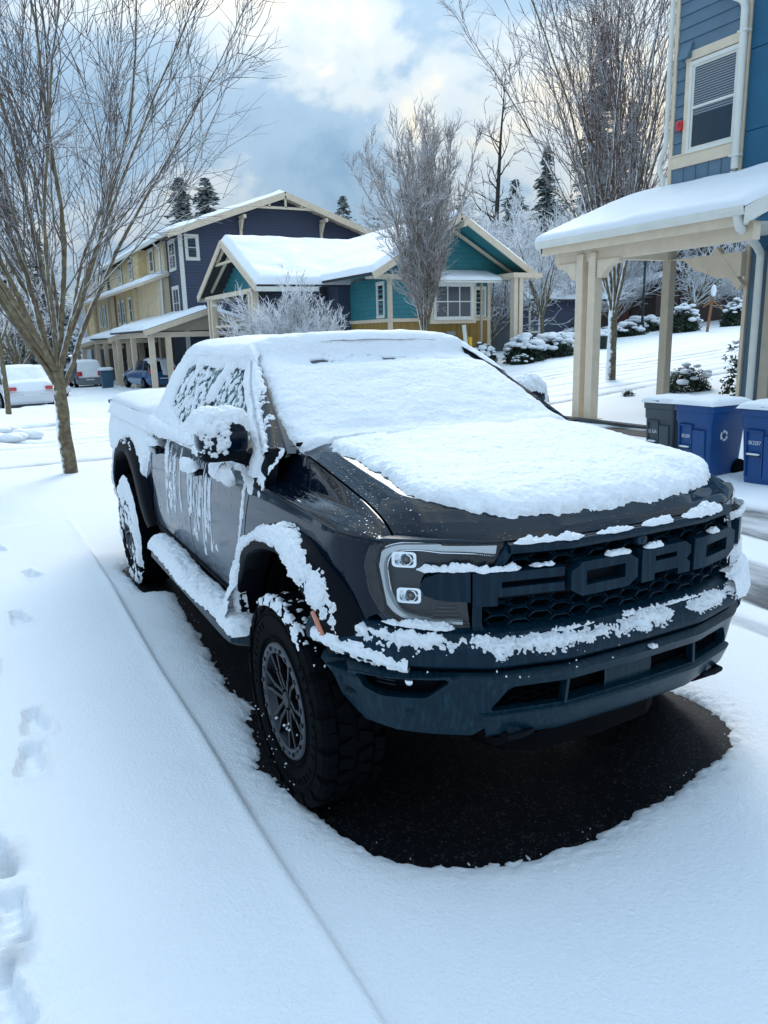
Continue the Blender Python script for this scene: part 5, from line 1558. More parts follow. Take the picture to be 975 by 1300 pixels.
mb = MB(); mb.hexa([(-7.92, wy, 6.36), (-7.70, wy, 6.36), (-7.70, wy - .02, 6.62), (-7.92, wy - .02, 6.62), (-7.92, wy - .16, 6.34), (-7.70, wy - .16, 6.34), (-7.70, wy - .03, 6.60), (-7.92, wy - .03, 6.60)])
mb.build('vent_hood', 'siding_blue', BH, bevel=.01)
mb = MB(); mb.rbox((-7.86, wy - .05, 5.30), (.12, .09, .17), 6, 10); mb.rbox((-7.86, wy - .10, 5.33), (.07, .04, .07), 3, 8)
mb.build('fire_alarm', 'alarm_red', BH, smooth=True, angle=50)
# porch roof
ex0, ex1, ey, ez, rz_ = -9.10, -4.74, 7.60, 3.40, 4.33
mb = MB(); roof_plane(mb, [(ex0, ey, ez), (ex1, ey, ez), (ex1, wy, rz_ - .08), (ex0, wy, rz_ - .08)], .06); mb.build('roof', 'shingle', BH)
mb = MB(); mb.box(ex0 + .02, ex1, ey + .10, ey + .14, ez - .24, ez - .06); mb.build('fascia_board', 'trim', BH, bevel=.005)
mb = MB(); g_ = [(0, -.02), (-.02, -.10), (-.09, -.12), (-.125, -.05), (-.135, 0), (-.12, .005), (-.115, -.04), (-.02, -.09)]
P = np.array([[(x, ey + .10 + a, ez + b) for a, b in g_] for x in (ex0 - .01, ex1 + .02)]); mb.grid(P); mb.add(P[0], [tuple(range(8))]); mb.add(P[1], [tuple(range(8))[::-1]])
mb.build('gutter', 'trim_white', BH, bevel=.003)
mb = MB(); mb.box(ex0 + .1, ex1 - .05, ey + .14, wy, ez - .16, ez - .10); mb.build('porch_ceiling', 'trim_white', BH)
snow_slab('roof_snow', [(ex0 - .03, ey - .02, ez - .0), (ex1 + .05, ey - .02, ez - .0), (ex1 + .05, wy, rz_ - .08), (ex0 - .03, wy, rz_ - .08)], BH, t=.12, n=160, m_=90, seed=301, mname='snow')
# rake end of the porch roof and the little gable beyond
mb = MB(); mb.hexa([(ex0 + .02, ey + .1, ez - .2), (ex0 + .06, ey + .1, ez - .2), (ex0 + .06, wy, rz_ - .30), (ex0 + .02, wy, rz_ - .30), (ex0 + .02, ey + .1, ez - .03), (ex0 + .06, ey + .1, ez - .03), (ex0 + .06, wy, rz_ - .12), (ex0 + .02, wy, rz_ - .12)])
mb.build('rake_board', 'trim', BH)
mb = MB(); mb.hexa([(-4.70, ey - .02, 3.16), (-4.66, ey - .02, 3.16), (-4.66, ey + 2.3, 4.10), (-4.70, ey + 2.3, 4.10), (-4.70, ey - .02, 3.38), (-4.66, ey - .02, 3.38), (-4.66, ey + 2.3, 4.32), (-4.70, ey + 2.3, 4.32)])
mb.build('rake_board', 'trim_white', BH)
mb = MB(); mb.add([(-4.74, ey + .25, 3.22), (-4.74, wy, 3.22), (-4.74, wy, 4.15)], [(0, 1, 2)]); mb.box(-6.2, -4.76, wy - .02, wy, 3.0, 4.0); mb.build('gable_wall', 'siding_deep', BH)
# beam, posts, brackets
obj_box('beam', -8.92, -4.8, 7.92, 8.08, 2.98, 3.26, 'trim', BH, bevel=.012)
obj_box('beam', -8.02, -7.86, 8.08, wy, 3.02, 3.26, 'trim', BH, bevel=.012)
for x_ in (-8.21, -7.90):
    obj_box('porch_post', x_ - .088, x_ + .088, 7.86, 8.04, gz(-8, 8) - .05, 3.12, 'trim', BH, bevel=.008)
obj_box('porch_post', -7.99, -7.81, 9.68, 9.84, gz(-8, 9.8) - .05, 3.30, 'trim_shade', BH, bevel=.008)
obj_box('post_base', -8.36, -7.74, 7.80, 8.10, gz(-8, 8) - .05, gz(-8, 8) + .03, 'trim', BH, bevel=.01)
for x_, s_ in ((-8.32, -1), (-7.79, 1)):
    mb = MB(); pts = [(0, 0), (.52, 0), (.50, -.07), (.36, -.09), (.24, -.15), (.14, -.26), (.10, -.30), (0, -.30)]
    mb.prism([(x_ + s_ * a, 2.985 + b) for a, b in pts], lambda a, b, k: (a, 7.88 + .13 * k, b)); mb.build('bracket', 'trim', BH, bevel=.006)
mb = MB()
for x_ in (-8.30, -8.12, -7.99, -7.81):
    for j in range(9): mb.rbox((x_, 7.855, 2.72 + j * .055), (.016, .012, .016), 2, 5)
tag(mb.build('nail_head', 'trim_shade', BH), kind='stuff')
# ground floor: panelled wall, corner boards, brace
obj_box('ground_wall', -6.28, -3.4, wy + .02, wy + 5, 0, 3.2, 'siding_blue', BH)
obj_box('corner_board', -6.33, -6.26, wy - .03, wy + .10, gz(-6, 9.8) - .1, 3.2, 'trim', BH, bevel=.006)
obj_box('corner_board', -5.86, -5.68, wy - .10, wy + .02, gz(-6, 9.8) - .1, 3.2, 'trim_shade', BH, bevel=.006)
pipe('downspout', [(-4.86, ey + .04, ez - .10), (-4.86, ey + .10, ez - .26), (-5.55, 9.0, 3.02), (-5.97, wy - .14, 2.95), (-5.97, wy - .14, gz(-6, 9.8) - .05)], .062)
mb = MB(); mb.bar((-6.30, 9.72, 2.45), (-6.85, 9.72, 3.1), .12, .13, (0, 1, 0)); mb.build('brace', 'trim', BH)
mb = MB(); mb.prism([(-7.85, 3.02), (-6.30, 3.02), (-6.30, 2.62), (-6.75, 2.62), (-7.25, 2.80), (-7.5, 2.98)], lambda a, b, k: (a, 9.66 + .12 * k, b)); mb.build('arch_beam', 'trim', BH, bevel=.006)

# ---- teal bungalow across the street
TH = empty('teal_bungalow', (-26.5, 14.0, gz(-26, 14)), 'teal bungalow with mustard board-and-batten base, bay window and snow-covered gables', 'house')
g0 = gz(-24, 14) - .3
X1 = -23.69; Y0 = 12.46; Y1 = 17.0
gz_top = lambda y: 3.98 + (2.05 - abs(y - 15.0) * .555) if True else 0
lap_siding('teal_siding', 'siding_teal', TH, fx(X1), Y0, Y1, 2.42, 3.98, .18)
lap_siding('gable_siding', 'siding_teal', TH, fx(X1 - .02), 11.3, 18.6, 3.98, 6.1, .18, top=lambda y: 6.0 - abs(y - 15.0) * .54)
lap_siding('mustard_siding', 'siding_mustard', TH, fx(X1), Y0, Y1, g0, 2.30, .32, batten=True)
lap_siding('teal_siding', 'siding_teal', TH, fy(Y0), -27.1, X1, 2.42, 3.98, .18)
lap_siding('mustard_siding', 'siding_mustard', TH, fy(Y0), -27.1, X1, g0, 2.30, .32, batten=True)
mb = MB(); mb.box(-27.1, X1 + .05, Y0 - .06, Y0, 2.30, 2.43); mb.box(X1, X1 + .06, Y0 - .05, Y1, 2.30, 2.43); mb.build('belt_trim', 'trim', TH)
for (x_, y_) in ((X1, Y0), (X1, Y1)): obj_box('corner_board', x_ - .10, x_ + .045, y_ - .045, y_ + .10, g0, 3.98, 'trim', TH)
window_y(TH, -24.62, -24.14, 2.55, 3.72, Y0, 1, 2)
# bay
mb = MB(); mb.box(X1, X1 + .55, 13.95, 16.05, 2.2, 3.75); mb.build('bay', 'trim', TH)
window_x(TH, 14.15, 15.80, 2.42, 3.62, X1 + .555, 3, 2)
window_x(TH, 16.38, 16.80, 2.50, 3.52, X1, 1, 2)
mb = MB(); roof_plane(mb, [(X1 + 1.0, 13.8, 3.78), (X1 + 1.0, 16.95, 3.78), (X1, 16.95, 4.10), (X1, 13.8, 4.10)], .08); mb.build('bay_roof', 'trim_white', TH)
snow_slab('bay_roof_snow', [(X1 + 1.02, 13.75, 3.80), (X1 + 1.02, 17.0, 3.80), (X1, 17.0, 4.12), (X1, 13.75, 4.12)], TH, t=.14, seed=302)
# main gable roof, ridge along X
Xo = -22.45; ap = (14.9, 6.15); el, er = 11.15, 18.55; ezz = 4.02
for s_, e_ in ((1, el), (-1, er)):
    mb = MB(); roof_plane(mb, [(Xo, e_, ezz), (-34, e_, ezz), (-34, ap[0], ap[1]), (Xo, ap[0], ap[1])], .10); mb.build('roof', 'shingle', TH)
    snow_slab('roof_snow', [(Xo, e_, ezz), (-34, e_, ezz), (-34, ap[0], ap[1]), (Xo, ap[0], ap[1])], TH, t=.2, seed=303 + s_)
    mb = MB(); mb.bar((Xo + .02, e_, ezz - .13), (Xo + .02, ap[0], ap[1] - .13), .06, .24, (0, 0, 1)); mb.build('rake_board', 'trim', TH)
    mb = MB(); mb.bar((X1 + .3, e_ + (ap[0] - e_) * .12, ezz + .02), (X1 + .3, ap[0], ap[1] - .35), .10, .10, (0, 0, 1)); mb.build('truss', 'trim', TH)
mb = MB(); mb.box(X1 + .1, X1 + .25, 11.4, 18.5, 3.86, 4.04); mb.build('tie_beam', 'trim', TH)
for y_, z_ in ((13.0, 4.75), (15.0, 5.80)):
    mb = MB(); mb.box(X1, Xo + .1, y_ - .06, y_ + .06, z_ - .12, z_); mb.bar((X1, y_, z_ - .55), (X1 + .5, y_, z_ - .10), .10, .10, (0, 1, 0)); mb.build('bracket', 'trim', TH)
for s_, e_ in ((1, el), (-1, er)):
    mb = MB(); roof_plane(mb, [(Xo - .03, e_ + s_ * .05, ezz - .105), (-24.5, e_ + s_ * .05, ezz - .105), (-24.5, ap[0], ap[1] - .105), (Xo - .03, ap[0], ap[1] - .105)], .02); mb.build('soffit', 'siding_teal', TH)
for y_ in (17.2, 17.45):
    obj_box('porch_post', -22.35, -22.1, y_ - .09, y_ + .09, g0, 3.9, 'trim', TH)
obj_box('porch_beam', -23.6, -22.0, 17.0, 18.4, 3.86, 4.04, 'trim', TH)
pipe('downspout', [(X1 + .62, 16.25, 3.7), (X1 + .62, 16.25, g0)], .05, parent=TH, m='trim_shade')
mb = MB(); mb.box(X1 + .6, X1 + .72, 14.55, 14.95, 1.35, 1.9); mb.build('electric_meter', 'car_grey', TH, bevel=.03)
mb = MB(); mb.box(X1 + .0, X1 + .25, 15.7, 16.4, .5, 1.0); mb.build('vent_box', 'trim', TH)
# wing with the small porch gable, ridge along Y
wx0, wx1, wr = -35.6, -27.0, -31.2; wz, wt = 3.88, 6.0; wy0, wy1 = 8.35, 15.2
for a, b in ((wx1, 1), (wx0, -1)):
    mb = MB(); roof_plane(mb, [(a, wy0, wz), (a, wy1, wz), (wr, wy1, wt), (wr, wy0, wt)], .10); mb.build('roof', 'shingle', TH)
    snow_slab('roof_snow', [(a, wy0, wz), (a, wy1, wz), (wr, wy1, wt), (wr, wy0, wt)], TH, t=.24, seed=310 + b)
    mb = MB(); mb.bar((a, wy0 - .02, wz - .14), (wr, wy0 - .02, wt - .14), .06, .28, (0, 0, 1)); mb.build('rake_board', 'trim', TH)
    mb = MB(); mb.box(a - .05, a + .05, wy0, 11.0, wz - .26, wz - .08); mb.build('gutter', 'trim_white', TH)
lap_siding('gable_siding', 'siding_teal', TH, fy(wy0 + 1.0), wx0 + .7, wx1 - .7, 3.80, 5.7, .2, top=lambda x: 5.75 - abs(x - wr) * .48)
mb = MB(); mb.box(wx0 + .9, wx1 - .9, wy0 + .1, wy0 + .25, 3.62, 3.80); mb.bar((wr - 1.4, wy0 + .15, 5.1), (wr, wy0 + .15, 5.72), .1, .1); mb.bar((wr + 1.4, wy0 + .15, 5.1), (wr, wy0 + .15, 5.72), .1, .1); mb.box(wr - 1.5, wr + 1.5, wy0 + .1, wy0 + .2, 5.02, 5.12)
mb.bar((wx0 + .7, wy0 + .5, 4.05), (wr, wy0 + .5, 5.65), .1, .1); mb.bar((wx1 - .7, wy0 + .5, 4.05), (wr, wy0 + .5, 5.65), .1, .1)
mb.build('truss', 'trim', TH)
for x_ in (-34.3, -33.8, -28.3, -27.9):
    obj_box('porch_post', x_ - .12, x_ + .12, wy0 + .1, wy0 + .35, -.4, 3.65, 'trim', TH)
mb = MB(); mb.box(wx0 + .9, wx1 - 1.2, 11.5, 11.6, -.4, 3.9); mb.build('recess_wall', 'siding_navy', TH)
mb = MB(); mb.box(wx0 + .9, wx1 - .9, wy0 + .2, wy0 + .28, 2.35, 2.45); mb.box(wx0 + .9, wx1 - .9, wy0 + .2, wy0 + .28, 1.75, 1.82); mb.build('porch_rail', 'trim', TH)
mb = MB(); mb.box(-28.4, -27.1, 11.9, 12.5, -.2, 3.9); mb.build('entry_recess', 'siding_navy', TH)

# ---- navy gable house with the long yellow terrace behind
NH = empty('navy_terrace', (-45, 12, gz(-40, 9) - .5), 'three-storey navy and yellow terrace with white-trimmed windows and snowy gable roof', 'house')
Xn, Yn, b0 = -38.3, 8.34, -1.6
lap_siding('navy_siding', 'siding_navy', NH, fx(Xn), Yn, 19.4, 2.9, 9.0, .155, top=lambda y: 9.02 - abs(y - 13.9) * .335)
lap_siding('navy_siding', 'siding_navy', NH, fx(Xn), Yn, 19.4, b0, 2.72, .155)
lap_siding('navy_siding', 'siding_navy', NH, fy(Yn), -41.3, Xn, 2.9, 7.15, .155)
lap_siding('navy_siding', 'siding_navy', NH, fy(Yn), -41.3, Xn, b0, 2.72, .155)
obj_box('belt_trim', Xn - 3.0, Xn + .06, Yn - .06, 19.4, 2.72, 2.9, 'trim_white', NH)
obj_box('corner_board', Xn - .12, Xn + .05, Yn - .05, Yn + .14, b0, 7.1, 'trim_white', NH)
window_x(NH, 8.72, 9.20, 5.95, 6.95, Xn, 1, 2, tr=.13)
window_y(NH, -40.6, -39.4, 5.55, 6.85, Yn, 2, 2, tr=.13)
window_y(NH, -40.5, -39.3, 3.05, 4.5, Yn, 2, 2, tr=.13)
# roof, ridge along X
rx0, rx1 = -73, -37.5
for e_, s_ in ((7.55, 1), (20.2, -1)):
    c = [(rx1, e_, 7.12), (rx0, e_, 7.12), (rx0, 13.9, 9.30), (rx1, 13.9, 9.30)]
    mb = MB(); roof_plane(mb, c, .12); mb.build('roof', 'shingle', NH)
    snow_slab('roof_snow', c, NH, t=.2, n=60, seed=320 + s_)
    mb = MB(); mb.bar((rx1 + .02, e_, 6.95), (rx1 + .02, 13.9, 9.13), .07, .32); mb.build('rake_board', 'trim', NH)
    mb = MB(); mb.bar((rx1 - .5, e_, 6.93), (rx1 - .5, 13.9, 9.11), 1.0, .05); mb.build('soffit', 'trim', NH)
    mb = MB(); mb.box(rx0, rx1, min(e_, e_ - s_ * .1), max(e_, e_ - s_ * .1), 6.92, 7.10); mb.build('gutter', 'trim_white', NH)
mb = MB(); mb.box(Xn + .7, Xn + .8, 11.8, 16.0, 8.42, 8.54)
mb.bar((Xn + .75, 13.9, 8.5), (Xn + .75, 13.9, 9.1), .1, .1, (0, 1, 0)); mb.bar((Xn + .75, 13.0, 8.5), (Xn + .75, 13.0, 8.85), .1, .1, (0, 1, 0)); mb.bar((Xn + .75, 14.8, 8.5), (Xn + .75, 14.8, 8.85), .1, .1, (0, 1, 0))
mb.build('gable_truss', 'trim', NH)
for y_ in (11.6, 16.2):
    mb = MB(); z_ = 9.0 - abs(y_ - 13.9) * .345; mb.box(Xn, Xn + .9, y_ - .07, y_ + .07, z_ - .32, z_ - .14); mb.bar((Xn, y_, z_ - .95), (Xn + .5, y_, z_ - .25), .12, .12, (0, 1, 0)); mb.box(Xn, Xn + .12, y_ - .07, y_ + .07, z_ - 1.1, z_ - .2); mb.build('bracket', 'trim', NH)
# terrace front in alternating bays: (x0, x1, y, material)
for x0_, x1_, y_, mm in ((-46.0, -41.3, 8.2, 'siding_cream'), (-47.6, -46.0, 7.7, 'siding_yellow'), (-55.5, -47.6, 8.1, 'siding_yellow'), (-63.5, -55.5, 8.25, 'siding_cream'), (-71, -63.5, 8.1, 'siding_yellow')):
    lap_siding('upper_siding', mm, NH, fy(y_), x0_, x1_, 5.3, 7.1, .16); obj_box('bay_side', x0_ + .01, x1_ - .01, y_ + .04, 8.8, 5.2, 7.1, mm, NH)
for x0_, x1_, y_, mm in ((-48.0, -41.3, 7.9, 'siding_cream'), (-51.5, -48.0, 7.75, 'siding_yellow'), (-57, -51.5, 8.1, 'siding_cream'), (-59.6, -57, 8.4, 'siding_mustard'), (-66, -59.6, 8.0, 'siding_cream'), (-71, -66, 7.9, 'siding_yellow')):
    lap_siding('board_siding', mm, NH, fy(y_), x0_, x1_, 2.4, 5.2, .4, batten=True); obj_box('bay_side', x0_ + .01, x1_ - .01, y_ + .04, 8.8, 2.4, 5.2, mm, NH)
lap_siding('porch_wall', 'siding_brown', NH, fy(8.9), -71, -38.3, b0, 2.4, .4, batten=True)
c = [(-41.0, 6.9, 4.95), (-71, 6.9, 4.95), (-71, 8.3, 5.45), (-41.0, 8.3, 5.45)]
mb = MB(); roof_plane(mb, c, .16, None); mb.build('skirt_roof', 'trim', NH)
snow_slab('skirt_roof_snow', c, NH, t=.2, n=80, seed=330)
for x_ in (-44.3, -50.2, -54.0, -60.5, -66.5): window_y(NH, x_ - .45, x_ + .45, 5.75, 6.85, 8.05 if x_ < -47 else 8.15, 1, 2, tr=.12)
for x_ in (-49.6, -53.4, -55.2, -61.8, -63.6, -68.0): window_y(NH, x_ - .42, x_ + .42, 3.1, 4.5, 7.72 if x_ > -51.5 else 7.95, 1, 2, tr=.11)
obj_box('core_wall', -70.9, Xn - .12, 9.0, 19.0, b0, 6.9, 'siding_navy', NH)
obj_box('core_wall', -41.4, Xn - .12, Yn + .1, 9.0, b0, 6.9, 'siding_navy', NH)
obj_box('core_wall', -71, -41.4, 8.45, 9.0, 2.4, 6.9, 'siding_cream', NH)
obj_box('wall_lamp_box', -45.6, -45.2, 7.8, 7.9, 2.9, 3.5, 'trim', NH)
for x_ in (-41.2, -48.0, -59.6, -66.0): pipe('downspout', [(x_, 7.6, 7.0), (x_, 7.95, 6.7), (x_, 7.85, 2.4)], .06, parent=NH)
for x_ in (-41.3, -48.0, -57.0, -66.0, -71): obj_box('corner_board', x_ - .08, x_ + .08, 7.7, 7.92, 2.4, 5.0, 'trim', NH)
# porches along the terrace
def porch(x0, x1, y0, ze, zr):
    ym = y0 + 3.2
    for e_, s_ in ((y0, 1), (y0 + 6.4, -1)):
        c = [(x1, e_, ze), (x0, e_, ze), (x0, ym, zr), (x1, ym, zr)]
        mb = MB(); roof_plane(mb, c, .10); mb.build('porch_roof', 'shingle', NH)
        snow_slab('porch_roof_snow', c, NH, t=.2, seed=int(-x0) + s_)
        mb = MB(); mb.bar((x1 + .02, e_, ze - .16), (x1 + .02, ym, zr - .16), .07, .26); mb.build('rake_board', 'trim', NH)
    mb = MB(); mb.add([(x1 - .4, y0 + .5, ze - .05), (x1 - .4, ym, zr - .2), (x1 - .4, y0 + 6, ze - .05)], [(0, 1, 2)]); mb.build('porch_gable', 'trim_shade', NH)
    mb = MB(); mb.box(x0, x1 - .2, y0 + .3, y0 + .5, ze - .35, ze - .1); mb.box(x1 - .5, x1 - .3, y0 + .3, y0 + 6.2, ze - .35, ze - .1); mb.build('porch_beam', 'trim', NH)
    for px_ in np.linspace(x0 + .3, x1 - .45, 3):
        obj_box('porch_post', px_ - .14, px_ + .14, y0 + .28, y0 + .54, b0, ze - .3, 'trim', NH)
    obj_box('porch_post', px_ - .14, px_ + .14, y0 + 1.1, y0 + 1.35, b0, ze - .3, 'trim', NH)
porch(-46.0, -36.0, 5.7, 2.35, 3.35)
porch(-56.0, -48.0, 5.9, 2.1, 3.0)
porch(-68.0, -60.0, 5.6, 1.7, 2.6)
mb = MB(); mb.box(-78, -71.2, 7.9, 14, b0, 5.6); mb.build('end_block', 'siding_grey', NH)
for x_ in (-49.2, -52.2, -57.5, -43.0, -63.0):
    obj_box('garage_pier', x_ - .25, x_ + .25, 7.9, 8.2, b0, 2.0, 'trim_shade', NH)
for x_ in (-50.8, -55.5, -41.0):
    obj_box('front_door', x_ - .6, x_ + .6, 8.75, 8.86, b0, 1.4, 'void_black', NH)

# ---- dark house up the slope and its neighbour
DH = empty('dark_house', (-36, 41, gz(-36, 41)), 'dark brown two-storey house with grey upper wall and snowy roof, seen through the porch', 'house')
zb_ = gz(-34, 40) - .4
mb = MB(); mb.box(-40, -32.5, 36, 46, zb_, zb_ + 3.0); mb.build('wall', 'siding_brown', DH)
lap_siding('upper_wall', 'siding_grey', DH, fy(36.3), -39.5, -33.5, zb_ + 3.3, zb_ + 5.6, .2)
mb = MB(); mb.box(-40, -33.5, 36.4, 46, zb_ + 3.0, zb_ + 5.8); mb.box(-32.49, -32.4, 38, 40, zb_, zb_ + 2.4); mb.build('upper_storey', 'siding_brown', DH)
mb = MB(); mb.box(-35.6, -34.6, 35.9, 36, zb_, zb_ + 2.3); mb.build('door', 'door_red', DH)
c = [(-32.2, 35.3, zb_ + 3.0), (-40.5, 35.3, zb_ + 3.0), (-40.5, 36.6, zb_ + 3.4), (-32.2, 36.6, zb_ + 3.4)]
mb = MB(); roof_plane(mb, c, .15); mb.build('porch_roof', 'shingle', DH); snow_slab('porch_roof_snow', c, DH, t=.2, seed=341)
for e_ in (35.4, 47):
    c = [(-32.6, e_, zb_ + 5.7), (-41, e_, zb_ + 5.7), (-41, 41, zb_ + 7.9), (-32.6, 41, zb_ + 7.9)]
    mb = MB(); roof_plane(mb, c, .15); mb.build('roof', 'shingle', DH); snow_slab('roof_snow', c, DH, t=.28, seed=342)
window_y(DH, -37.8, -36.6, zb_ + 3.8, zb_ + 5.0, 36.3, 2, 1)
GH = empty('grey_cottage', (-34, 28, gz(-34, 28)), 'small grey-blue house with a snowy hip roof just right of the teal bungalow', 'house')
zb_ = gz(-34, 28) - .3
lap_siding('siding', 'siding_navy', GH, fx(-30.0), 23.2, 29, zb_, zb_ + 2.6, .2)
mb = MB(); mb.box(-38, -30.1, 23.2, 29, zb_, zb_ + 2.6); mb.build('wall', 'siding_grey', GH)
window_x(GH, 24.2, 25.0, zb_ + 1.0, zb_ + 2.1, -30.0, 1, 2)
c = [(-29.4, 22.7, zb_ + 2.6), (-29.4, 29.5, zb_ + 2.6), (-33.5, 27, zb_ + 4.2), (-33.5, 25, zb_ + 4.2)]
mb = MB(); roof_plane(mb, c, .12); mb.build('roof', 'shingle', GH); snow_slab('roof_snow', c, GH, t=.24, seed=346)

# ================================================================== bins
def make_bin(w, d, h, m, body_text, symbol, label, loc, rz, group):
    B = empty('wheelie_bin', (0, 0, 0), label, 'bin', group)
    mb = MB()
    def ring(z, k): return [(-w / 2 * k, -d / 2 * k, z), (w / 2 * k, -d / 2 * k, z), (w / 2 * k, d / 2 * k, z), (-w / 2 * k, d / 2 * k, z)]
    ch = lambda z, k: [(a, b_, z) for a, b_ in rounded([(p[0], p[1]) for p in ring(z, k)], .05, 3)]
    mb.grid(np.array([q + q[:1] for q in (ch(.03, .80), ch(.06, .83), ch(h * .72, .95), ch(h * .74, .99), ch(h * .86, 1.0), ch(h * .865, 1.05), ch(h * .93, 1.06), ch(h * .935, 1.0))]))
    mb.build('body', m, B, smooth=True, angle=35)
    # recessed front panel with raised frame, on the face towards -Y
    fr = MB(); y0 = lambda z: -d / 2 * np.interp(z, [.06, h * .72], [.83, .95])
    px0, px1 = -w * .34, -w * .04
    for a0, a1, z0, z1 in ((px0 - .02, px0, h * .14, h * .70), (px1, px1 + .02, h * .14, h * .70), (px0, px1, h * .68, h * .70), (px1 + .03, w * .34, h * .12, h * .64)):
        fr.hexa([(a0, y0(z0) + .01, z0), (a1, y0(z0) + .01, z0), (a1, y0(z1) + .01, z1), (a0, y0(z1) + .01, z1), (a0, y0(z0) - .022, z0), (a1, y0(z0) - .022, z0), (a1, y0(z1) - .022, z1), (a0, y0(z1) - .022, z1)])
    fr.build('front_rib', m, B, bevel=.006)
    hb = MB(); hb.tube([(px0, y0(h * .4) - .03, h * .40), (px1, y0(h * .4) - .03, h * .40)], .011, 8); hb.build('catch_bar', 'rim_grey', B, smooth=True)
    sn = MB(); sn.rbox(((px0 + px1) / 2, y0(h * .4) - .03, h * .40 + .016), (px1 - px0 - .01, .035, .022), 3, 8); sn.build('bar_snow', 'snow', B, smooth=True, angle=180)
    ld = MB(); ld.rbox((0, 0, h * .955), (w * 1.10, d * 1.10, .06), 8, 14); ld.build('lid', m, B, smooth=True, angle=60)
    a, b_ = np.meshgrid(np.linspace(-1, 1, 40), np.linspace(-1, 1, 40), indexing='ij')
    f = np.clip((1 - np.abs(a) ** 5) * (1 - np.abs(b_) ** 5), 0, 1) ** .4
    P = np.stack([a * w * .57, b_ * d * .57, h * .96 + .085 * f - .012], -1); P += normals(P, (0, 0, 1)) * (.012 * fbm(P, 8, 3, int(w * 100)))[..., None]
    s_ = MB(); s_.grid(P); s_.build('lid_snow', 'snow', B, smooth=True, angle=180)
    hd = MB(); hd.tube([(-w * .3, d * .5, h * .93), (-w * .3, d * .62, h * .94), (w * .3, d * .62, h * .94), (w * .3, d * .5, h * .93)], .016, 8); hd.build('handle', m, B, smooth=True)
    for sx_ in (-1, 1):
        wl = MB(); wl.lathe([(0, -.03), (.10, -.03), (.115, -.015), (.115, .015), (.10, .03), (0, .03)], 20, 'x', (sx_ * w * .42, d * .40, .115)); wl.build('wheel', 'tyre_rubber', B, smooth=True)
    cu = bpy.data.curves.new('t', 'FONT'); cu.body = body_text; cu.size = .075; cu.align_x = 'CENTER'; cu.extrude = .001; cu.resolution_u = 3
    to = bpy.data.objects.new('t', cu); COL.objects.link(to); bpy.context.view_layer.update()
    me = bpy.data.meshes.new_from_object(to.evaluated_get(bpy.context.evaluated_depsgraph_get())); bpy.data.objects.remove(to)
    zt_ = h * .56; yt = y0(zt_) - .004
    me.transform(Matrix.Translation(((px0 + px1) / 2 + .0, yt, zt_ - .03)) @ Matrix.Rotation(PI / 2, 4, 'X') @ Matrix.Diagonal((.62, .8, 1, 1)))
    me.materials.clear(); me.materials.append(MATS['print_white'])
    t_o = bpy.data.objects.new('lettering', me); COL.objects.link(t_o); t_o.parent = B
    if symbol:
        # three chasing arrows on the side facing +X
        x_ = w / 2 * np.interp(h * .55, [.06, h * .72], [.83, .95]) + .003
        for k in range(3):
            a0 = k * 2 * PI / 3 + .2
            pts = [(.062 * math.cos(a0 + t_), .062 * math.sin(a0 + t_)) for t_ in np.linspace(0, 1.35, 6)]
            inn = [(.038 * math.cos(a0 + t_), .038 * math.sin(a0 + t_)) for t_ in np.linspace(1.35, 0, 6)]
            ar = [(.075 * math.cos(a0 + 1.35), .075 * math.sin(a0 + 1.35)), (.05 * math.cos(a0 + 1.85), .05 * math.sin(a0 + 1.85)), (.025 * math.cos(a0 + 1.35), .025 * math.sin(a0 + 1.35))]
            mb = MB(); mb.prism(pts + ar + inn, lambda u, v, kk: (x_ + .003 * kk, -.06 + u, h * .57 + v)); mb.build('recycling_arrow', 'print_white', B)
    B.location = loc; B.rotation_euler = (0, 0, rz)
    return B
g_ = 'kerbside bins opposite the pickup'
make_bin(.44, .50, .90, 'bin_grey', '32 GAL', False, 'narrow grey wheelie bin with snow on its lid, leftmost of three', (-4.15, 5.78, .06), .12, g_)
make_bin(.53, .62, .93, 'bin_blue', 'SK309', True, 'blue wheelie bin with white recycling arrows on its side, right next to the grey bin', (-3.52, 5.74, .05), -.02, g_)
make_bin(.56, .62, .93, 'bin_blue', 'SK3257', False, 'blue wheelie bin farthest right of three, cut off by the photo edge', (-2.70, 5.84, .05), .10, g_)
for (x, y, lb) in ((-45.5, 5.2, 'teal bin topped with snow standing before the terrace porches, nearer of two'), (-58.5, 4.6, 'small teal bin topped with snow beside the parked white hatchback, farther of two')):
    B = empty('wheelie_bin', (x, y, gz(x, y)), lb, 'bin', 'bins outside the terrace')
    mb = MB(); z0 = gz(x, y); mb.hexa([(x - .28, y - .28, z0), (x + .28, y - .28, z0), (x + .28, y + .28, z0), (x - .28, y + .28, z0), (x - .36, y - .36, z0 + 1), (x + .36, y - .36, z0 + 1), (x + .36, y + .36, z0 + 1), (x - .36, y + .36, z0 + 1)]); mb.build('body', 'bin_teal', B, bevel=.03)
    mb = MB(); mb.rbox((x, y, z0 + 1.03), (.82, .82, .08), 8, 10); mb.build('lid', 'bin_teal', B, smooth=True)
    mb = MB(); mb.rbox((x, y, z0 + 1.12), (.80, .80, .22), 5, 12); mb.build('lid_snow', 'snow', B, smooth=True, angle=180)

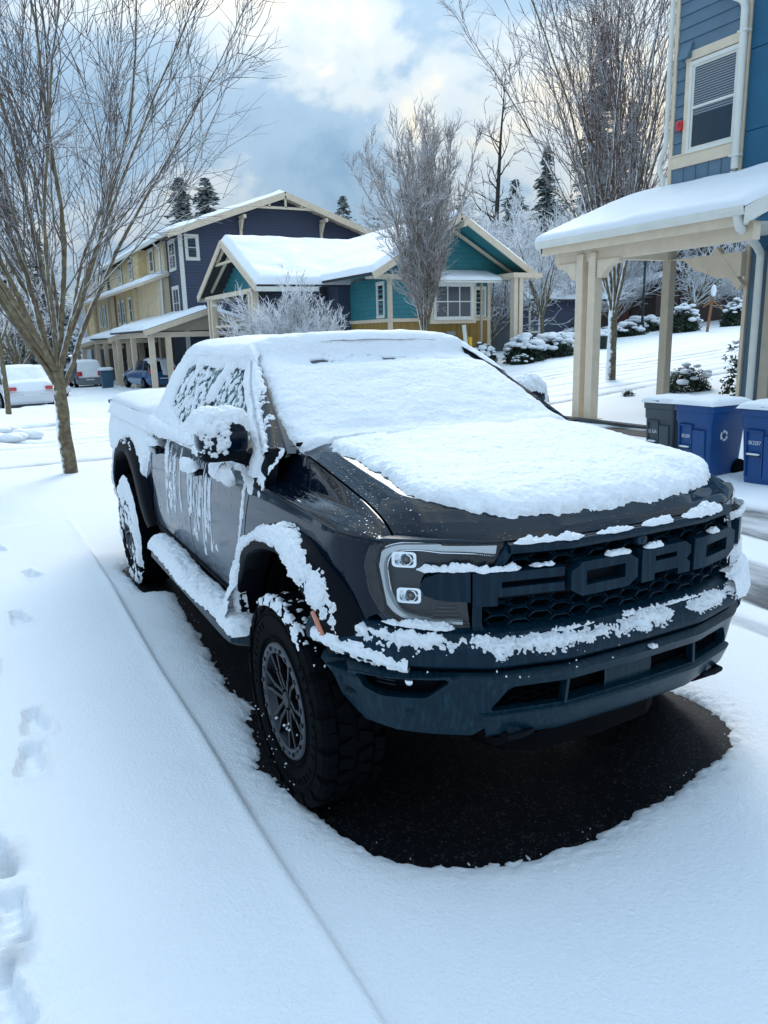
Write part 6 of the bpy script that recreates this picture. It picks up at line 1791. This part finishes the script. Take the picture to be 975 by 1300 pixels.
# ================================================================== parked cars
def make_car(name, label, cat, loc, rz, m, L=4.6, Wd=1.8, H=1.45, snowy_=True, kind='sedan', group=None, bare=0.0):
    C = empty(name, (0, 0, 0), label, cat, group)
    xs_ = np.linspace(-L / 2, L / 2, 29); u = xs_ / (L / 2)
    if kind == 'suv': top = np.interp(u, [-1, -.97, -.9, -.3, .25, .5, .9, 1], [.62, .95, 1.02, 1.0, 1.0, .96, .84, .58]); 
    else: top = np.interp(u, [-1, -.97, -.8, -.45, .3, .6, .92, 1], [.60, .86, .93, .95, .92, .84, .72, .50])
    hw = Wd / 2 * (1 - .14 * np.abs(u) ** 6 - .05 * np.abs(u) ** 2)
    rows = []
    for x, t_, w_ in zip(xs_, top, hw):
        rows.append([(x, -w_ * .90, .24), (x, -w_, .40), (x, -w_, .62), (x, -w_ * .97, t_ * .9), (x, -w_ * .86, t_), (x, 0, t_ + .03), (x, w_ * .86, t_), (x, w_ * .97, t_ * .9), (x, w_, .62), (x, w_, .40), (x, w_ * .90, .24)])
    mb = MB(); mb.grid(np.array(rows)); mb.add(rows[0], [tuple(range(11))]); mb.add(rows[-1], [tuple(range(11))[::-1]]); mb.build('body', m, C, smooth=True, angle=45)
    if kind == 'suv': gx_ = [(-.96, .90), (-.84, H - .06), (-.5, H), (.0, H), (.18, H - .08), (.48, .98)]
    else: gx_ = [(-.72, .92), (-.42, H - .05), (-.25, H), (.05, H), (.16, H - .05), (.50, .93)]
    ru = np.array([g_[0] for g_ in gx_]) * L / 2; rz__ = np.array([g_[1] for g_ in gx_])
    X_ = np.linspace(ru[0], ru[-1], 26); Zt = np.interp(X_, ru, rz__)
    rows = []
    for x, zt_ in zip(X_, Zt):
        w_ = Wd / 2 * .90; k = (zt_ - .85) / (H - .85); wt_ = w_ * (1 - .22 * max(k, 0))
        rows.append([(x, -w_, .85), (x, -(w_ + wt_) / 2, (.85 + zt_) / 2), (x, -wt_, zt_ - .03), (x, -wt_ * .8, zt_), (x, 0, zt_ + .02), (x, wt_ * .8, zt_), (x, wt_, zt_ - .03), (x, (w_ + wt_) / 2, (.85 + zt_) / 2), (x, w_, .85)])
    mb = MB(); mb.grid(np.array(rows)); mb.build('windows', 'window_dark', C, smooth=True, angle=50)
    rf = MB(); R_ = np.array(rows)[(Zt > H - .1)]; rf.grid(R_[:, 2:7] + np.array([0, 0, .012])); rf.build('roof', m, C, smooth=True)
    pl_ = MB()
    for xi in (0, len(X_) // 3, 2 * len(X_) // 3 - 1, len(X_) - 1):
        for s_ in (slice(0, 3), slice(6, 9)): pl_.tube(np.array(rows[xi][s_]), .03, 4)
    pl_.build('pillar', m, C, smooth=True)
    for s_ in (-1, 1):
        mb = MB(); mb.rbox((-L / 2 + .04, s_ * Wd * .36, .78 if kind != 'suv' else .95), (.12, Wd * .20, .13 if kind != 'suv' else .3), 6, 8); mb.build('tail_light', 'tail_red', C, smooth=True)
        mb = MB(); mb.rbox((L / 2 - .10, s_ * Wd * .34, .66), (.16, Wd * .20, .13), 5, 8); mb.build('headlight', 'lamp_white', C, smooth=True)
        for xw in (-L * .31, L * .31):
            w_ = MB(); w_.lathe([(0, -.10), (.20, -.10), (.29, -.11), (.325, -.08), (.325, .08), (.29, .11), (0, .10)], 24, 'y', (xw, s_ * Wd * .44, .325)); wo_ = w_.build('wheel', 'tyre_rubber', C, smooth=True, angle=40)
            ORG[wo_.name] = Vector((0, 0, 0)); r_ = MB(); r_.lathe([(0, s_ * .118), (.16, s_ * .118), (.2, s_ * .105)], 16, 'y', (xw, s_ * Wd * .44, .325)); r_.build('rim', 'rim_grey', wo_, smooth=True)
    pm = MB(); pm.box(-L / 2 - .02, -L / 2 + .03, -.26, .26, .48, .60); pm.build('number_plate', 'print_white', C)
    bp = MB(); bp.rbox((-L / 2 + .05, 0, .42), (.24, Wd * .92, .26), 7, 10); bp.build('bumper', m, C, smooth=True, angle=60)
    bp = MB(); bp.rbox((L / 2 - .08, 0, .38), (.24, Wd * .88, .26), 7, 10); bp.build('bumper', m, C, smooth=True, angle=60)
    if snowy_:
        A_3, B_3 = np.meshgrid(np.linspace(-.985, .97, 90), np.linspace(-1, 1, 40), indexing='ij')
        base = np.maximum(np.interp(A_3, u, top), np.interp(A_3 * L / 2, X_, Zt, left=0, right=0))
        lid_ = np.interp(A_3, np.linspace(-1, 1, len(hw)), hw)
        wd_ = np.where(base > .98, np.clip(Wd / 2 * (.90 - .18 * (base - .85) / (H - .85)), .5, 2), lid_ * .93)
        P = np.stack([A_3 * L / 2, B_3 * wd_, base + .02], -1)
        h_ = .11 * np.clip(1 - np.abs(B_3) ** 6, 0, 1) ** .5 * sst(1, .95, np.abs(A_3)) * (1 + .3 * fbm(P, 2, 3, 5)) - .02 - .2 * (B_3 * np.sign(bare) > .1) * sst(.0, .5, fbm(P, 1.2, 3, 9) + abs(bare)) * (bare != 0)
        P[..., 2] += h_
        mb = MB(); mb.grid(P); mb.build('snow_cover', 'snow_far', C, smooth=True, angle=180)
    C.location = (loc[0], loc[1], gz(*loc) - .02); C.rotation_euler = (0, 0, rz)
    return C
g_ = 'cars parked across the cross street'
make_car('parked_car', 'white sedan with red tail lights and a snow-covered roof behind the leaning young tree', 'car', (-29.5, -.35), PI + .12, 'car_white', group=g_)
make_car('parked_car', 'snow-buried car farther back, half hidden behind the white sedan', 'car', (-38.5, .9), PI + .2, 'car_white', L=4.8, group=g_)
make_car('parked_car', 'silver hatchback with dark rear window and red lights beside the terrace', 'car', (-52.5, 4.9), PI, 'car_grey', kind='suv', H=1.7, L=4.5, group=g_)
make_car('parked_car', 'blue car with snow sliding off it under the near terrace porch', 'car', (-41.0, 6.8), PI + .15, 'car_blue', kind='suv', H=1.5, L=4.4, group=g_, bare=.5)
make_car('parked_car', 'dark car at the far end of the terrace, roof under snow', 'car', (-66.0, 5.6), PI, 'car_grey', kind='suv', H=1.6, group=g_)
make_car('parked_car', 'blue-grey car on the hill behind the white moving truck', 'car', (-41.5, 57.5), 1.9, 'car_blue', group=g_, H=1.5)
# white moving truck on the hill
VT = empty('moving_truck', (-42, 52.5, gz(-42, 52.5)), 'white moving truck with a red mark on its box, on the hill beyond the porch', 'truck')
z0 = gz(-42, 52.5); d_ = Vector((.47, .88, 0)).normalized()
def vb(name, s0, s1, w0, w1, z1, z2, m):
    mb = MB(); p = Vector((-42, 52.5, z0)); n_ = Vector((d_.y, -d_.x, 0))
    v = [tuple(p + d_ * a + n_ * b_ + Vector((0, 0, c))) for c in (z1, z2) for a, b_ in ((s0, w0), (s1, w0), (s1, w1), (s0, w1))]
    mb.hexa(v); return mb.build(name, m, VT, bevel=.04)
vb('box', -2.8, 1.2, -1.0, 1.0, .9, 2.5, 'car_white'); vb('cab', 1.25, 2.8, -.9, .9, .6, 1.9, 'car_white'); vb('cab_window', 1.7, 2.5, -.92, .92, 1.35, 1.8, 'window_dark'); vb('chassis', -2.7, 2.6, -.85, .85, .4, .85, 'void_black')
vb('box_mark', -.9, -.7, 1.0, 1.03, 1.5, 2.2, 'tail_red'); vb('box_mark', -.3, -.1, 1.0, 1.03, 1.4, 2.1, 'tail_red'); vb('box_mark', -.7, -.3, 1.0, 1.03, 1.75, 1.93, 'tail_red')
for s_ in (-1.9, 1.9):
    vb('wheel', s_ - .4, s_ + .4, .86, 1.04, 0, .8, 'tyre_rubber')
vb('roof_snow', -2.8, 1.2, -1.0, 1.0, 2.5, 2.62, 'snow_far')

# ================================================================== trees and shrubs
def perp(d, rg):
    v = rg.normal(size=3); v -= d * (v @ d); return v / (np.linalg.norm(v) + 1e-9)
class TB:
    """fast collector of thin tapered tubes"""
    def __init__(s): s.V = []; s.F = []; s.n = 0
    def add(s, pts, r0, r1, k):
        pts = np.asarray(pts); n = len(pts)
        rad = np.linspace(r0, r1, n)
        d = np.gradient(pts, axis=0); d /= np.linalg.norm(d, axis=1)[:, None] + 1e-9
        ref = np.array([.3, .9, .1]); u = np.cross(d, ref); u /= np.linalg.norm(u, axis=1)[:, None] + 1e-9; w = np.cross(d, u)
        a = np.arange(k) * 2 * PI / k + .5
        P = pts[:, None] + rad[:, None, None] * (np.cos(a)[None, :, None] * u[:, None] + np.sin(a)[None, :, None] * w[:, None])
        I, J = np.meshgrid(np.arange(n - 1), np.arange(k), indexing='ij'); J2 = (J + 1) % k
        s.F.append((np.stack([I * k + J, I * k + J2, (I + 1) * k + J2, (I + 1) * k + J], -1).reshape(-1, 4) + s.n))
        s.V.append(P.reshape(-1, 3)); s.n += n * k
    def build(s, name, m, parent, loc=None):
        V = np.concatenate(s.V); F_ = np.concatenate(s.F)
        L = ORG[parent.name] if parent is not None else Vector(loc or (0, 0, 0)); V = V - np.array(L)
        me = bpy.data.meshes.new(name)
        me.vertices.add(len(V)); me.vertices.foreach_set('co', V.ravel())
        me.loops.add(F_.size); me.loops.foreach_set('vertex_index', F_.astype(np.int32).ravel())
        me.polygons.add(len(F_)); me.polygons.foreach_set('loop_start', np.arange(len(F_), dtype=np.int32) * 4)
        me.update(calc_edges=True); me.polygons.foreach_set('use_smooth', np.ones(len(F_), bool))
        me.materials.append(MATS[m])
        o = bpy.data.objects.new(name, me); COL.objects.link(o)
        if parent is not None: o.parent = parent
        else: o.location = L
        ORG[o.name] = L
        return o
def limb(rg, p, d, L, n, wob, up, curl=0):
    pts = [np.array(p)]; d = np.array(d, float); d /= np.linalg.norm(d)
    side = perp(d, rg) * curl
    for i in range(n):
        d = d + rg.normal(0, wob, 3) + np.array([0, 0, up]) + side; d /= np.linalg.norm(d)
        pts.append(pts[-1] + d * L / n)
    return np.array(pts)
def bare_tree(name, label, base, H, trunk_h, stems, spread, r0, seed, lean=(0, 0), mt='bark_trunk', mc='bark_twig', kids=(10, 7, 3), up=.05, group=None, twig=.0035, dense=1.0, stem_len=None, cat='tree', curl=.02, angs=(.42, .5, .6), klen=(.42, .34, .22), swob=.065):
    rg = np.random.default_rng(seed)
    x, y = base; z = gz(x, y) - .08
    T = empty(name, (x, y, z), label, cat, group)
    tb = TB(); cb = TB()
    if trunk_h > 0:
        k = 9; pts = np.stack([np.linspace(0, lean[0] * trunk_h, k) + rg.normal(0, .006, k), np.linspace(0, lean[1] * trunk_h, k) + rg.normal(0, .006, k), np.linspace(0, trunk_h, k)], -1) + np.array([x, y, z])
        tb.add(np.vstack([pts[0] - [0, 0, .1], pts]), r0 * 1.12, r0 * .86, 12)
        top = pts[-1]
    else: top = np.array([x, y, z])
    for i in range(stems):
        a = i * 2 * PI / stems * 1.0 + rg.uniform(-.4, .4) + (i % 2) * .7
        s = spread * rg.uniform(.35, 1.0) if i else spread * .1
        d = np.array([math.cos(a) * math.sin(s) + lean[0], math.sin(a) * math.sin(s) + lean[1], math.cos(s)])
        L = (stem_len or (H - trunk_h)) * rg.uniform(.82, 1.08) * (1 - .18 * s)
        st = top - np.array([0, 0, rg.uniform(0, trunk_h * .22)])
        P = limb(rg, st, d, L, 14, swob, up, curl * .6)
        rs = r0 * rg.uniform(.42, .62) / max(1, stems / 7) ** .4
        q = 8; tb.add(P[:q + 1], rs, rs * .50, 7); tb.add(P[q:], rs * .50, .004, 5)
        n1 = int(kids[0] * dense)
        for j in range(n1):
            t = .12 + .86 * (j + rg.uniform(0, 1)) / n1
            k = t * 14; i0 = min(int(k), 13); p = P[i0] + (P[i0 + 1] - P[i0]) * (k - i0)
            dd = P[i0 + 1] - P[i0]; dd /= np.linalg.norm(dd)
            out = perp(dd, rg); hor = p - np.array([x, y, p[2]]); hor[2] = 0
            out = out + hor / (np.linalg.norm(hor) + .3) * .5; out -= dd * (out @ dd); out /= np.linalg.norm(out)
            ang = rg.normal(angs[0], .12)
            L1 = L * klen[0] * rg.uniform(.5, 1.2) * (1.1 - .65 * t)
            r1 = max(rs * .42 * (1.05 - t * .8), .006)
            Q = limb(rg, p, dd * math.cos(ang) + out * math.sin(ang), L1, 8, .12, up * 1.3 + .03, curl)
            (tb if r1 > .015 else cb).add(Q, r1, .003, 4 if r1 > .012 else 3)
            n2 = int(kids[1] * dense * rg.uniform(.7, 1.2))
            for m_ in range(n2):
                t2 = .12 + .85 * (m_ + rg.uniform(0, 1)) / n2; k2 = t2 * 8; i2 = min(int(k2), 7); p2 = Q[i2] + (Q[i2 + 1] - Q[i2]) * (k2 - i2)
                d2 = Q[i2 + 1] - Q[i2]; d2 /= np.linalg.norm(d2); an = rg.normal(angs[1], .14); o2 = perp(d2, rg)
                L2 = L1 * klen[1] * rg.uniform(.6, 1.5) * (1.15 - .5 * t2) + .12
                W_ = limb(rg, p2, d2 * math.cos(an) + o2 * math.sin(an), L2, 5, .16, up * 1.4 + .07, curl)
                cb.add(W_, max(r1 * .42, twig * 1.5), twig * .6, 3)
                for e in range(kids[2]):
                    i3 = rg.integers(1, 5); p3 = W_[i3]; d3 = W_[i3] - W_[i3 - 1]; d3 /= np.linalg.norm(d3); o3 = perp(d3, rg); a3 = rg.normal(angs[2], .15)
                    cb.add(limb(rg, p3, d3 * math.cos(a3) + o3 * math.sin(a3), L2 * rg.uniform(.25, .6) + .05, 3, .12, up, curl), twig, twig * .5, 3)
    tb.build('trunk', mt, T); cb.build('crown', mc, T)
    return T
bare_tree('street_tree', 'large bare vase-shaped tree with snow-lined branches rising out of frame at left', (-8.88, -.84), 8.4, 1.5, 16, .50, .098, 21, kids=(12, 8, 3), up=.012, twig=.0045, lean=(-.01, -.015), klen=(.50, .42, .22), curl=.03, angs=(.36, .5, .6))
bare_tree('street_tree', 'young slim tree with green-grey trunk in front of the white sedan', (-24.0, -1.0), 6.5, 2.6, 6, .7, .085, 22, kids=(9, 6, 2), mc='bark_frost', twig=.008)
bare_tree('street_tree', 'frosted upright tree standing before the teal bungalow', (-18.3, 10.75), 7.6, 1.45, 26, .20, .12, 23, kids=(16, 10, 2), up=.012, mc='bark_tan', mt='bark_trunk', twig=.0068, klen=(.24, .40, .24), angs=(.30, .42, .5))
bare_tree('street_tree', 'tall dense reddish-brown tree soaring above the porch roof', (-12.27, 12.68), 12.5, 1.9, 18, .32, .12, 24, kids=(13, 8, 2), up=.014, mc='bark_red', twig=.0065, klen=(.38, .36, .22), angs=(.32, .42, .5))
bare_tree('street_tree', 'small upright tree with mossy trunk between the porch posts and teal bungalow', (-27.0, 22.5), 6.0, 1.7, 10, .5, .15, 25, kids=(9, 6, 2), mc='bark_frost', twig=.012, up=.012, klen=(.34, .4, .24), angs=(.32, .42, .5))
bare_tree('woodland_tree', 'tall thin bare tree with open branches against the sky', (-46.0, 33.6), 18.5, 4.0, 1, .05, .50, 26, kids=(22, 5, 1), mt='bark_dark', mc='bark_dark', twig=.018, up=.012, klen=(.26, .36, .25), angs=(.95, .7, .6), curl=.0, swob=.015)
bare_tree('street_tree', 'leaning bare cherry tree behind the street lamp on the right', (-30.0, 35.5), 5.5, 1.5, 8, 1.0, .16, 27, lean=(.35, .25), kids=(9, 7, 3), mc='bark_frost', twig=.014, up=-.01, klen=(.5, .45, .3), angs=(.6, .6, .6))
# frosted shrub by the bungalow
bare_tree('frosted_shrub', 'spreading leafless shrub white with frost in front of the bungalow wing', (-17.6, 5.95), 3.0, 0, 34, .62, .05, 28, kids=(9, 8, 3), mt='bark_frost', mc='bark_frost', twig=.0075, up=.0, klen=(.45, .45, .3), cat='shrub', angs=(.45, .5, .6))
# frosted background trees
k_ = 0
for (x, y, H, s_, lb) in ((-34, 25.5, 8, .8, 'round frosted tree beside the small mossy tree'), (-38, 30, 9, .7, 'wide frosted tree behind the grey cottage'), (-31, 28.2, 6, .9, 'low frosted tree left of the street lamp'),
                        (-36.5, 44.5, 8, .9, 'big frosted tree beside the dark house'), (-30, 41, 7, .95, 'frosted tree behind the leaning cherry'), (-33, 49, 9, .9, 'frosted tree next to the moving truck'), (-38, 56, 10, .8, 'tall frosted tree farthest up the hill'), (-31, 22.5, 7, .8, 'frosted tree close behind the small mossy tree'), (-36, 21, 8, .7, 'frosted tree behind the right gable of the bungalow'), (-33.5, 33.5, 8, .9, 'frosted tree standing just before the dark house')):
    bare_tree('frosted_tree', lb, (x, y), H, .8, 12, s_, .13, 40 + k_, kids=(12, 9, 3), mc='bark_frost', twig=.019, up=-.004, klen=(.42, .45, .3), angs=(.55, .55, .6), group='frost-white trees on the far side'); k_ += 1
for (x, y, H, lb) in ((-40, -4.2, 10, 'frosted tree behind the large tree trunk at left'), (-46, .6, 9, 'frosted tree between the large trunk and the terrace'), (-34, -7.0, 9, 'frosted tree at the far left edge')):
    bare_tree('frosted_tree', lb, (x, y), H, 1.5, 10, .7, .15, 60 + k_, kids=(9, 6, 3), mc='bark_frost', twig=.018, up=.0, klen=(.4, .42, .3), group='frost-white trees at left'); k_ += 1

def conifer_mesh(H, Rb, seed, nb=520, cards=12):
    rg = np.random.default_rng(seed); V = []
    for i in range(nb):
        t = rg.uniform(.04, .99) ** 1.05; z = H * t; Rr = Rb * (1 - t) ** .8 * (1 + .25 * math.sin(t * 40 + seed)) * rg.uniform(.5, 1.1) + .10
        a = rg.uniform(0, 2 * PI); dr = rg.uniform(.15, .55)
        ax = np.array([math.cos(a), math.sin(a), 0]); sd_ = np.array([-ax[1], ax[0], 0])
        s = (np.arange(cards) + rg.uniform(0, 1, cards)) / cards
        c = ax * (Rr * s)[:, None] + np.stack([0 * s, 0 * s, z - dr * Rr * s * s * 1.2 + .10 * Rr * s], -1)
        w = ((.26 * Rr * (1 - s * .75) + .05 * Rb) * rg.uniform(.5, 1.3, cards))[:, None]
        q = rg.choice((-1, 1), cards)[:, None]
        tip = c + sd_ * q * w + ax * w * .7 + np.stack([0 * s, 0 * s, rg.uniform(-.5, .0, cards) * w[:, 0]], -1)
        b_ = ax * w * .22
        V.append(np.stack([c - b_, c + b_, tip, c - b_ * .2 + w * np.array([0, 0, -.40])], 1).reshape(-1, 3))
    V = np.concatenate(V); k = np.arange(len(V) // 4)[:, None] * 4
    F_ = np.concatenate([k + np.array([0, 1, 2]), k + np.array([0, 2, 3])]).tolist()
    return V, [tuple(f) for f in F_]
def conifer(label, x, y, H, Rb, seed, m='conifer', group='conifers behind the houses', **k):
    z = gz(x, y) - .1
    T = empty('conifer', (x, y, z), label, 'tree', group)
    t = MB(); t.tube([(x, y, z), (x, y, z + H * .97)], [H * .017 + .05, .02], 7); t.build('trunk', 'bark_trunk', T)
    V, F_ = conifer_mesh(H, Rb, seed, **k); mb = MB(); mb.add(V + np.array([x, y, z]), F_); mb.build('crown', m, T)
conifer('dark conifer poking above the navy gable roof, left of the pair', -57.6, 13.5, 14.4, 4.6, 71)
conifer('dark conifer poking above the navy gable roof, right of the pair', -56.8, 15.2, 14.2, 4.4, 72)
for i, (x, y, H, Rb, m, lb) in enumerate((
    (-52, 31.5, 10.5, 3.2, 'conifer', 'green conifer just left of the tall thin tree'), (-50, 38.5, 12.5, 3.4, 'conifer_white', 'snowy conifer just right of the tall thin tree'), (-58, 41, 10, 3.4, 'conifer_white', 'pale conifer low behind the tall thin tree'),
    (-40, 38, 20, 3.6, 'conifer', 'tall conifer left behind the reddish tree'), (-38, 47, 21, 3.4, 'conifer', 'tallest dark conifer between the reddish tree and blue house'), (-36, 52, 19, 3.0, 'conifer', 'dark conifer touching the corner of the blue house'), (-45, 46, 17, 3.4, 'conifer_white', 'snowy conifer behind the reddish tree'),
    (-50, 60, 17, 3.6, 'conifer', 'conifer behind the moving truck'), (-42, 66, 18, 3.8, 'conifer_white', 'conifer on the hilltop above the moving truck'), (-60, 50, 17, 3.8, 'conifer', 'distant conifer behind the grey cottage'),
    (-58, 27, 13, 3.2, 'conifer_white', 'snowy conifer behind the bungalow roof'), (-54, 24.5, 11, 3, 'conifer_white', 'shorter snowy conifer behind the bungalow roof'),
    (-52, -6.5, 15, 3.0, 'conifer_white', 'snow-laden conifer behind the large tree, leftmost'), (-55, -1.6, 17, 3.0, 'conifer_white', 'tall snow-laden conifer directly behind the large trunk'), (-60, 1.8, 15, 3.0, 'conifer_white', 'snow-laden conifer left of the terrace end'),
    (-48, -3.8, 9, 3.0, 'conifer_white', 'low snowy conifer left of the large trunk'), (-66, 4.0, 12, 3.2, 'conifer', 'dark conifer beside the terrace end'))):
    conifer(lb, x, y, H, Rb, 80 + i, m)
# far wood closing the horizon: nobody could count it
rg = np.random.default_rng(17); Vs = []; Fs = []; n0 = 0
protos = [conifer_mesh(1, .2, 200 + i, nb=110, cards=5) for i in range(4)]
for i in range(250):
    a = rg.uniform(-1.15, 1.25) + math.atan2(-.88, .47) ; dist = rg.uniform(95, 150)
    x = cam_o.location.x + math.sin(a) * dist; y = cam_o.location.y + math.cos(a) * dist
    H = rg.uniform(9, 17) * (1.0 if y > 10 else .8); V, F_ = protos[i % 4]; c_, s_ = math.cos(i), math.sin(i)
    Q = V * H; Q = np.stack([Q[:, 0] * c_ - Q[:, 1] * s_, Q[:, 0] * s_ + Q[:, 1] * c_, Q[:, 2]], -1) + np.array([x, y, gz(x, y) - .3])
    Vs.append(Q); Fs.append(np.array([(f[0] + n0, f[1] + n0, f[2] + n0) for f in F_])); n0 += len(V)
mb = MB(); mb.v = Vs; mb.n = n0; mb.f = [tuple(q) for q in np.concatenate(Fs).tolist()]; mb.m = [0] * len(mb.f)
tag(mb.build('far_wood', 'conifer_white'), kind='stuff')

# leafy shrubs under snow
def leafy(label, x, y, rx, rz, seed, cover=.55, n=2600, leaf=.045, group=None, dark=True, zoff=0):
    rg = np.random.default_rng(seed); z = gz(x, y) - .02 + zoff
    S_ = empty('evergreen_shrub', (x, y, z), label, 'shrub', group)
    def cloud(n, lo, hi, size, up):
        d = rg.normal(size=(n, 3)); d /= np.linalg.norm(d, axis=1)[:, None]
        d[:, 2] = np.abs(d[:, 2]) * 1.0 - (.25 if not up else 0); lump = 1 + .28 * fbm(d, 1.8, 3, seed)
        r = rg.uniform(lo, hi, n) * lump
        P = d * r[:, None] * np.array([rx, rx, rz]) + np.array([x, y, z + rz * .12]); P[:, 2] = np.maximum(P[:, 2], z)
        V = []; F_ = []
        u = rg.normal(size=(n, 3)); u[:, 2] *= .5; u /= np.linalg.norm(u, axis=1)[:, None]
        w = np.cross(u, rg.normal(size=(n, 3)) * (.35 if up else 1) + (np.array([0, 0, 1.6]) if up else 0)); w /= np.linalg.norm(w, axis=1)[:, None] + 1e-9
        s = (size * rg.uniform(.6, 1.3, n))[:, None]
        V = np.stack([P - u * s, P + w * s * .5, P + u * s, P - w * s * .5], 1).reshape(-1, 3)
        F_ = (np.arange(n)[:, None] * 4 + np.arange(4)).tolist()
        return V, [tuple(f) for f in F_], P
    V, F_, _ = cloud(n, .55, 1.0, leaf, False); mb = MB(); mb.add(V, F_); mb.build('leaves', 'leaf_snowy' if not dark else 'leaf_dark', S_)
    mb = MB()
    ncl = int(cover * 60)
    for i in range(ncl):
        a = rg.uniform(0, 2 * PI); q = math.sqrt(rg.uniform(0, 1)) * .92; zz_ = math.sqrt(max(0, 1 - q * q)) * (1 + .1 * rg.normal())
        c = np.array([x + math.cos(a) * q * rx, y + math.sin(a) * q * rx, z + rz * .12 + zz_ * rz * 1.0])
        r_ = rx * rg.uniform(.12, .26)
        mb.rbox(c, (r_ * 2, r_ * 2, r_ * .9), 2, 7, None, lambda P: P * (1 + .35 * fbm(P + c, 3.5 / rx, 3, i)[..., None]))
    mb.build('snow_cap', 'snow_far', S_, smooth=True, angle=180)
    V, F_, _ = cloud(int(n * .35), .9, 1.08, leaf, True); mb = MB(); mb.add(V, F_); mb.build('tip_leaves', 'leaf_dark', S_)
leafy('dark leafy shrub with a dusting of snow behind the second porch post', -9.0, 11.7, .52, .46, 401, cover=.25, n=2200, leaf=.035)
leafy('low dark tuft in the snow left of the second porch post', -9.6, 10.6, .13, .14, 402, cover=.1, n=160, leaf=.03)
g_ = 'snow-laden shrubs by the bungalow'
for i, (x, y, rx, rz, lb) in enumerate(((-22.0, 15.55, .55, .75, 'brown bare-looking hedge under the bay window corner'), (-21.6, 17.3, .85, .9, 'snow-laden shrub left of the bungalow porch post'), (-21.9, 18.9, .95, .8, 'snow-laden shrub right of the bungalow porch post'), (-23.6, 21.0, 1.1, .7, 'low snow-laden hedge behind the mossy tree'), (-25.2, 24.0, 1.0, .65, 'snow-laden hedge mound right of the mossy tree'), (-20.9, 16.6, .4, .3, 'small snow mound of a shrub at the bungalow corner'))):
    leafy(lb, x, y, rx, rz, 410 + i, cover=.9, n=1500, leaf=.08, group=g_)
g_ = 'shrubs on the far slope'
for i, (x, y, rx, rz, lb) in enumerate(((-25.6, 34.6, .75, 1.1, 'dark clipped bush capped with snow beside the wooden marker post'), (-26.2, 31.2, .9, 1.2, 'frosted bush left of the wooden marker post'), (-29.5, 30.4, 1.2, .6, 'low snowy hedge left of the street lamp'), (-31.2, 33.8, 1.3, .7, 'low snowy hedge right of the street lamp'), (-29.5, 27.2, 1.2, .7, 'snowy hedge mound before the grey cottage'))):
    leafy(lb, x, y, rx, rz, 430 + i, cover=.8, n=1300, leaf=.10, group=g_)
leafy('thin shrub with snowy leaves at the corner of the blue house', -7.15, 10.9, .30, 1.1, 450, cover=.2, n=420, leaf=.05)
leafy('snow-buried mound with dark twigs beside the left end of the cross street', -14.2, -1.75, .9, .22, 451, cover=.3, n=120, leaf=.03)

# street furniture
LP = empty('street_lamp', (-30.1, 32.4, gz(-30.1, 32.4)), 'slim dark green street lamp with white globe, right of the porch posts', 'street lamp')
z0 = gz(-30.1, 32.4)
mb = MB(); mb.tube([(-30.1, 32.4, z0), (-30.1, 32.4, z0 + .6), (-30.1, 32.4, z0 + .62), (-30.1, 32.4, z0 + 4.4)], [.14, .12, .075, .055], 10); mb.build('pole', 'lamp_post', LP, smooth=True, angle=40)
mb = MB(); mb.rbox((-30.1, 32.4, z0 + 4.65), (.46, .46, .5), 2.2, 10); mb.build('globe', 'print_white', LP, smooth=True, angle=180)
mb = MB(); mb.rbox((-30.1, 32.4, z0 + 4.95), (.34, .34, .16), 2.5, 8); mb.build('cap_snow', 'snow_far', LP, smooth=True, angle=180)
UB = empty('utility_box', (-21.0, 21.5, gz(-21, 21.5)), 'small green utility cabinet in the snow behind the porch posts', 'utility box')
x, y = -22.3, 22.15; z0 = gz(x, y); UB.location = (x, y, z0); ORG[UB.name] = Vector((x, y, z0))
obj_box('cabinet', x - .3, x + .3, y - .3, y + .3, z0 - .05, z0 + .55, 'lamp_post', UB, bevel=.03); obj_box('cabinet_snow', x - .3, x + .3, y - .3, y + .3, z0 + .55, z0 + .66, 'snow_far', UB, bevel=.05)
MP = empty('marker_post', (-23.6, 31.2, gz(-23.6, 31.2)), 'brown wooden post with a small peaked roof and snow on top, up the slope', 'post')
x, y = -23.9, 30.3; z0 = gz(x, y); MP.location = (x, y, z0); ORG[MP.name] = Vector((x, y, z0))
mb = MB(); mb.bar((x, y, z0 - .1), (x + .12, y + .12, z0 + 1.75), .12, .12); mb.build('post', 'wood', MP)
mb = MB(); mb.bar((x - .25, y - .1, z0 + 1.2), (x + .1, y + .1, z0 + 1.5), .16, .06); mb.bar((x + .1, y + .1, z0 + 1.5), (x + .5, y + .35, z0 + 1.12), .16, .06); mb.build('peaked_roof', 'wood', MP)
mb = MB(); mb.rbox((x + .14, y + .12, z0 + 1.95), (.26, .26, .6), 2, 8); mb.build('cap_snow', 'snow_far', MP, smooth=True)
SG = empty('sign_post', (-17.4, 11.4, gz(-17.4, 11.4)), 'leaning white post with yellow marker in front of the bungalow', 'sign post')
x, y = -17.4, 11.75; z0 = gz(x, y); SG.location = (x, y, z0); ORG[SG.name] = Vector((x, y, z0))
mb = MB(); mb.bar((x + .03, y + .06, z0 - .1), (x - .06, y - .12, z0 + 1.72), .11, .11); mb.build('post', 'trim_white', SG)
mb = MB(); mb.box(x - .02, x + .04, y + .02, y + .12, z0 + .95, z0 + 1.35); mb.build('marker', 'marker_yellow', SG)
